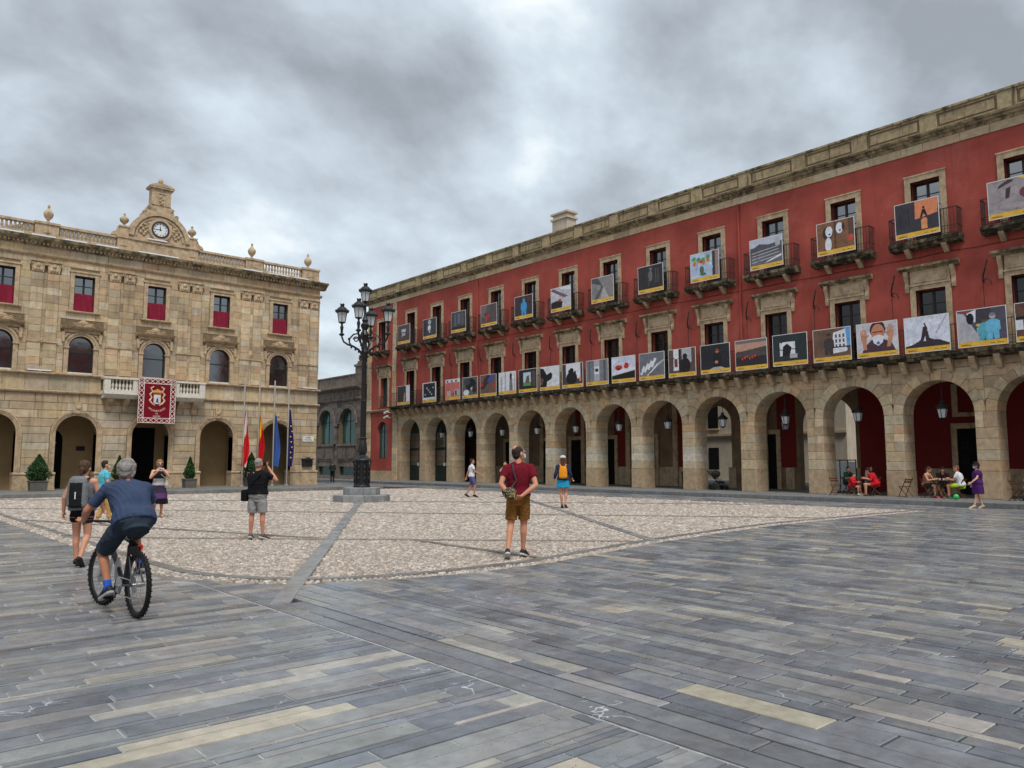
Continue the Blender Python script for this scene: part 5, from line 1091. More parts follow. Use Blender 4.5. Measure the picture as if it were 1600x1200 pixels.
# ------------------------------------------------------------------ flags on poles
fl = [(18.58, [S(206, 40, 40), S(226, 224, 220), S(206, 40, 40)], 4.66, 1.44, 'red and white flag hanging limp on the leftmost pole', 'leftmost of the four steel flagpoles before the town hall'),
      (19.52, [S(200, 30, 36), S(232, 184, 40), S(200, 30, 36)], 4.45, 1.7, 'red and yellow striped flag hanging limp', 'steel flagpole carrying the red and yellow flag'),
      (20.5, [S(70, 104, 172)]*3, 4.55, 1.46, 'plain light blue flag hanging limp', 'steel flagpole carrying the light blue flag'),
      (21.44, [S(50, 44, 100)]*3, 4.95, 1.43, 'dark blue flag with small yellow stars hanging limp', 'rightmost of the four steel flagpoles before the town hall')]
steel = pmat('steel_pole', S(168, 164, 158), .45, .5, (20, .1), None, metal=.4)
for i, (x, cols, zt, zb, l1, l2) in enumerate(fl):
    y = YT-1.3; p = empty('flagpole', (x, y, KZ), l2, 'flagpole', 'flagpoles before the town hall')
    b = MB(); b.lathe([(.045, KZ), (.045, 6.7), (.02, 6.75)], x, y, 10); b.build('pole', steel, p, smooth=True, angle=50); b = MB(); b.lathe([(.14, KZ-.02), (.14, KZ+.06), (.07, KZ+.1)], x, y, 12); b.build('foot', steel, p)
    q = random.Random(60+i); b = MB(); nx, nz_ = 40, 26; vs = []; fs = []; cs = []
    for j in range(nz_+1):
        t = j/nz_; z = zt-(zt-zb)*t; wd = .10+.36*min(1, t*1.6)*(1-.35*max(0, t-.75)/.25)
        for k in range(nx+1):
            s_ = k/nx; fold = math.sin(s_*math.pi*4.2+t*1.3+i); xx = wd*(s_**1.2)*1.0
            vs.append((x+.05+xx*.9-.16*(1 if i == 0 else .6 if i == 1 else 0)*t, y-.03-.09*fold*min(1, .25+t*1.4)-.02*math.sin(s_*23), z+.22*s_*0-(.12*s_*t)))
            band = s_*1.0+.35*t-.15; m = 3*((s_*.45+.95*t+.05) % 1.0) if i < 2 else 0
            cs.append(cols[min(2, max(0, int(m*1.0)))] if i < 2 else cols[0])
    for j in range(nz_):
        for k in range(nx): a = j*(nx+1)+k; fs.append((a, a+1, a+nx+2, a+nx+1))
    n0 = len(vs); b.add(vs, fs); b.c = cs
    if i == 3:
        for k in range(7): sx, sz = x+.1+.13*q.random(), zb+.5+.33*k; b.add([(sx+.05*math.cos(a), y-.17, sz+.05*math.sin(a)) for a in [2*math.pi*m/5 for m in range(5)]], [(0, 1, 2, 3, 4)], S(230, 200, 60))
    tag(b.build('flag', M['cloth'], None, smooth=True, angle=80), l1, 'flag', 'flags on the town hall poles')
# ------------------------------------------------------------------ clipped bushes in planters
def planter(x, y, w, bh, br, seed, label):
    q = np.random.default_rng(seed); root = empty('potted_bush', (x, y, KZ), label, 'potted plant', 'cone bushes along the town hall front')
    b = MB(); h = .48; t = .05; c = S(104, 100, 94)
    b.hexa([(x-w*.45, y-w*.45, KZ), (x+w*.45, y-w*.45, KZ), (x+w*.45, y+w*.45, KZ), (x-w*.45, y+w*.45, KZ), (x-w/2, y-w/2, KZ+h), (x+w/2, y-w/2, KZ+h), (x+w/2, y+w/2, KZ+h), (x-w/2, y+w/2, KZ+h)], c)
    b.box(x-w/2-.03, x+w/2+.03, y-w/2-.03, y+w/2+.03, KZ+h, KZ+h+.05, c); b.build('planter', M['kerb'], root)
    b = MB(); b.tube([(x, y, KZ+h), (x, y, KZ+h+bh*.8)], [.04, .015], 6, S(70, 50, 36)); b.build('trunk', M['wood'], root)
    n = 2600; hh = q.random(n)**.8; prof = np.where(hh < .18, .72+hh*1.55, 1.0*(1-((hh-.18)/.82)**1.25)+.02); a = q.uniform(0, 2*np.pi, n); rad = br*prof*(.6+.46*q.random(n)**.6)*(1+.12*np.sin(a*3+hh*9+seed)+.07*np.sin(a*7-hh*23))
    P = np.stack([x+rad*np.cos(a), y+rad*np.sin(a), KZ+h+.06+hh*bh], 1); b = MB()
    for k in range(n):
        d1 = q.normal(size=3); d1 /= np.linalg.norm(d1); d2 = np.cross(d1, q.normal(size=3)); d2 /= np.linalg.norm(d2); s1, s2 = .05*q.uniform(.6, 1.5), .028*q.uniform(.7, 1.3)
        col = tuple(np.array(S(52, 84, 42))*q.uniform(.55, 1.35)); p = P[k]
        b.add([tuple(p-d1*s1), tuple(p+d2*s2), tuple(p+d1*s1), tuple(p-d2*s2)], [(0, 1, 2, 3)], col)
    b.build('foliage', M['leaf'], root); b = MB()
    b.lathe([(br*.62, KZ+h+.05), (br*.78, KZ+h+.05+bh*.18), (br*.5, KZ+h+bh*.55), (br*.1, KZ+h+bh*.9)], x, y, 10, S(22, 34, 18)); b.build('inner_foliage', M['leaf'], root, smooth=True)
planter(7.9, 46.3, .8, 1.32, .56, 1, 'fat clipped bush in a stone planter, leftmost by the town hall')
planter(11.72, 46.3, .6, 1.28, .34, 2, 'slim cone bush left of the dark town hall doorway')
planter(15.5, 46.3, .65, 1.22, .3, 3, 'slim cone bush right of the dark town hall doorway')
planter(19.3, 46.7, .7, 1.5, .5, 4, 'clipped bush half hidden behind the man with a camera')
# ------------------------------------------------------------------ people
V3 = Vector
TS = bpy.data.scenes.new('workbench')          # scratch scene: modifiers are evaluated here and the results copied over
def lerp(a, b, t): return a+(b-a)*t
class Soft:
    """closed overlapping shapes, later fused into one continuous skin"""
    def __init__(s): s.b = MB()
    def cap(s, p0, r0, p1, r1, n=12, flat=False):
        p0, p1 = V3(p0), V3(p1); t = (p1-p0); L_ = t.length; t = t/L_ if L_ > 1e-6 else V3((0, 0, 1))
        pts = []; rs = []
        if not flat:
            for k in (85, 60, 30): pts.append(p0-t*r0*math.sin(R(k))); rs.append(r0*math.cos(R(k)))
        pts += [p0, lerp(p0, p1, .5), p1]; rs += [r0, (r0+r1)/2, r1]
        if not flat:
            for k in (30, 60, 85): pts.append(p1+t*r1*math.sin(R(k))); rs.append(r1*math.cos(R(k)))
        s.b.tube(pts, rs, n)
    def chain(s, pts, rs, n=12):
        for i in range(len(pts)-1): s.cap(pts[i], rs[i], pts[i+1], rs[i+1], n)
    def blob(s, c, r, M_=None): s.b.ball(c, r, 14, 10, M=M_)
    def loft(s, secs, n=20, power=2.3):
        vs = []; fs = []
        for (c, ax, ay) in secs:
            for i in range(n):
                a = 2*math.pi*i/n; ca, sa = math.cos(a), math.sin(a)
                k = (abs(ca)**power+abs(sa)**power)**(-1/power); vs.append(tuple(c+ax*ca*k+ay*sa*k))
        m = len(secs)
        for j in range(m-1):
            for i in range(n): fs.append((j*n+i, j*n+(i+1) % n, (j+1)*n+(i+1) % n, (j+1)*n+i))
        fs.append(tuple(range(n-1, -1, -1))); fs.append(tuple((m-1)*n+i for i in range(n))); s.b.add(vs, fs)
    def fuse(s, name, vox, mat, parent, col, it=3, disp=None):
        me = s.b.mesh('tmp', mat); o = bpy.data.objects.new('tmp', me); TS.collection.objects.link(o)
        m = o.modifiers.new('r', 'REMESH'); m.mode = 'VOXEL'; m.voxel_size = vox; m.use_smooth_shade = True
        if it: k = o.modifiers.new('s', 'SMOOTH'); k.factor = .5; k.iterations = it
        TS.view_layers[0].update(); dg = TS.view_layers[0].depsgraph; me2 = bpy.data.meshes.new_from_object(o.evaluated_get(dg)); bpy.data.objects.remove(o); bpy.data.meshes.remove(me)
        me2.name = name; n = len(me2.vertices); co = np.empty(n*3, np.float32); me2.vertices.foreach_get('co', co); co = co.reshape(-1, 3)
        if disp is not None:
            no = np.empty(n*3, np.float32); me2.vertices.foreach_get('normal', no); no = no.reshape(-1, 3); co = co+no*disp(co)[:, None]; me2.vertices.foreach_set('co', co.ravel())
        while me2.color_attributes: me2.color_attributes.remove(me2.color_attributes[0])
        ca = me2.color_attributes.new('Col', 'FLOAT_COLOR', 'POINT'); a = np.ones((n, 4), np.float32)
        a[:, :3] = col(co) if callable(col) else np.array(col)[None]; ca.data.foreach_set('color', a.ravel())
        me2.materials.clear(); me2.materials.append(mat); me2.polygons.foreach_set('use_smooth', [True]*len(me2.polygons)); me2.update()
        ob = bpy.data.objects.new(name, me2); COL.objects.link(ob); ob.parent = parent; OFF[ob.name] = OFF.get(parent.name, V3((0, 0, 0))) if parent else V3((0, 0, 0)); return ob
def wave(a, k, sd):
    g_ = np.random.default_rng(sd); D = g_.normal(size=(5, 3)); D[:, 2] *= .7; ph = g_.uniform(0, 6, 5)
    return lambda co: a*sum(np.sin(co @ (D[i]*k*(1+.6*i))+ph[i])/(1+.5*i) for i in range(5))/2
def folds(a, sd):
    w1 = wave(a*.8, 14, sd); g_ = np.random.default_rng(sd+5); A_ = g_.normal(size=(4, 3)); ph = g_.uniform(0, 6, 4)
    def f(co):                     # ridged creases running in a few directions
        r_ = 0
        for i in range(4):
            d = A_[i]/np.linalg.norm(A_[i]); x = co @ d*(34+9*i)+2.2*np.sin(co @ A_[(i+1) % 4]*7+ph[i]); m = np.clip(np.sin(co @ A_[(i+2) % 4]*6+ph[i]), 0, 1); r_ = r_+m*(1-np.abs(np.sin(x)))**2
        return w1(co)+a*.75*(r_-.4)
    return f
SKN = S(206, 152, 124); SKP = S(214, 166, 140); SKT = S(186, 130, 102)
def figure(label, loc, heading, J=None, h=1.72, female=False, skin=SKN, vox=.012, group=None, fat=1.0, shirt=None, bottom=None, shoes=None, hair=None, face=None, look=(0, 0), extra=None):
    k = h/1.72; root = empty('person', loc, label, 'person', group, rz=R(-heading)); OFF[root.name] = V3((0, 0, 0))
    D = dict(pelvis=(0, 0, .96), chest=(0, 0, 1.28), neck=(0, -.005, 1.45), head=(0, .02, 1.605),
             shR=(.172 if female else .19, -.01, 1.385), elR=(.245, -.03, 1.12), wrR=(.265, .05, .875), hipR=(.088, 0, .92), knR=(.1, .02, .51), anR=(.1, -.02, .085), toR=(.13, .17, .03))
    for n_ in ('sh', 'el', 'wr', 'hip', 'kn', 'an', 'to'): x, y, z = D[n_+'R']; D[n_+'L'] = (-x, y, z)
    D.update(J or {}); P = {n_: V3(v)*k for n_, v in D.items() if isinstance(v, tuple)}
    ab = 1.0*fat; rt_hip = (P['hipR']-P['hipL']).normalized(); rt_sh = (P['shR']-P['shL']).normalized()
    def spine(t):
        if t < 0: return P['pelvis']+(P['pelvis']-P['chest']).normalized()*(-t)*.5*k
        if t < .62: return lerp(P['pelvis'], P['chest'], t/.62)
        return lerp(P['chest'], P['neck'], min(1, (t-.62)/.38))
    def sect(t, rx, ry, e=0):
        c = spine(t); tan = (spine(min(1, t+.08))-spine(t-.08)).normalized(); ax = lerp(rt_hip, rt_sh, min(1, max(0, t))); ax = (ax-tan*ax.dot(tan)).normalized(); ay = tan.cross(ax)
        return (c, ax*(rx*k+e), ay*(ry*k+e))
    prof = [(-.24, .10, .085), (-.12, .165, .12), (.02, .17*(1.06 if female else 1), .125), (.28, .135 if female else .152, .108*ab), (.45, .143 if female else .162, .118*ab), (.66, .165 if female else .182, .122), (.84, .16 if female else .178, .105), (.95, .10, .075), (1.0, .062, .06)]
    prof = [(t, rx*(1+(ab-1)*.7), ry) for t, rx, ry in prof]
    pt = lambda t: (float(np.interp(t, [q[0] for q in prof], [q[1] for q in prof])), float(np.interp(t, [q[0] for q in prof], [q[2] for q in prof])))
    B = Soft(); B.loft([sect(t, rx, ry) for t, rx, ry in prof])
    hd = P['head']; hx, hz = R(look[0]), R(look[1]); HM = Matrix.Rotation(-hx, 3, 'Z') @ Matrix.Rotation(hz, 3, 'X')
    hk = k; k2 = k*1.08; H = lambda x, y, z: tuple(hd+HM @ V3((x*k2, y*k2, z*k2)))
    B.cap(P['neck']-V3((0, 0, .02)), .058*k, hd+HM @ V3((0, -.02*k, -.05*k)), .052*k)
    B.blob(H(0, -.012, .025), (.073*k2, .093*k2, .092*k2), HM); B.blob(H(0, .022, -.045), (.056*k2, .068*k2, .066*k2), HM); B.blob(H(0, .06, -.078), (.03*k2, .028*k2, .024*k2), HM)
    B.cap(H(0, .085, .012), .010*k, H(0, .102, -.022), .014*k); B.cap(H(-.02, .083, -.055), .009*k, H(.02, .083, -.055), .009*k); B.cap(H(-.035, .08, .025), .012*k, H(.035, .08, .025), .012*k)
    for s in (-1, 1): B.blob(H(s*.077, -.005, -.01), (.012*k, .022*k, .033*k), HM)
    for s in 'RL':
        sg = 1 if s == 'R' else -1
        B.cap(spine(.84)+rt_sh*sg*.07*k, .07*k, P['sh'+s], .056*k); B.cap(spine(1.0)+rt_sh*sg*.03*k, .04*k, P['sh'+s]-rt_sh*sg*.03*k, .045*k); B.chain([P['sh'+s], P['el'+s]], [.056*k*(.88 if female else 1), .042*k*(.9 if female else 1)])
        fm = lerp(P['el'+s], P['wr'+s], .3); B.chain([P['el'+s], fm, P['wr'+s]], [.041*k, .043*k*(.88 if female else 1), .026*k])
        fd = (P['wr'+s]-P['el'+s]).normalized(); hdn = D.get('hand'+s); hdir = V3(hdn).normalized() if hdn else fd
        side = hdir.cross(V3((0, 1, 0)) if abs(hdir.y) < .8 else V3((0, 0, 1))).normalized(); side = V3(D['pal'+s]).normalized() if D.get('pal'+s) else hdir.cross(V3((1, 0, 0)) if abs(hdir.x) < .8 else V3((0, 0, 1))).normalized()
        nrm = side.cross(hdir).normalized(); w0 = P['wr'+s]; pm = w0+hdir*.05*k
        B.loft([(w0, side*.026*k, nrm*.02*k), (w0+hdir*.035*k, side*.038*k, nrm*.017*k), (w0+hdir*.085*k, side*.04*k, nrm*.014*k)], 12)
        curl = D.get('curl'+s, .5)
        for fi, (o_, L_) in enumerate(((-.03, .07), (-.01, .08), (.011, .075), (.031, .06))):
            a = w0+hdir*.085*k+side*o_*k; d1 = (hdir+nrm*curl*.6).normalized(); d2 = (hdir*(1-curl)+nrm*curl*1.4).normalized(); m1 = a+d1*L_*.5*k; B.cap(a, .0095*k, m1, .009*k, 8); B.cap(m1, .009*k, m1+d2*L_*.5*k, .0075*k, 8)
        ta = w0+hdir*.03*k-side*.03*k; tm = ta+(hdir*.6-side*.6+nrm*.3).normalized()*.04*k; B.cap(ta, .013*k, tm, .011*k, 8); B.cap(tm, .011*k, tm+(hdir+nrm*.4).normalized()*.032*k, .009*k, 8)
        tm_ = lerp(P['hip'+s], P['kn'+s], .45); B.chain([P['hip'+s], tm_, P['kn'+s]], [.092*k*(1.04 if female else 1), .076*k, .056*k], 14)
        sh_ = (P['an'+s]-P['kn'+s]); bk = sh_.cross(rt_hip).normalized(); bk = bk if (P['to'+s]-P['an'+s]).dot(bk) < 0 else -bk
        cf = lerp(P['kn'+s], P['an'+s], .28)+bk*.018*k; B.chain([P['kn'+s], cf, lerp(P['kn'+s], P['an'+s], .65)+bk*.006*k, P['an'+s]], [.053*k, .054*k, .04*k, .033*k], 14)
        fdv = (P['to'+s]-P['an'+s]); hl = P['an'+s]-fdv.normalized()*.03*k-V3((0, 0, .03*k)); B.chain([hl, lerp(P['an'+s], P['to'+s], .5)-V3((0, 0, .01*k)), P['to'+s]], [.034*k, .034*k, .024*k])
    body = B.fuse('body', vox, M['skin'], root, skin)
    if shoes:
        S_ = Soft(); c, cs = shoes
        for s in 'RL':
            a, t = P['an'+s], P['to'+s]; f = (t-a); up = V3((0, 0, 1)); fl_ = V3((f.x, f.y, f.z)); u = fl_.normalized(); sd = u.cross(up).normalized(); n_ = sd.cross(u)
            base = a-n_*.05*k-u*.065*k; L_ = f.length+.10*k; q = MB()
            S_.loft([(base+n_*.03*k, sd*.02*k, n_*.02*k), (base+u*.02*k+n_*.035*k, sd*.037*k, n_*.045*k), (base+u*.08*k+n_*.05*k, sd*.042*k, n_*.06*k), (base+u*L_*.55+n_*.035*k, sd*.045*k, n_*.042*k), (base+u*L_*.85+n_*.022*k, sd*.043*k, n_*.03*k), (base+u*(L_+.01*k)+n_*.018*k, sd*.022*k, n_*.015*k)], 16, 2.0)
        cc = (lambda co: np.where(co[:, 2:3]*0 == 0, np.array(c)[None], 0)) if not cs else None
        ob = S_.fuse('shoes', .008, M['leather'], root, c, 2); OFF[ob.name] = V3((0, 0, 0))
        if cs:
            for s in 'RL':
                a, t = P['an'+s], P['to'+s]; u = (t-a).normalized(); sd = u.cross(V3((0, 0, 1))).normalized(); n_ = sd.cross(u); base = a-n_*.062*k-u*.07*k; L_ = (t-a).length+.115*k; q = MB()
                vs = [base+u*L_*x+sd*y*k for x, y in ((0, -.02), (0, .02), (.1, .04), (.5, .044), (.85, .045), (1, .022), (1, -.022), (.85, -.045), (.5, -.044), (.1, -.04))]; n0 = len(vs)
                q.add([tuple(v) for v in vs]+[tuple(v+n_*.024*k) for v in vs], [tuple(range(n0)), tuple(range(2*n0-1, n0-1, -1))]+[(i, (i+1) % n0, n0+(i+1) % n0, n0+i) for i in range(n0)], cs); q.build('shoe_sole', M['leather'], ob, local=True)
    if shirt:
        c, slv, hem, e = shirt['col'], shirt.get('sleeve', .6), shirt.get('hem', -.08), shirt.get('ease', .02); T_ = Soft()
        ts = np.linspace(hem, shirt.get('top', .97), 12); T_.loft([sect(t, *pt(t), e=e*(1.0+(.5 if t < .15 else 0))*(1 if t < .9 else .45)) for t in map(float, ts)], 24)
        for s in 'RL':
            sg = 1 if s == 'R' else -1
            if slv > 0:
                T_.cap(spine(.82)+rt_sh*sg*.07*k, .082*k, P['sh'+s], .064*k); T_.cap(spine(.96)+rt_sh*sg*.04*k, .058*k, P['sh'+s]-rt_sh*sg*.02*k, .06*k)
                if slv <= 1: T_.cap(P['sh'+s], .064*k, lerp(P['sh'+s], P['el'+s], slv*.5), .066*k, 16); T_.cap(lerp(P['sh'+s], P['el'+s], slv*.45), .066*k, lerp(P['sh'+s], P['el'+s], slv), .064*k, 16, True)
                else: T_.cap(P['sh'+s], .07*k, P['el'+s], .058*k, 16); T_.cap(P['el'+s], .057*k, lerp(P['el'+s], P['wr'+s], slv-1), .045*k, 16)
            else: T_.cap(spine(.86)+rt_sh*sg*.085*k, .055*k, spine(.93)+rt_sh*sg*.1*k, .045*k)
        if shirt.get('collar'): T_.cap(P['neck']-V3((0, 0, .035*k)), .082*k, P['neck']+V3((0, -.006, .014*k)), .07*k, 16, True)
        T_.fuse(shirt.get('name', 't_shirt'), min(vox, .011), M['cloth'], root, c, 3, folds(.010, 3+abs(int(heading))))
    if bottom:
        c, ln, e, kind = bottom['col'], bottom.get('len', .8), bottom.get('ease', .022), bottom.get('kind', 'shorts'); T_ = Soft()
        if kind in ('skirt', 'dress'):
            secs = [sect(t, *pt(t), e=e) for t in map(float, np.linspace(bottom.get('top', .1), -.02, 4))]; c0 = secs[-1]; dr = V3((0, 0, -1)); L_ = ln*k
            for q in (.33, .66, 1.0): secs.append((c0[0]+dr*L_*q, c0[1]*(1+bottom.get('flare', .25)*q), c0[2]*(1+bottom.get('flare', .25)*q*1.5)))
            T_.loft(secs, 28)
        else:
            T_.loft([sect(t, *pt(t), e=e) for t in map(float, np.linspace(-.31, bottom.get('top', .12), 8))], 24)
            for s in 'RL':
                w = bottom.get('w', 1.0)
                if ln <= 1: T_.cap(lerp(P['hip'+s], P['kn'+s], -.05), .102*k, lerp(P['hip'+s], P['kn'+s], .3), .1*k*w); T_.cap(lerp(P['hip'+s], P['kn'+s], .28), .1*k*w, lerp(P['hip'+s], P['kn'+s], ln), .088*k*w, 16, True)
                else: T_.cap(P['hip'+s], .102*k, P['kn'+s], .075*k*w, 16); T_.cap(P['kn'+s], .075*k*w, lerp(P['kn'+s], P['an'+s], ln-1), .06*k*w, 16, True)
        T_.fuse({'shorts': 'shorts' if ln <= 1.1 else 'trousers'}.get(kind, kind), min(vox, .011), M['cloth'], root, c, 3, folds(.009, 9))
    if hair:
        T_ = Soft(); c, sty = hair[0], hair[1]
        if sty == 'bald': T_.blob(H(0, -.024, .036), (.080*k2, .092*k2, .082*k2), HM); T_.blob(H(0, -.05, -.012), (.07*k2, .056*k2, .07*k2), HM)
        else:
            big = {'short': 0, 'curly': .012, 'bun': .004, 'long': .006, 'crop': -.003, 'bob': .008}.get(sty, 0)
            T_.blob(H(0, -.024, .042), ((.079+big)*k2, (.092+big)*k2, (.085+big)*k2), HM); T_.blob(H(0, -.05, -.01), ((.068+big)*k2, (.055+big)*k2, (.07+big)*k2), HM)
            if sty == 'bun': T_.blob(H(0, -.115, -.02), .034*k2); T_.cap(H(0, -.12, -.03), .026*k2, H(.0, -.115, -.1), .02*k2)
            if sty in ('long', 'bob'):
                dn = -.24 if sty == 'long' else -.1; T_.loft([(V3(H(0, -.04, .02)), HM @ V3((.08*k2, 0, 0)), HM @ V3((0, .06*k2, 0))), (V3(H(0, -.06, -.1)), HM @ V3((.085*k2, 0, 0)), HM @ V3((0, .045*k2, 0))), (V3(H(0, -.085, dn)), HM @ V3((.06*k2, 0, 0)), HM @ V3((0, .03*k2, 0)))])
        if sty == 'bald': q = Soft(); q.blob(H(0, -.052, .07), (.048*k2, .052*k2, .053*k2), HM); q.fuse('bald_patch', .008, M['skin'], root, skin, 2)
        ob = T_.fuse('hair', .009, M['hair'], root, c, 2, wave(.011 if sty in ('curly',) else .004, 60 if sty == 'curly' else 45, 5))
    if face != 'none':
        for s in (-1, 1): q = MB(); q.ball(H(s*.031, .079, .008), (.013*k, .008*k, .008*k), 8, 6, (.03, .02, .02)); q.build('eye', M['leather'], body, local=True)
    if face == 'mask' or (isinstance(face, tuple)):
        mc = face if isinstance(face, tuple) else S(222, 224, 226); T_ = Soft(); T_.blob(H(0, .062, -.045), (.05*k, .048*k, .05*k), HM); T_.fuse('face_mask', .009, M['cloth'], root, mc, 2)
        q = MB()
        for s in (-1, 1): q.tube([H(s*.045, .075, -.03), H(s*.075, .03, -.01), H(s*.084, -.012, .01)], .004*k, 4, mc)
        q.build('mask_loop', M['cloth'], root, local=True)
    if extra: extra(root, P, k, spine, sect, pt, H)
    return root
def part(root, name, mat, fn, col=None, smooth=True):
    b = MB(); b.col = col or (1, 1, 1); fn(b); return b.build(name, mat, root, smooth=smooth, angle=45, local=True)
def strap(b, pts, w, t, col):
    pts = [V3(p) for p in pts]
    for i in range(len(pts)-1): b.tube([pts[i], pts[i+1]], w, 6, col)
def soft_part(root, name, mat, col, fn, vox=.012, it=3, disp=None):
    s = Soft(); fn(s); return s.fuse(name, vox, mat, root, col, it, disp)
def backpack(root, P, spine, rt, back, col1, col2, s=1.0, name='backpack'):
    c = spine(.5)+back*.21*s; up = (spine(.8)-spine(.3)).normalized()
    o = empty(name, (0, 0, 0)); return c, up
# --- 1 woman with grey backpack walking away
def ex_bp(root, P, k, spine, sect, pt, H):
    X, Y = V3((1, 0, 0)), V3((0, 1, 0)); c = spine(.52)+V3((0, -.22, -.0))
    soft_part(root, 'backpack', M['cloth'], lambda co: np.where((np.abs(co[:, 0:1]) < .095) & (co[:, 1:2] < c.y-.03) & (co[:, 2:3] < c.z+.14), np.array(S(34, 35, 38))[None], np.array(S(122, 124, 128))[None]), lambda s: s.loft([(c+V3((0, .0, z)), X*rx, Y*ry) for z, rx, ry in ((-.25, .11, .06), (-.22, .15, .09), (-.05, .155, .10), (.1, .15, .095), (.2, .125, .08), (.245, .08, .05))], 24), .01)
    part(root, 'reflective_strip', M['board'], lambda b: b.box(.0, .016, c.y-.112, c.y-.104, c.z-.11, c.z+.0))
    for s in (-1, 1): part(root, 'backpack_strap', M['cloth'], lambda b: b.tube([c+V3((s*.09, .06, .19)), P['neck']+V3((s*.1, -.02, -.0)), P['neck']+V3((s*.12, .06, -.06)), P['chest']+V3((s*.13, .11, -.02)), c+V3((s*.13, .1, -.15))], .018, 6), S(60, 62, 66))
    part(root, 'shorts_hem', M['cloth'], lambda b: [b.tube([(P['hip'+q].x*.75+P['kn'+q].x*.25+.094*math.cos(t), P['hip'+q].y*.72+P['kn'+q].y*.28+.094*math.sin(t), P['hip'+q].z-.275*(P['hip'+q].z-P['kn'+q].z)) for t in [i*.5236 for i in range(12)]], .007, 5, closed=True) for q in 'RL'], S(220, 90, 90))
figure('woman walking away with a grey and black backpack and black shorts', (3.02, 13.95, 0), 33, dict(knL=(-.09, .06, .5), anL=(-.07, .05, .085), toL=(-.08, .23, .03), knR=(.09, .03, .51), anR=(.07, -.2, .14), toR=(.09, -.06, .02), elR=(.25, .03, 1.12), wrR=(.24, .2, .95), elL=(-.27, -.04, 1.13), wrL=(-.3, .03, .9)), 1.66, True, S(208, 150, 122), .010,
       shirt=dict(col=S(120, 122, 126), sleeve=0, top=.9, name='tank_top'), bottom=dict(col=S(26, 26, 30), len=.28, ease=.016), shoes=(S(24, 22, 24), None), hair=(S(84, 62, 48), 'bun'), extra=ex_bp)
# --- 2 man in turquoise polo
figure('man in turquoise polo shirt and tan trousers behind the cyclist', (5.42, 22.77, 0), 85, dict(wrR=(.2, .25, 1.0), elR=(.25, .0, 1.13), knR=(.1, .1, .52), anR=(.1, .14, .085), toR=(.12, .32, .03), anL=(-.1, -.12, .09), toL=(-.1, .06, .03)), 1.68, False, SKN, .012,
       shirt=dict(col=S(96, 190, 212), sleeve=.6, collar=True), bottom=dict(col=S(196, 156, 96), len=1.75), shoes=(S(120, 116, 112), S(220, 220, 216)), hair=(S(48, 38, 32), 'short'), face='mask')
# --- 3 woman photographing, purple skirt
def ex_ph(root, P, k, spine, sect, pt, H):
    part(root, 'phone', M['board'], lambda b: b.box(-.075, .075, .335, .345, 1.41*k, 1.49*k), None, False)
    c = P['pelvis']+V3((-.2, .05, .06)); soft_part(root, 'shoulder_bag', M['cloth'], S(196, 188, 174), lambda s: s.loft([(c+V3((0, 0, z)), V3((rx, 0, 0)), V3((0, ry, 0))) for z, rx, ry in ((-.14, .05, .1), (-.05, .07, .13), (.1, .05, .1), (.14, .02, .05))]))
    part(root, 'bag_strap', M['cloth'], lambda b: b.tube([c+V3((0, .04, .12)), P['chest']+V3((-.05, .14, 0)), P['neck']+V3((.1, .03, -.01)), P['chest']+V3((.03, -.13, 0)), c+V3((0, -.04, .12))], .011, 5), S(190, 182, 168))
    part(root, 'sunglasses', M['leather'], lambda b: [b.ball(H(s*.032, .086, .01), (.026, .01, .018), 8, 6) for s in (-1, 1)], (.015, .015, .018))
figure('woman in black top and purple skirt raising a phone', (7.42, 24.85, 0), 188, dict(elR=(.26, .14, 1.2), wrR=(.08, .3, 1.4), elL=(-.26, .14, 1.2), wrL=(-.08, .3, 1.4), curlR=.8, curlL=.8, handR=(-.4, .4, .6), handL=(.4, .4, .6)), 1.7, True, S(214, 160, 132), .011, face=S(96, 100, 106),
       shirt=dict(col=lambda co: np.where(co[:, 2:3] < 1.16, np.array(S(178, 176, 178))[None], np.array(S(34, 30, 36))[None]), sleeve=0, top=.9, hem=.0, name='tank_top'), bottom=dict(col=lambda co: np.where(co[:, 2:3] < .56, np.array(S(28, 24, 32))[None], np.where(co[:, 2:3] < .72, np.array(S(96, 62, 108))[None], np.array(S(62, 50, 72))[None])), len=.55, kind='skirt', flare=.45), shoes=(S(170, 120, 96), None), hair=(S(150, 112, 78), 'curly'), extra=ex_ph)
# --- 4 man in black polo with a camera at his eye
def ex_cam(root, P, k, spine, sect, pt, H):
    part(root, 'camera', M['rubber'], lambda b: (b.box(-.03, .09, .17, .23, 1.56*k, 1.64*k), b.tube([(.03, .23, 1.6*k), (.03, .31, 1.6*k)], .035, 10)), (.02, .02, .02), False)
    c = P['pelvis']+V3((-.26, -.02, -.02)); soft_part(root, 'shoulder_bag', M['cloth'], S(22, 22, 25), lambda s: s.loft([(c+V3((0, 0, z)), V3((rx, 0, 0)), V3((0, ry, 0))) for z, rx, ry in ((-.13, .05, .09), (-.11, .075, .12), (.09, .075, .12), (.12, .05, .09))], 20, 4))
    part(root, 'bag_strap', M['cloth'], lambda b: b.tube([c+V3((.05, -.05, .1)), spine(.45)+V3((-.04, -.168, 0)), spine(.8)+V3((.1, -.14, 0)), P['neck']+V3((.11, -.03, -.02)), spine(.75)+V3((.08, .15, 0)), c+V3((.06, .06, .1))], .017, 5), S(16, 16, 18))
    part(root, 'belt', M['leather'], lambda b: b.tube([tuple(sect(.06, *pt(.06), e=.026)[0]+sect(.06, *pt(.06), e=.026)[1]*math.cos(t)+sect(.06, *pt(.06), e=.026)[2]*math.sin(t)) for t in [i*.2618 for i in range(24)]], .016, 5, closed=True), S(20, 18, 18))
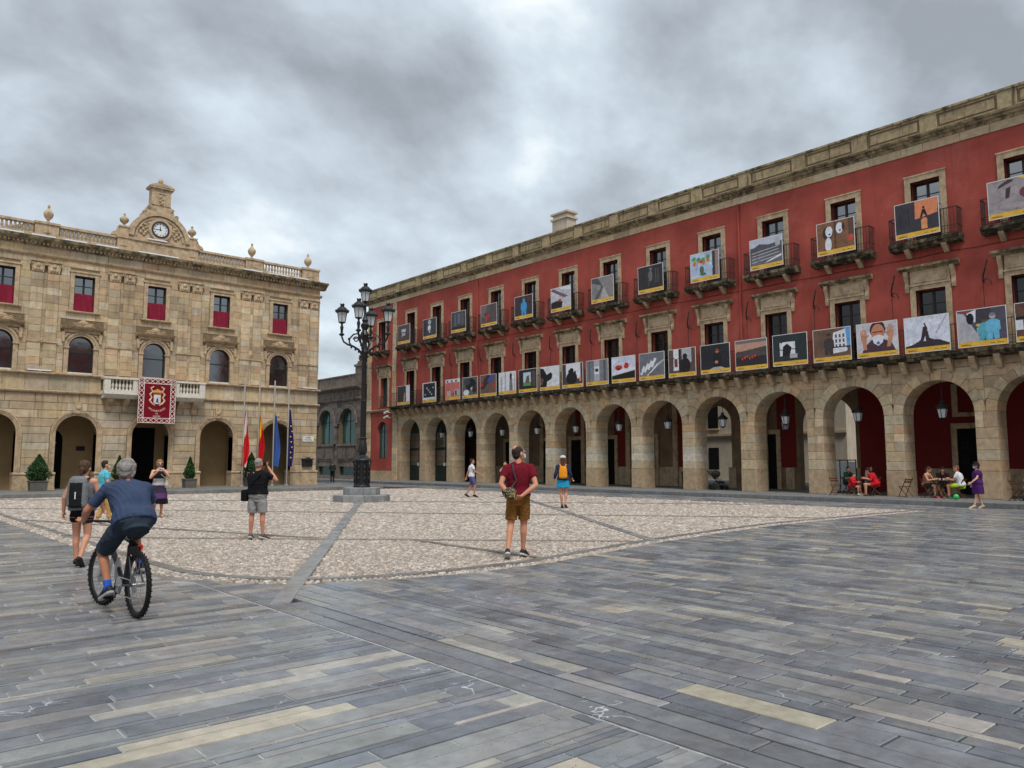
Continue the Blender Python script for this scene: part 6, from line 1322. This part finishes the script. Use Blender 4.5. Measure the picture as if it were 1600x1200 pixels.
figure('heavy man in black polo and grey shorts photographing the town hall', (6.92, 16.35, 0), 46, dict(elR=(.36, .12, 1.26), wrR=(.14, .2, 1.53), elL=(-.27, .2, 1.2), wrL=(-.02, .26, 1.5), handR=(-.5, .3, .7), handL=(.3, .3, .8), curlR=.9, curlL=.8, knR=(.12, .02, .51), anR=(.14, 0, .085), toR=(.23, .14, .03), knL=(-.12, .02, .51), anL=(-.13, 0, .085), toL=(-.16, .16, .03)), 1.72, False, S(196, 134, 108), .010, fat=1.2, look=(8, 4),
       shirt=dict(col=S(24, 25, 30), sleeve=.62, collar=True, hem=.0, ease=.026, name='polo_shirt'), bottom=dict(col=S(150, 150, 152), len=.86, w=1.1, top=.08), shoes=(S(92, 86, 80), S(206, 204, 200)), hair=(S(150, 142, 136), 'crop'), extra=ex_cam)
# --- 5 man in maroon shirt, hands behind his back
def ex_mar(root, P, k, spine, sect, pt, H):
    c = V3((-.12*k, -.24*k, 1.0*k)); q = random.Random(3)
    soft_part(root, 'camera_pouch', M['leather'], lambda co: np.array([S(52, 44, 46), S(74, 62, 48), S(186, 160, 110), S(60, 66, 56), S(34, 32, 36)])[(np.abs(np.sin(np.floor((co[:, 0]+.013*np.sin(co[:, 2]*90))*48)*12.99+np.floor((co[:, 2]+.01*np.sin(co[:, 0]*110))*52)*78.23+np.floor(co[:, 1]*44)*37.7)*43758.5)*10).astype(int) % 5], lambda s: s.loft([(c+V3((0, 0, z)), V3((rx, 0, 0)), V3((0, ry, 0))) for z, rx, ry in ((-.1, .05, .04), (-.07, .1, .07), (.04, .11, .075), (.1, .07, .05))]), .009, 2, wave(.006, 50, 2))
    part(root, 'pouch_strap', M['leather'], lambda b: b.tube([c+V3((.02, .02, .09)), spine(.45)+V3((-.03, -.155*k, 0)), spine(.7)+V3((-.075, -.16*k, 0)), spine(.9)+V3((-.1, -.1*k, .03)), P['neck']+V3((-.115, .02, -.0)), spine(.7)+V3((-.11, .15*k, 0)), spine(.2)+V3((-.2, .03, 0)), c+V3((-.06, .04, .06))], .016, 5), S(52, 50, 54))
    part(root, 'glasses', M['metal'], lambda b: (b.tube([H(.07, -.0, .02), H(.07, .07, .02), H(.03, .1, .02), H(-.03, .1, .02)], .003, 4)))
figure('tall man in maroon shirt and brown shorts with hands behind his back', (9.05, 10.25, 0), 43, dict(elR=(.275, -.12, 1.12), wrR=(.06, -.21, .96), handR=(-.9, -.1, -.1), elL=(-.27, -.12, 1.13), wrL=(-.13, -.2, .97), handL=(.5, -.3, -.3), curlR=.8, curlL=.9, hipL=(-.09, 0, .92), knL=(-.12, .0, .51), anL=(-.16, -.22, .12), toL=(-.17, -.06, .028), knR=(.08, .08, .51), anR=(.07, .12, .085), toR=(.14, .28, .03), head=(.01, .02, 1.61)), 1.92, False, S(204, 142, 112), .010, fat=1.02, look=(58, 6), face='mask',
       shirt=dict(col=S(112, 26, 40), sleeve=.55, hem=.0, ease=.018, collar=True), bottom=dict(col=S(136, 94, 44), len=.82, top=.1), shoes=(S(30, 30, 34), S(206, 206, 204)), hair=(S(52, 42, 38), 'bald'), extra=ex_mar)
# --- 6..10 smaller walkers
figure('man in white t-shirt and blue shorts walking across the cobbles', (22.75, 29.1, 0), 118, dict(elR=(.24, .1, 1.16), wrR=(.26, .36, 1.02), elL=(-.25, -.12, 1.14), wrL=(-.26, -.2, .9), knR=(.1, .14, .53), anR=(.1, .1, .09), toR=(.1, .28, .03), anL=(-.1, -.24, .12), toL=(-.1, -.08, .03)), 1.8, False, SKT, .014,
       shirt=dict(col=S(222, 222, 230), sleeve=.6), bottom=dict(col=S(92, 96, 150), len=.85), shoes=(S(36, 32, 34), None), hair=(S(44, 34, 30), 'short'))
figure('dark clothed woman raising a phone, beyond the man in maroon', (24.4, 28.6, 0), 222, dict(elR=(.24, .2, 1.24), wrR=(.06, .27, 1.5), elL=(-.25, .0, 1.14), wrL=(-.2, .1, .95), handR=(-.2, .3, .8)), 1.68, True, SKP, .014,
       shirt=dict(col=S(38, 36, 42), sleeve=.4), bottom=dict(col=S(44, 44, 50), len=1.85), shoes=(S(60, 58, 60), None), hair=(S(40, 28, 24), 'bob'))
def ex_or(root, P, k, spine, sect, pt, H):
    c = spine(.48)+V3((0, -.2, 0)); X, Y = V3((1, 0, 0)), V3((0, 1, 0))
    soft_part(root, 'backpack', M['cloth'], S(232, 150, 40), lambda s: s.loft([(c+V3((0, 0, z)), X*rx, Y*ry) for z, rx, ry in ((-.24, .1, .06), (-.2, .15, .09), (.0, .15, .09), (.12, .13, .08), (.2, .1, .05))], 20, 3))
    for s in (-1, 1): part(root, 'backpack_strap', M['cloth'], lambda b: b.tube([c+V3((s*.07, .05, .17)), P['neck']+V3((s*.11, -.06, .0)), P['neck']+V3((s*.12, .06, -.05)), P['chest']+V3((s*.13, .12, -.05)), c+V3((s*.13, .1, -.1))], .02, 6), S(232, 160, 60))
    soft_part(root, 'cap', M['cloth'], S(206, 204, 200), lambda s: (s.blob(H(0, -.01, .07), (.104*k, .118*k, .08*k)), s.loft([(V3(H(.02, .05, .06)), V3((.07, 0, 0)), V3((0, .03, 0))), (V3(H(.05, .1, .05)), V3((.07, 0, 0)), V3((0, .06, 0)))])), .01)
figure('woman with orange backpack, white cap and turquoise skirt', (19.9, 20.1, 0), 44, dict(knL=(-.07, .0, .51), anL=(-.04, .04, .085), toL=(-.03, .2, .03), anR=(.07, -.06, .09), toR=(.12, .1, .03), wrR=(.3, .12, .98), wrL=(-.29, .08, .95)), 1.86, True, SKN, .012,
       shirt=dict(col=S(48, 56, 84), sleeve=1.7, ease=.028, name='jacket'), bottom=dict(col=S(40, 150, 196), len=.26, kind='skirt', flare=.16), shoes=(S(70, 58, 54), None), hair=(S(92, 52, 40), 'long'), extra=ex_or)
figure('small dark figure standing by the dark stone building', (30.2, 56.8, 0), 50, dict(wrR=(.1, .2, 1.1), wrL=(-.1, .2, 1.1)), 1.72, False, SKT, .018, shirt=dict(col=S(44, 56, 50), sleeve=1.8), bottom=dict(col=S(30, 30, 34), len=1.85), shoes=(S(20, 20, 20), None), hair=(S(90, 84, 78), 'crop'))
def ex_hat(root, P, k, spine, sect, pt, H):
    soft_part(root, 'bucket_hat', M['cloth'], S(40, 34, 46), lambda s: s.b.lathe([(.155*k, 1.625*k), (.16*k, 1.635*k), (.1*k, 1.68*k), (.095*k, 1.74*k), (.06*k, 1.765*k), (.01, 1.77*k)], P['head'].x, P['head'].y-.005, 18), .01)
figure('woman in purple dress, dark hat and white mask walking by the kerb', (31.0, 10.2, 0), 318, dict(elL=(-.23, .12, 1.14), wrL=(-.22, .32, .98), elR=(.24, -.06, 1.12), wrR=(.25, .06, .9), knL=(-.08, .1, .51), anL=(-.08, .2, .09), toL=(-.08, .38, .03), knR=(.08, .02, .51), anR=(.08, -.18, .09), toR=(.08, -.02, .03)), 1.62, True, SKP, .012, face='mask', fat=1.15,
       shirt=dict(col=S(74, 40, 98), sleeve=.6, ease=.03, name='dress_top'), bottom=dict(col=S(74, 40, 98), len=.4, kind='dress', flare=.12, ease=.035, top=.2), shoes=(S(196, 170, 140), None), hair=(S(60, 50, 46), 'bob'), extra=ex_hat)
# ------------------------------------------------------------------ cyclist and bicycle
BX, BY, BH = 2.52, 9.0, -4.0           # rear contact, heading
def bicycle():
    root = empty('bicycle', (BX, BY, 0), 'black mountain bike with knobbly tyres ridden by the man in blue', 'bicycle', rz=R(-BH)); OFF[root.name] = V3((0, 0, 0))
    r = .345; wb = 1.08; A, F = V3((0, 0, r)), V3((0, wb, r)); steer = R(9)
    def wheel(c, st):
        Mx = Matrix.Rotation(st, 3, 'Z'); Q = lambda x, y, z: tuple(c+Mx @ V3((x, y, z)))
        b = MB(); b.tube([Q(0, (r-.028)*math.cos(t), (r-.028)*math.sin(t)) for t in [2*math.pi*i/48 for i in range(48)]], .026, 10, closed=True)
        for i in range(72):
            t = 2*math.pi*i/72
            for x in ((-.02, .02) if i % 2 else (-.008, .012)):
                p = V3(Q(x, (r-.003)*math.cos(t), (r-.003)*math.sin(t))); b.ball(tuple(p), (.009, .009, .009), 4, 3)
        ty = b.build('tyre', M['rubber'], None, smooth=True, angle=60, local=True)
        w = MB(); w.tube([Q(0, .29*math.cos(t), .29*math.sin(t)) for t in [2*math.pi*i/40 for i in range(40)]], .013, 8, closed=True); wo = w.build('wheel', M['iron'], root, smooth=True, local=True); ty.parent = wo
        b = MB(); 
        for i in range(28):
            t = 2*math.pi*i/28; s = (-1, 1)[i % 2]; t2 = t+(.5 if (i//2) % 2 else -.5); b.tube([Q(s*.03, .025*math.cos(t2), .025*math.sin(t2)), Q(0, .285*math.cos(t), .285*math.sin(t))], .0016, 4)
        b.build('spokes', M['metal'], wo, local=True); b = MB(); b.tube([Q(-.06, 0, 0), Q(.06, 0, 0)], .022, 10); b.tube([Q(-.04, 0, 0), Q(-.036, 0, 0)], .085, 16); b.build('hub', M['metal'], wo, smooth=True, local=True)
    wheel(A, 0); wheel(F, steer)
    BB = V3((0, .42, .30)); ST = V3((0, .27, .78)); SP = V3((0, .24, .93)); HT = V3((0, .86, .86)); HB = V3((0, .90, .74))
    b = MB()
    for p, q, rd in ((BB, ST, .018), (ST, HT, .02), (BB, HB, .024), (HT, HB, .024)): b.tube([p, q], rd, 10)
    for s in (-1, 1): b.tube([A+V3((s*.062, 0, 0)), BB+V3((s*.03, 0, 0))], .011, 8); b.tube([A+V3((s*.062, 0, 0)), ST+V3((s*.02, .0, -.04))], .010, 8)
    b.build('frame', pmat('bike_frame', (.02, .02, .022), .35, .5, None, None), root, smooth=True, local=True)
    Ms = Matrix.Rotation(steer, 3, 'Z'); G = lambda x, y, z: tuple(HB+Ms @ (V3((x, y, z))))
    b = MB(); b.tube([G(0, -.02, .06), G(0, .01, -.06)], .022, 8)
    for s in (-1, 1): b.tube([G(s*.06, .02, -.06), tuple(F+Ms @ V3((s*.062, 0, 0)))], .018, 8)
    b.tube([G(-.06, .01, -.06), G(.06, .01, -.06)], .02, 8); b.build('fork', pmat('white_fork', S(214, 214, 214), .35, .5, None, None), root, smooth=True, local=True)
    b = MB(); b.tube([G(0, -.03, .1), G(0, -.02, .2), G(0, .04, .22)], .016, 8); b.tube([G(-.33, -.02, .25), G(-.2, .02, .245), G(0, .05, .225), G(.2, .02, .245), G(.33, -.02, .25)], .014, 8); b.build('handlebar', M['iron'], root, smooth=True, local=True)
    for s in (-1, 1): b = MB(); b.tube([G(s*.22, .015, .246), G(s*.345, -.025, .252)], .019, 8); b.tube([G(s*.2, .04, .23), G(s*.3, .07, .21)], .006, 5); b.build('grip', M['rubber'], root, smooth=True, local=True)
    b = MB(); b.tube([ST, SP], .014, 8); b.build('seat_post', M['iron'], root, smooth=True, local=True)
    s_ = Soft(); s_.loft([(V3((0, y, z)), V3((w, 0, 0)), V3((0, 0, t))) for y, z, w, t in ((.1, .945, .03, .015), (.13, .955, .075, .025), (.2, .957, .07, .025), (.3, .95, .03, .022), (.38, .945, .02, .015))], 16); s_.fuse('saddle', .008, M['leather'], root, (.015, .015, .016), 2)
    b = MB(); b.tube([(-.055, .42, .30), (-.05, .42, .30)], .095, 20); b.tube([(-.07, .42, .3), (.07, .42, .3)], .02, 8); b.tube([(-.075, .42, .30), (-.08, .5, .17)], .013, 6); b.tube([(.075, .42, .30), (.08, .34, .43)], .013, 6); b.build('crankset', M['metal'], root, smooth=True, local=True)
    for p in ((-.13, .5, .17), (.13, .34, .43)): b = MB(); b.box(p[0]-.045, p[0]+.045, p[1]-.045, p[1]+.045, p[2]-.012, p[2]+.012); b.build('pedal', M['rubber'], root, local=True)
    b = MB(); b.tube([(-.052, 0, r+.045), (-.052, .42, .39)], .005, 4); b.tube([(-.052, 0, r-.045), (-.052, .04, .2), (-.052, .42, .21)], .005, 4); b.build('chain', M['metal'], root, local=True)
    b = MB(); b.lathe([(.02, .33), (.037, .35), (.037, .5), (.03, .53), (.018, .55), (.018, .58)], 0, .62, 12, S(214, 216, 220)); b.build('water_bottle', M['paint'], root, smooth=True, local=True)
    b = MB(); b.tube([(.05, .13, .73), (.05, .1, .73)], .028, 10, S(214, 40, 34)); b.build('rear_light', M['paint'], root, smooth=True, local=True)
    b = MB(); b.tube([(0, .2, .74), (0, -.02, .735), (0, -.25, .74)], [.03, .035, .02], 8) if 0 else b.tube([(0, .25, .78), (.03, .16, .74)], .02, 6); b.box(-.05, .05, .1, .22, .66, .74); b.build('saddle_bag', M['rubber'], root, local=True)
    return root
bicycle()
def ex_sock(root, P, k, spine, sect, pt, H):
    soft_part(root, 'socks', M['cloth'], S(48, 96, 196), lambda s: [s.cap(P['an'+q]-V3((0, 0, .01)), .042, P['an'+q]+(P['kn'+q]-P['an'+q]).normalized()*.085, .044) for q in 'RL'], .009)
cyc = dict(pelvis=(0, .2, 1.02), chest=(0, .38, 1.27), neck=(0, .47, 1.42), head=(0, .54, 1.545), shR=(.205, .46, 1.36), shL=(-.205, .46, 1.36), elR=(.34, .62, 1.14), elL=(-.36, .6, 1.12), wrR=(.31, .82, 1.015), wrL=(-.33, .8, 1.0), handR=(.0, 1, -.2), handL=(0, 1, -.2), palR=(1, 0, 0), palL=(1, 0, 0), curlR=.9, curlL=.9,
           hipR=(.095, .23, .98), hipL=(-.095, .23, .98), knR=(.14, .58, .83), knL=(-.19, .58, .66), anR=(.125, .3, .5), anL=(-.15, .44, .27), toR=(.14, .44, .45), toL=(-.165, .6, .2))
figure('grey haired man in blue t-shirt riding a bicycle away', (BX, BY, 0), BH, cyc, 1.72, False, S(194, 132, 102), .009, fat=1.12,
       shirt=dict(col=S(62, 75, 102), sleeve=.72, hem=-.1, ease=.032), bottom=dict(col=S(52, 62, 74), len=.92, w=1.12, ease=.03), shoes=(S(40, 40, 52), S(176, 176, 180)), hair=(S(148, 142, 138), 'curly'), extra=ex_sock, look=(4, 0))
# ------------------------------------------------------------------ cafe tables, folding chairs and guests under the arches
WD = S(84, 52, 32)
def chair_parts(root):
    OFF[root.name] = V3((0, 0, 0))
    for i in range(6): b = MB(); b.box(-.2, .2, -.18+i*.064, -.13+i*.064, .44, .458, jit(WD, .1)); b.build('seat_slat', M['wood'], root, local=True)
    for s in (-1, 1):
        b = MB(); b.tube([(s*.19, .22, 0), (s*.19, -.22, .82)], .016, 5, WD); b.build('leg', M['wood'], root, local=True); b = MB(); b.tube([(s*.165, -.24, 0), (s*.165, .18, .45)], .016, 5, WD); b.build('leg', M['wood'], root, local=True)
    for z, y in ((.64, -.115), (.74, -.17)): b = MB(); b.box(-.2, .2, y-.01, y+.01, z-.03, z+.03, WD); b.build('back_slat', M['wood'], root, local=True)
    b = MB(); b.tube([(-.17, -.18, .1), (.17, -.18, .1)], .01, 5, WD); b.build('stretcher', M['wood'], root, local=True)
c0 = None
def chair(x, y, hd, label):
    global c0
    if c0 is None: c0 = empty('folding_chair', (x, y, KZ), label, 'chair', 'folding chairs at the cafe', rz=R(-hd)); chair_parts(c0); return
    o = copy_tree(c0); o.location = (x, y, KZ); o.rotation_euler = (0, 0, R(-hd)); o['label'] = label
def table(x, y, label):
    t = empty('cafe_table', (x, y, KZ), label, 'table', 'cafe tables under the arches'); OFF[t.name] = V3((0, 0, 0))
    for i in range(6): b = MB(); b.box(-.35, .35, -.35+i*.117, -.24+i*.117, .71, .735, jit(WD, .12)); b.build('tabletop_slat', M['wood'], t, local=True)
    for s in (-1, 1): b = MB(); b.tube([(s*.3, -.3, 0), (s*.3, .3, .71)], .018, 5, WD); b.build('leg', M['wood'], t, local=True); b = MB(); b.tube([(s*.27, .3, 0), (s*.27, -.3, .71)], .018, 5, WD); b.build('leg', M['wood'], t, local=True)
def sit(dx=0, **k):
    d = dict(pelvis=(0, -.02, .55), chest=(0, .05, .87), neck=(0, .1, 1.04), head=(0, .14, 1.19), shR=(.19, .08, .99), shL=(-.19, .08, .99), elR=(.24, .2, .74), elL=(-.24, .2, .74), wrR=(.14, .42, .78), wrL=(-.14, .42, .78), hipR=(.09, .02, .53), hipL=(-.09, .02, .53), knR=(.12, .44, .52), knL=(-.12, .44, .52), anR=(.12, .42, .09), anL=(-.12, .42, .09), toR=(.13, .6, .03), toL=(-.13, .6, .03)); d.update(k); return d
table(34.55, 12.65, 'wooden cafe table between the seated woman and man in white')
figure('woman in tank top and patterned skirt seated at the cafe table', (34.5, 13.3, KZ), 185, sit(knL=(-.12, .46, .5), anL=(-.05, .62, .09), toL=(-.05, .8, .03)), 1.68, True, SKN, .013, look=(0, -25), shirt=dict(col=S(150, 104, 84), sleeve=0, top=.88, name='tank_top'), bottom=dict(col=S(52, 44, 46), len=.7, ease=.03), shoes=(S(206, 70, 90), None), hair=(S(70, 46, 38), 'bun'))
figure('dark haired guest bent over behind the cafe table', (35.5, 13.0, KZ), 250, sit(), 1.66, True, SKN, .016, look=(0, -20), shirt=dict(col=S(46, 34, 34), sleeve=.6), bottom=dict(col=S(40, 38, 40), len=1.8), shoes=(S(40, 40, 40), None), hair=(S(46, 30, 26), 'long'))
figure('man in white t-shirt and lime shorts seated with his back to a pillar', (34.45, 11.95, KZ), 355, sit(), 1.74, False, S(206, 140, 116), .013, look=(0, -12), shirt=dict(col=S(222, 224, 228), sleeve=.6, ease=.028), bottom=dict(col=S(190, 226, 60), len=.75), shoes=(S(44, 84, 60), S(90, 170, 100)), hair=(S(120, 86, 60), 'crop'))
for x, y, hd, l in ((34.5, 13.25, 185, 'folding chair under the woman in tank top'), (35.5, 12.95, 250, 'folding chair under the dark haired guest'), (34.45, 12.0, 355, 'folding chair under the man in white'), (34.3, 14.05, 20, 'empty folding chair left of the woman in tank top')): chair(x, y, hd, l)
tag(part(None, 'green_ball', M['paint'], lambda b: b.ball((33.6, 11.85, KZ+.11), .11, 12, 8, S(60, 190, 100))), 'small green ball on the kerb by the cafe table', 'ball')
# cups and plates
for i, (x, y) in enumerate(((34.45, 12.95), (34.6, 12.65), (34.5, 12.5), (34.75, 12.85))):
    b = MB(); b.lathe([(.025, KZ+.735), (.035, KZ+.74), (.04, KZ+.81), (.036, KZ+.81), (.02, KZ+.75)], x, y, 10, S(226, 226, 224)); tag(b.build('cup', M['paint'], None, smooth=True, angle=40), 'small white cup on the table before the man in white', 'cup', 'white cups on the cafe table')
table(34.9, 15.85, 'wooden cafe table of the family in red')
figure('child in red jacket seated at the cafe', (34.35, 16.4, KZ), 175, sit(anL=(-.1, .5, .12), toL=(-.1, .66, .08)), 1.3, False, SKN, .012, shirt=dict(col=S(206, 40, 52), sleeve=1.8, ease=.03, name='jacket'), bottom=dict(col=S(190, 36, 48), len=.6), shoes=(S(214, 214, 214), None), hair=(S(44, 34, 30), 'short'))
figure('woman in red top leaning at the cafe table', (34.4, 15.35, KZ), 330, sit(chest=(0, .14, .85), neck=(0, .24, 1.0), head=(0, .3, 1.13), shR=(.19, .2, .96), shL=(-.19, .2, .96)), 1.68, True, SKN, .013, look=(0, -20), shirt=dict(col=S(206, 30, 44), sleeve=.9, ease=.04), bottom=dict(col=S(200, 30, 44), len=.5, ease=.03), shoes=(S(120, 80, 60), None), hair=(S(40, 28, 26), 'bob'))
figure('person in green top seated by the left pillar', (36.2, 17.5, KZ), 200, sit(), 1.66, False, SKN, .016, shirt=dict(col=S(40, 84, 66), sleeve=.9), bottom=dict(col=S(40, 42, 50), len=1.8), shoes=(S(40, 40, 40), None), hair=(S(34, 28, 26), 'short'))
figure('person in grey top seated behind the family table', (35.9, 16.3, KZ), 215, sit(), 1.68, False, SKN, .016, shirt=dict(col=S(130, 136, 140), sleeve=.6), bottom=dict(col=S(40, 42, 50), len=1.8), shoes=(S(40, 40, 40), None), hair=(S(34, 28, 26), 'short'))
for x, y, hd, l in ((34.35, 16.35, 175, 'folding chair under the child in red'), (34.4, 15.37, 330, 'folding chair under the woman in red'), (36.2, 17.45, 200, 'folding chair under the person in green'), (35.9, 16.25, 215, 'folding chair under the person in grey'), (34.2, 17.05, 210, 'empty folding chair by the left pillar')): chair(x, y, hd, l)
figure('seated guest cut off by the right picture edge', (34.6, 9.35, KZ), 30, sit(), 1.68, True, SKN, .016, shirt=dict(col=S(196, 156, 130), sleeve=0, top=.88, name='tank_top'), bottom=dict(col=S(40, 42, 50), len=.8), shoes=(S(40, 40, 40), None), hair=(S(40, 28, 26), 'bob'))
chair(34.6, 9.4, 30, 'folding chair under the guest at the right picture edge'); chair(34.2, 9.9, 195, 'empty folding chair near the right picture edge')
# glass screen, stroller, bin
gs = empty('terrace_screen', (37.2, 18.1, KZ), 'black framed glass screen behind the family table', 'screen'); OFF[gs.name] = V3((0, 0, 0))
for i in range(4): b = MB(); b.box(-.02, .02, -.6+i*.4-.02, -.6+i*.4+.02, 0, 1.55); b.build('post', M['iron'], gs, local=True)
b = MB(); b.box(-.021, .021, -.62, .62, 1.55, 1.6); b.build('rail', M['iron'], gs, local=True)
for i in range(3): b = MB(); b.box(-.004, .004, -.575+i*.4, -.225+i*.4, .1, 1.5); b.build('pane', M['frost'], gs, local=True)
sr = empty('stroller', (35.7, 24.3, KZ), 'dark baby stroller standing in the arcade shade', 'stroller', rz=R(60)); OFF[sr.name] = V3((0, 0, 0))
for x, y in ((-.25, -.35), (.25, -.35), (-.2, .35), (.2, .35)): b = MB(); b.tube([(x-.02, y, .12), (x+.02, y, .12)], .12, 14); b.build('wheel', M['rubber'], sr, smooth=True, angle=40, local=True)
b = MB()
for s in (-.24, .24): b.tube([(s, -.35, .12), (s, .1, .6), (s, .5, 1.02)], .015, 6); b.tube([(s*.8, .35, .12), (s, -.1, .6)], .015, 6)
b.tube([(-.24, .5, 1.02), (.24, .5, 1.02)], .02, 6); b.build('frame', M['iron'], sr, local=True)
s_ = Soft(); s_.loft([(V3((0, y, z)), V3((.2, 0, 0)), V3((0, .05, .06))) for y, z in ((-.3, .42), (.0, .4), (.18, .6), (.25, .85))], 16, 3); s_.fuse('seat', .014, M['cloth'], sr, S(40, 42, 46)); s_ = Soft(); s_.blob((0, .12, .85), (.22, .25, .2)); s_.fuse('hood', .014, M['cloth'], sr, S(52, 54, 58))
wb = empty('waste_bin', (36.6, 27.0, KZ), 'dark waste bin standing inside the arcade', 'bin'); OFF[wb.name] = V3((0, 0, 0))
b = MB(); b.lathe([(.2, 0), (.22, .03), (.28, .8), (.3, .82), (.3, .88), (.24, .92)], n=16); b.build('bin_body', M['rubber'], wb, smooth=True, angle=40, local=True); b = MB(); b.lathe([(.24, .92), (.22, .98), (.1, 1.02)], n=16); b.build('lid', M['rubber'], wb, smooth=True, angle=40, local=True)

bpy.data.scenes.remove(TS)
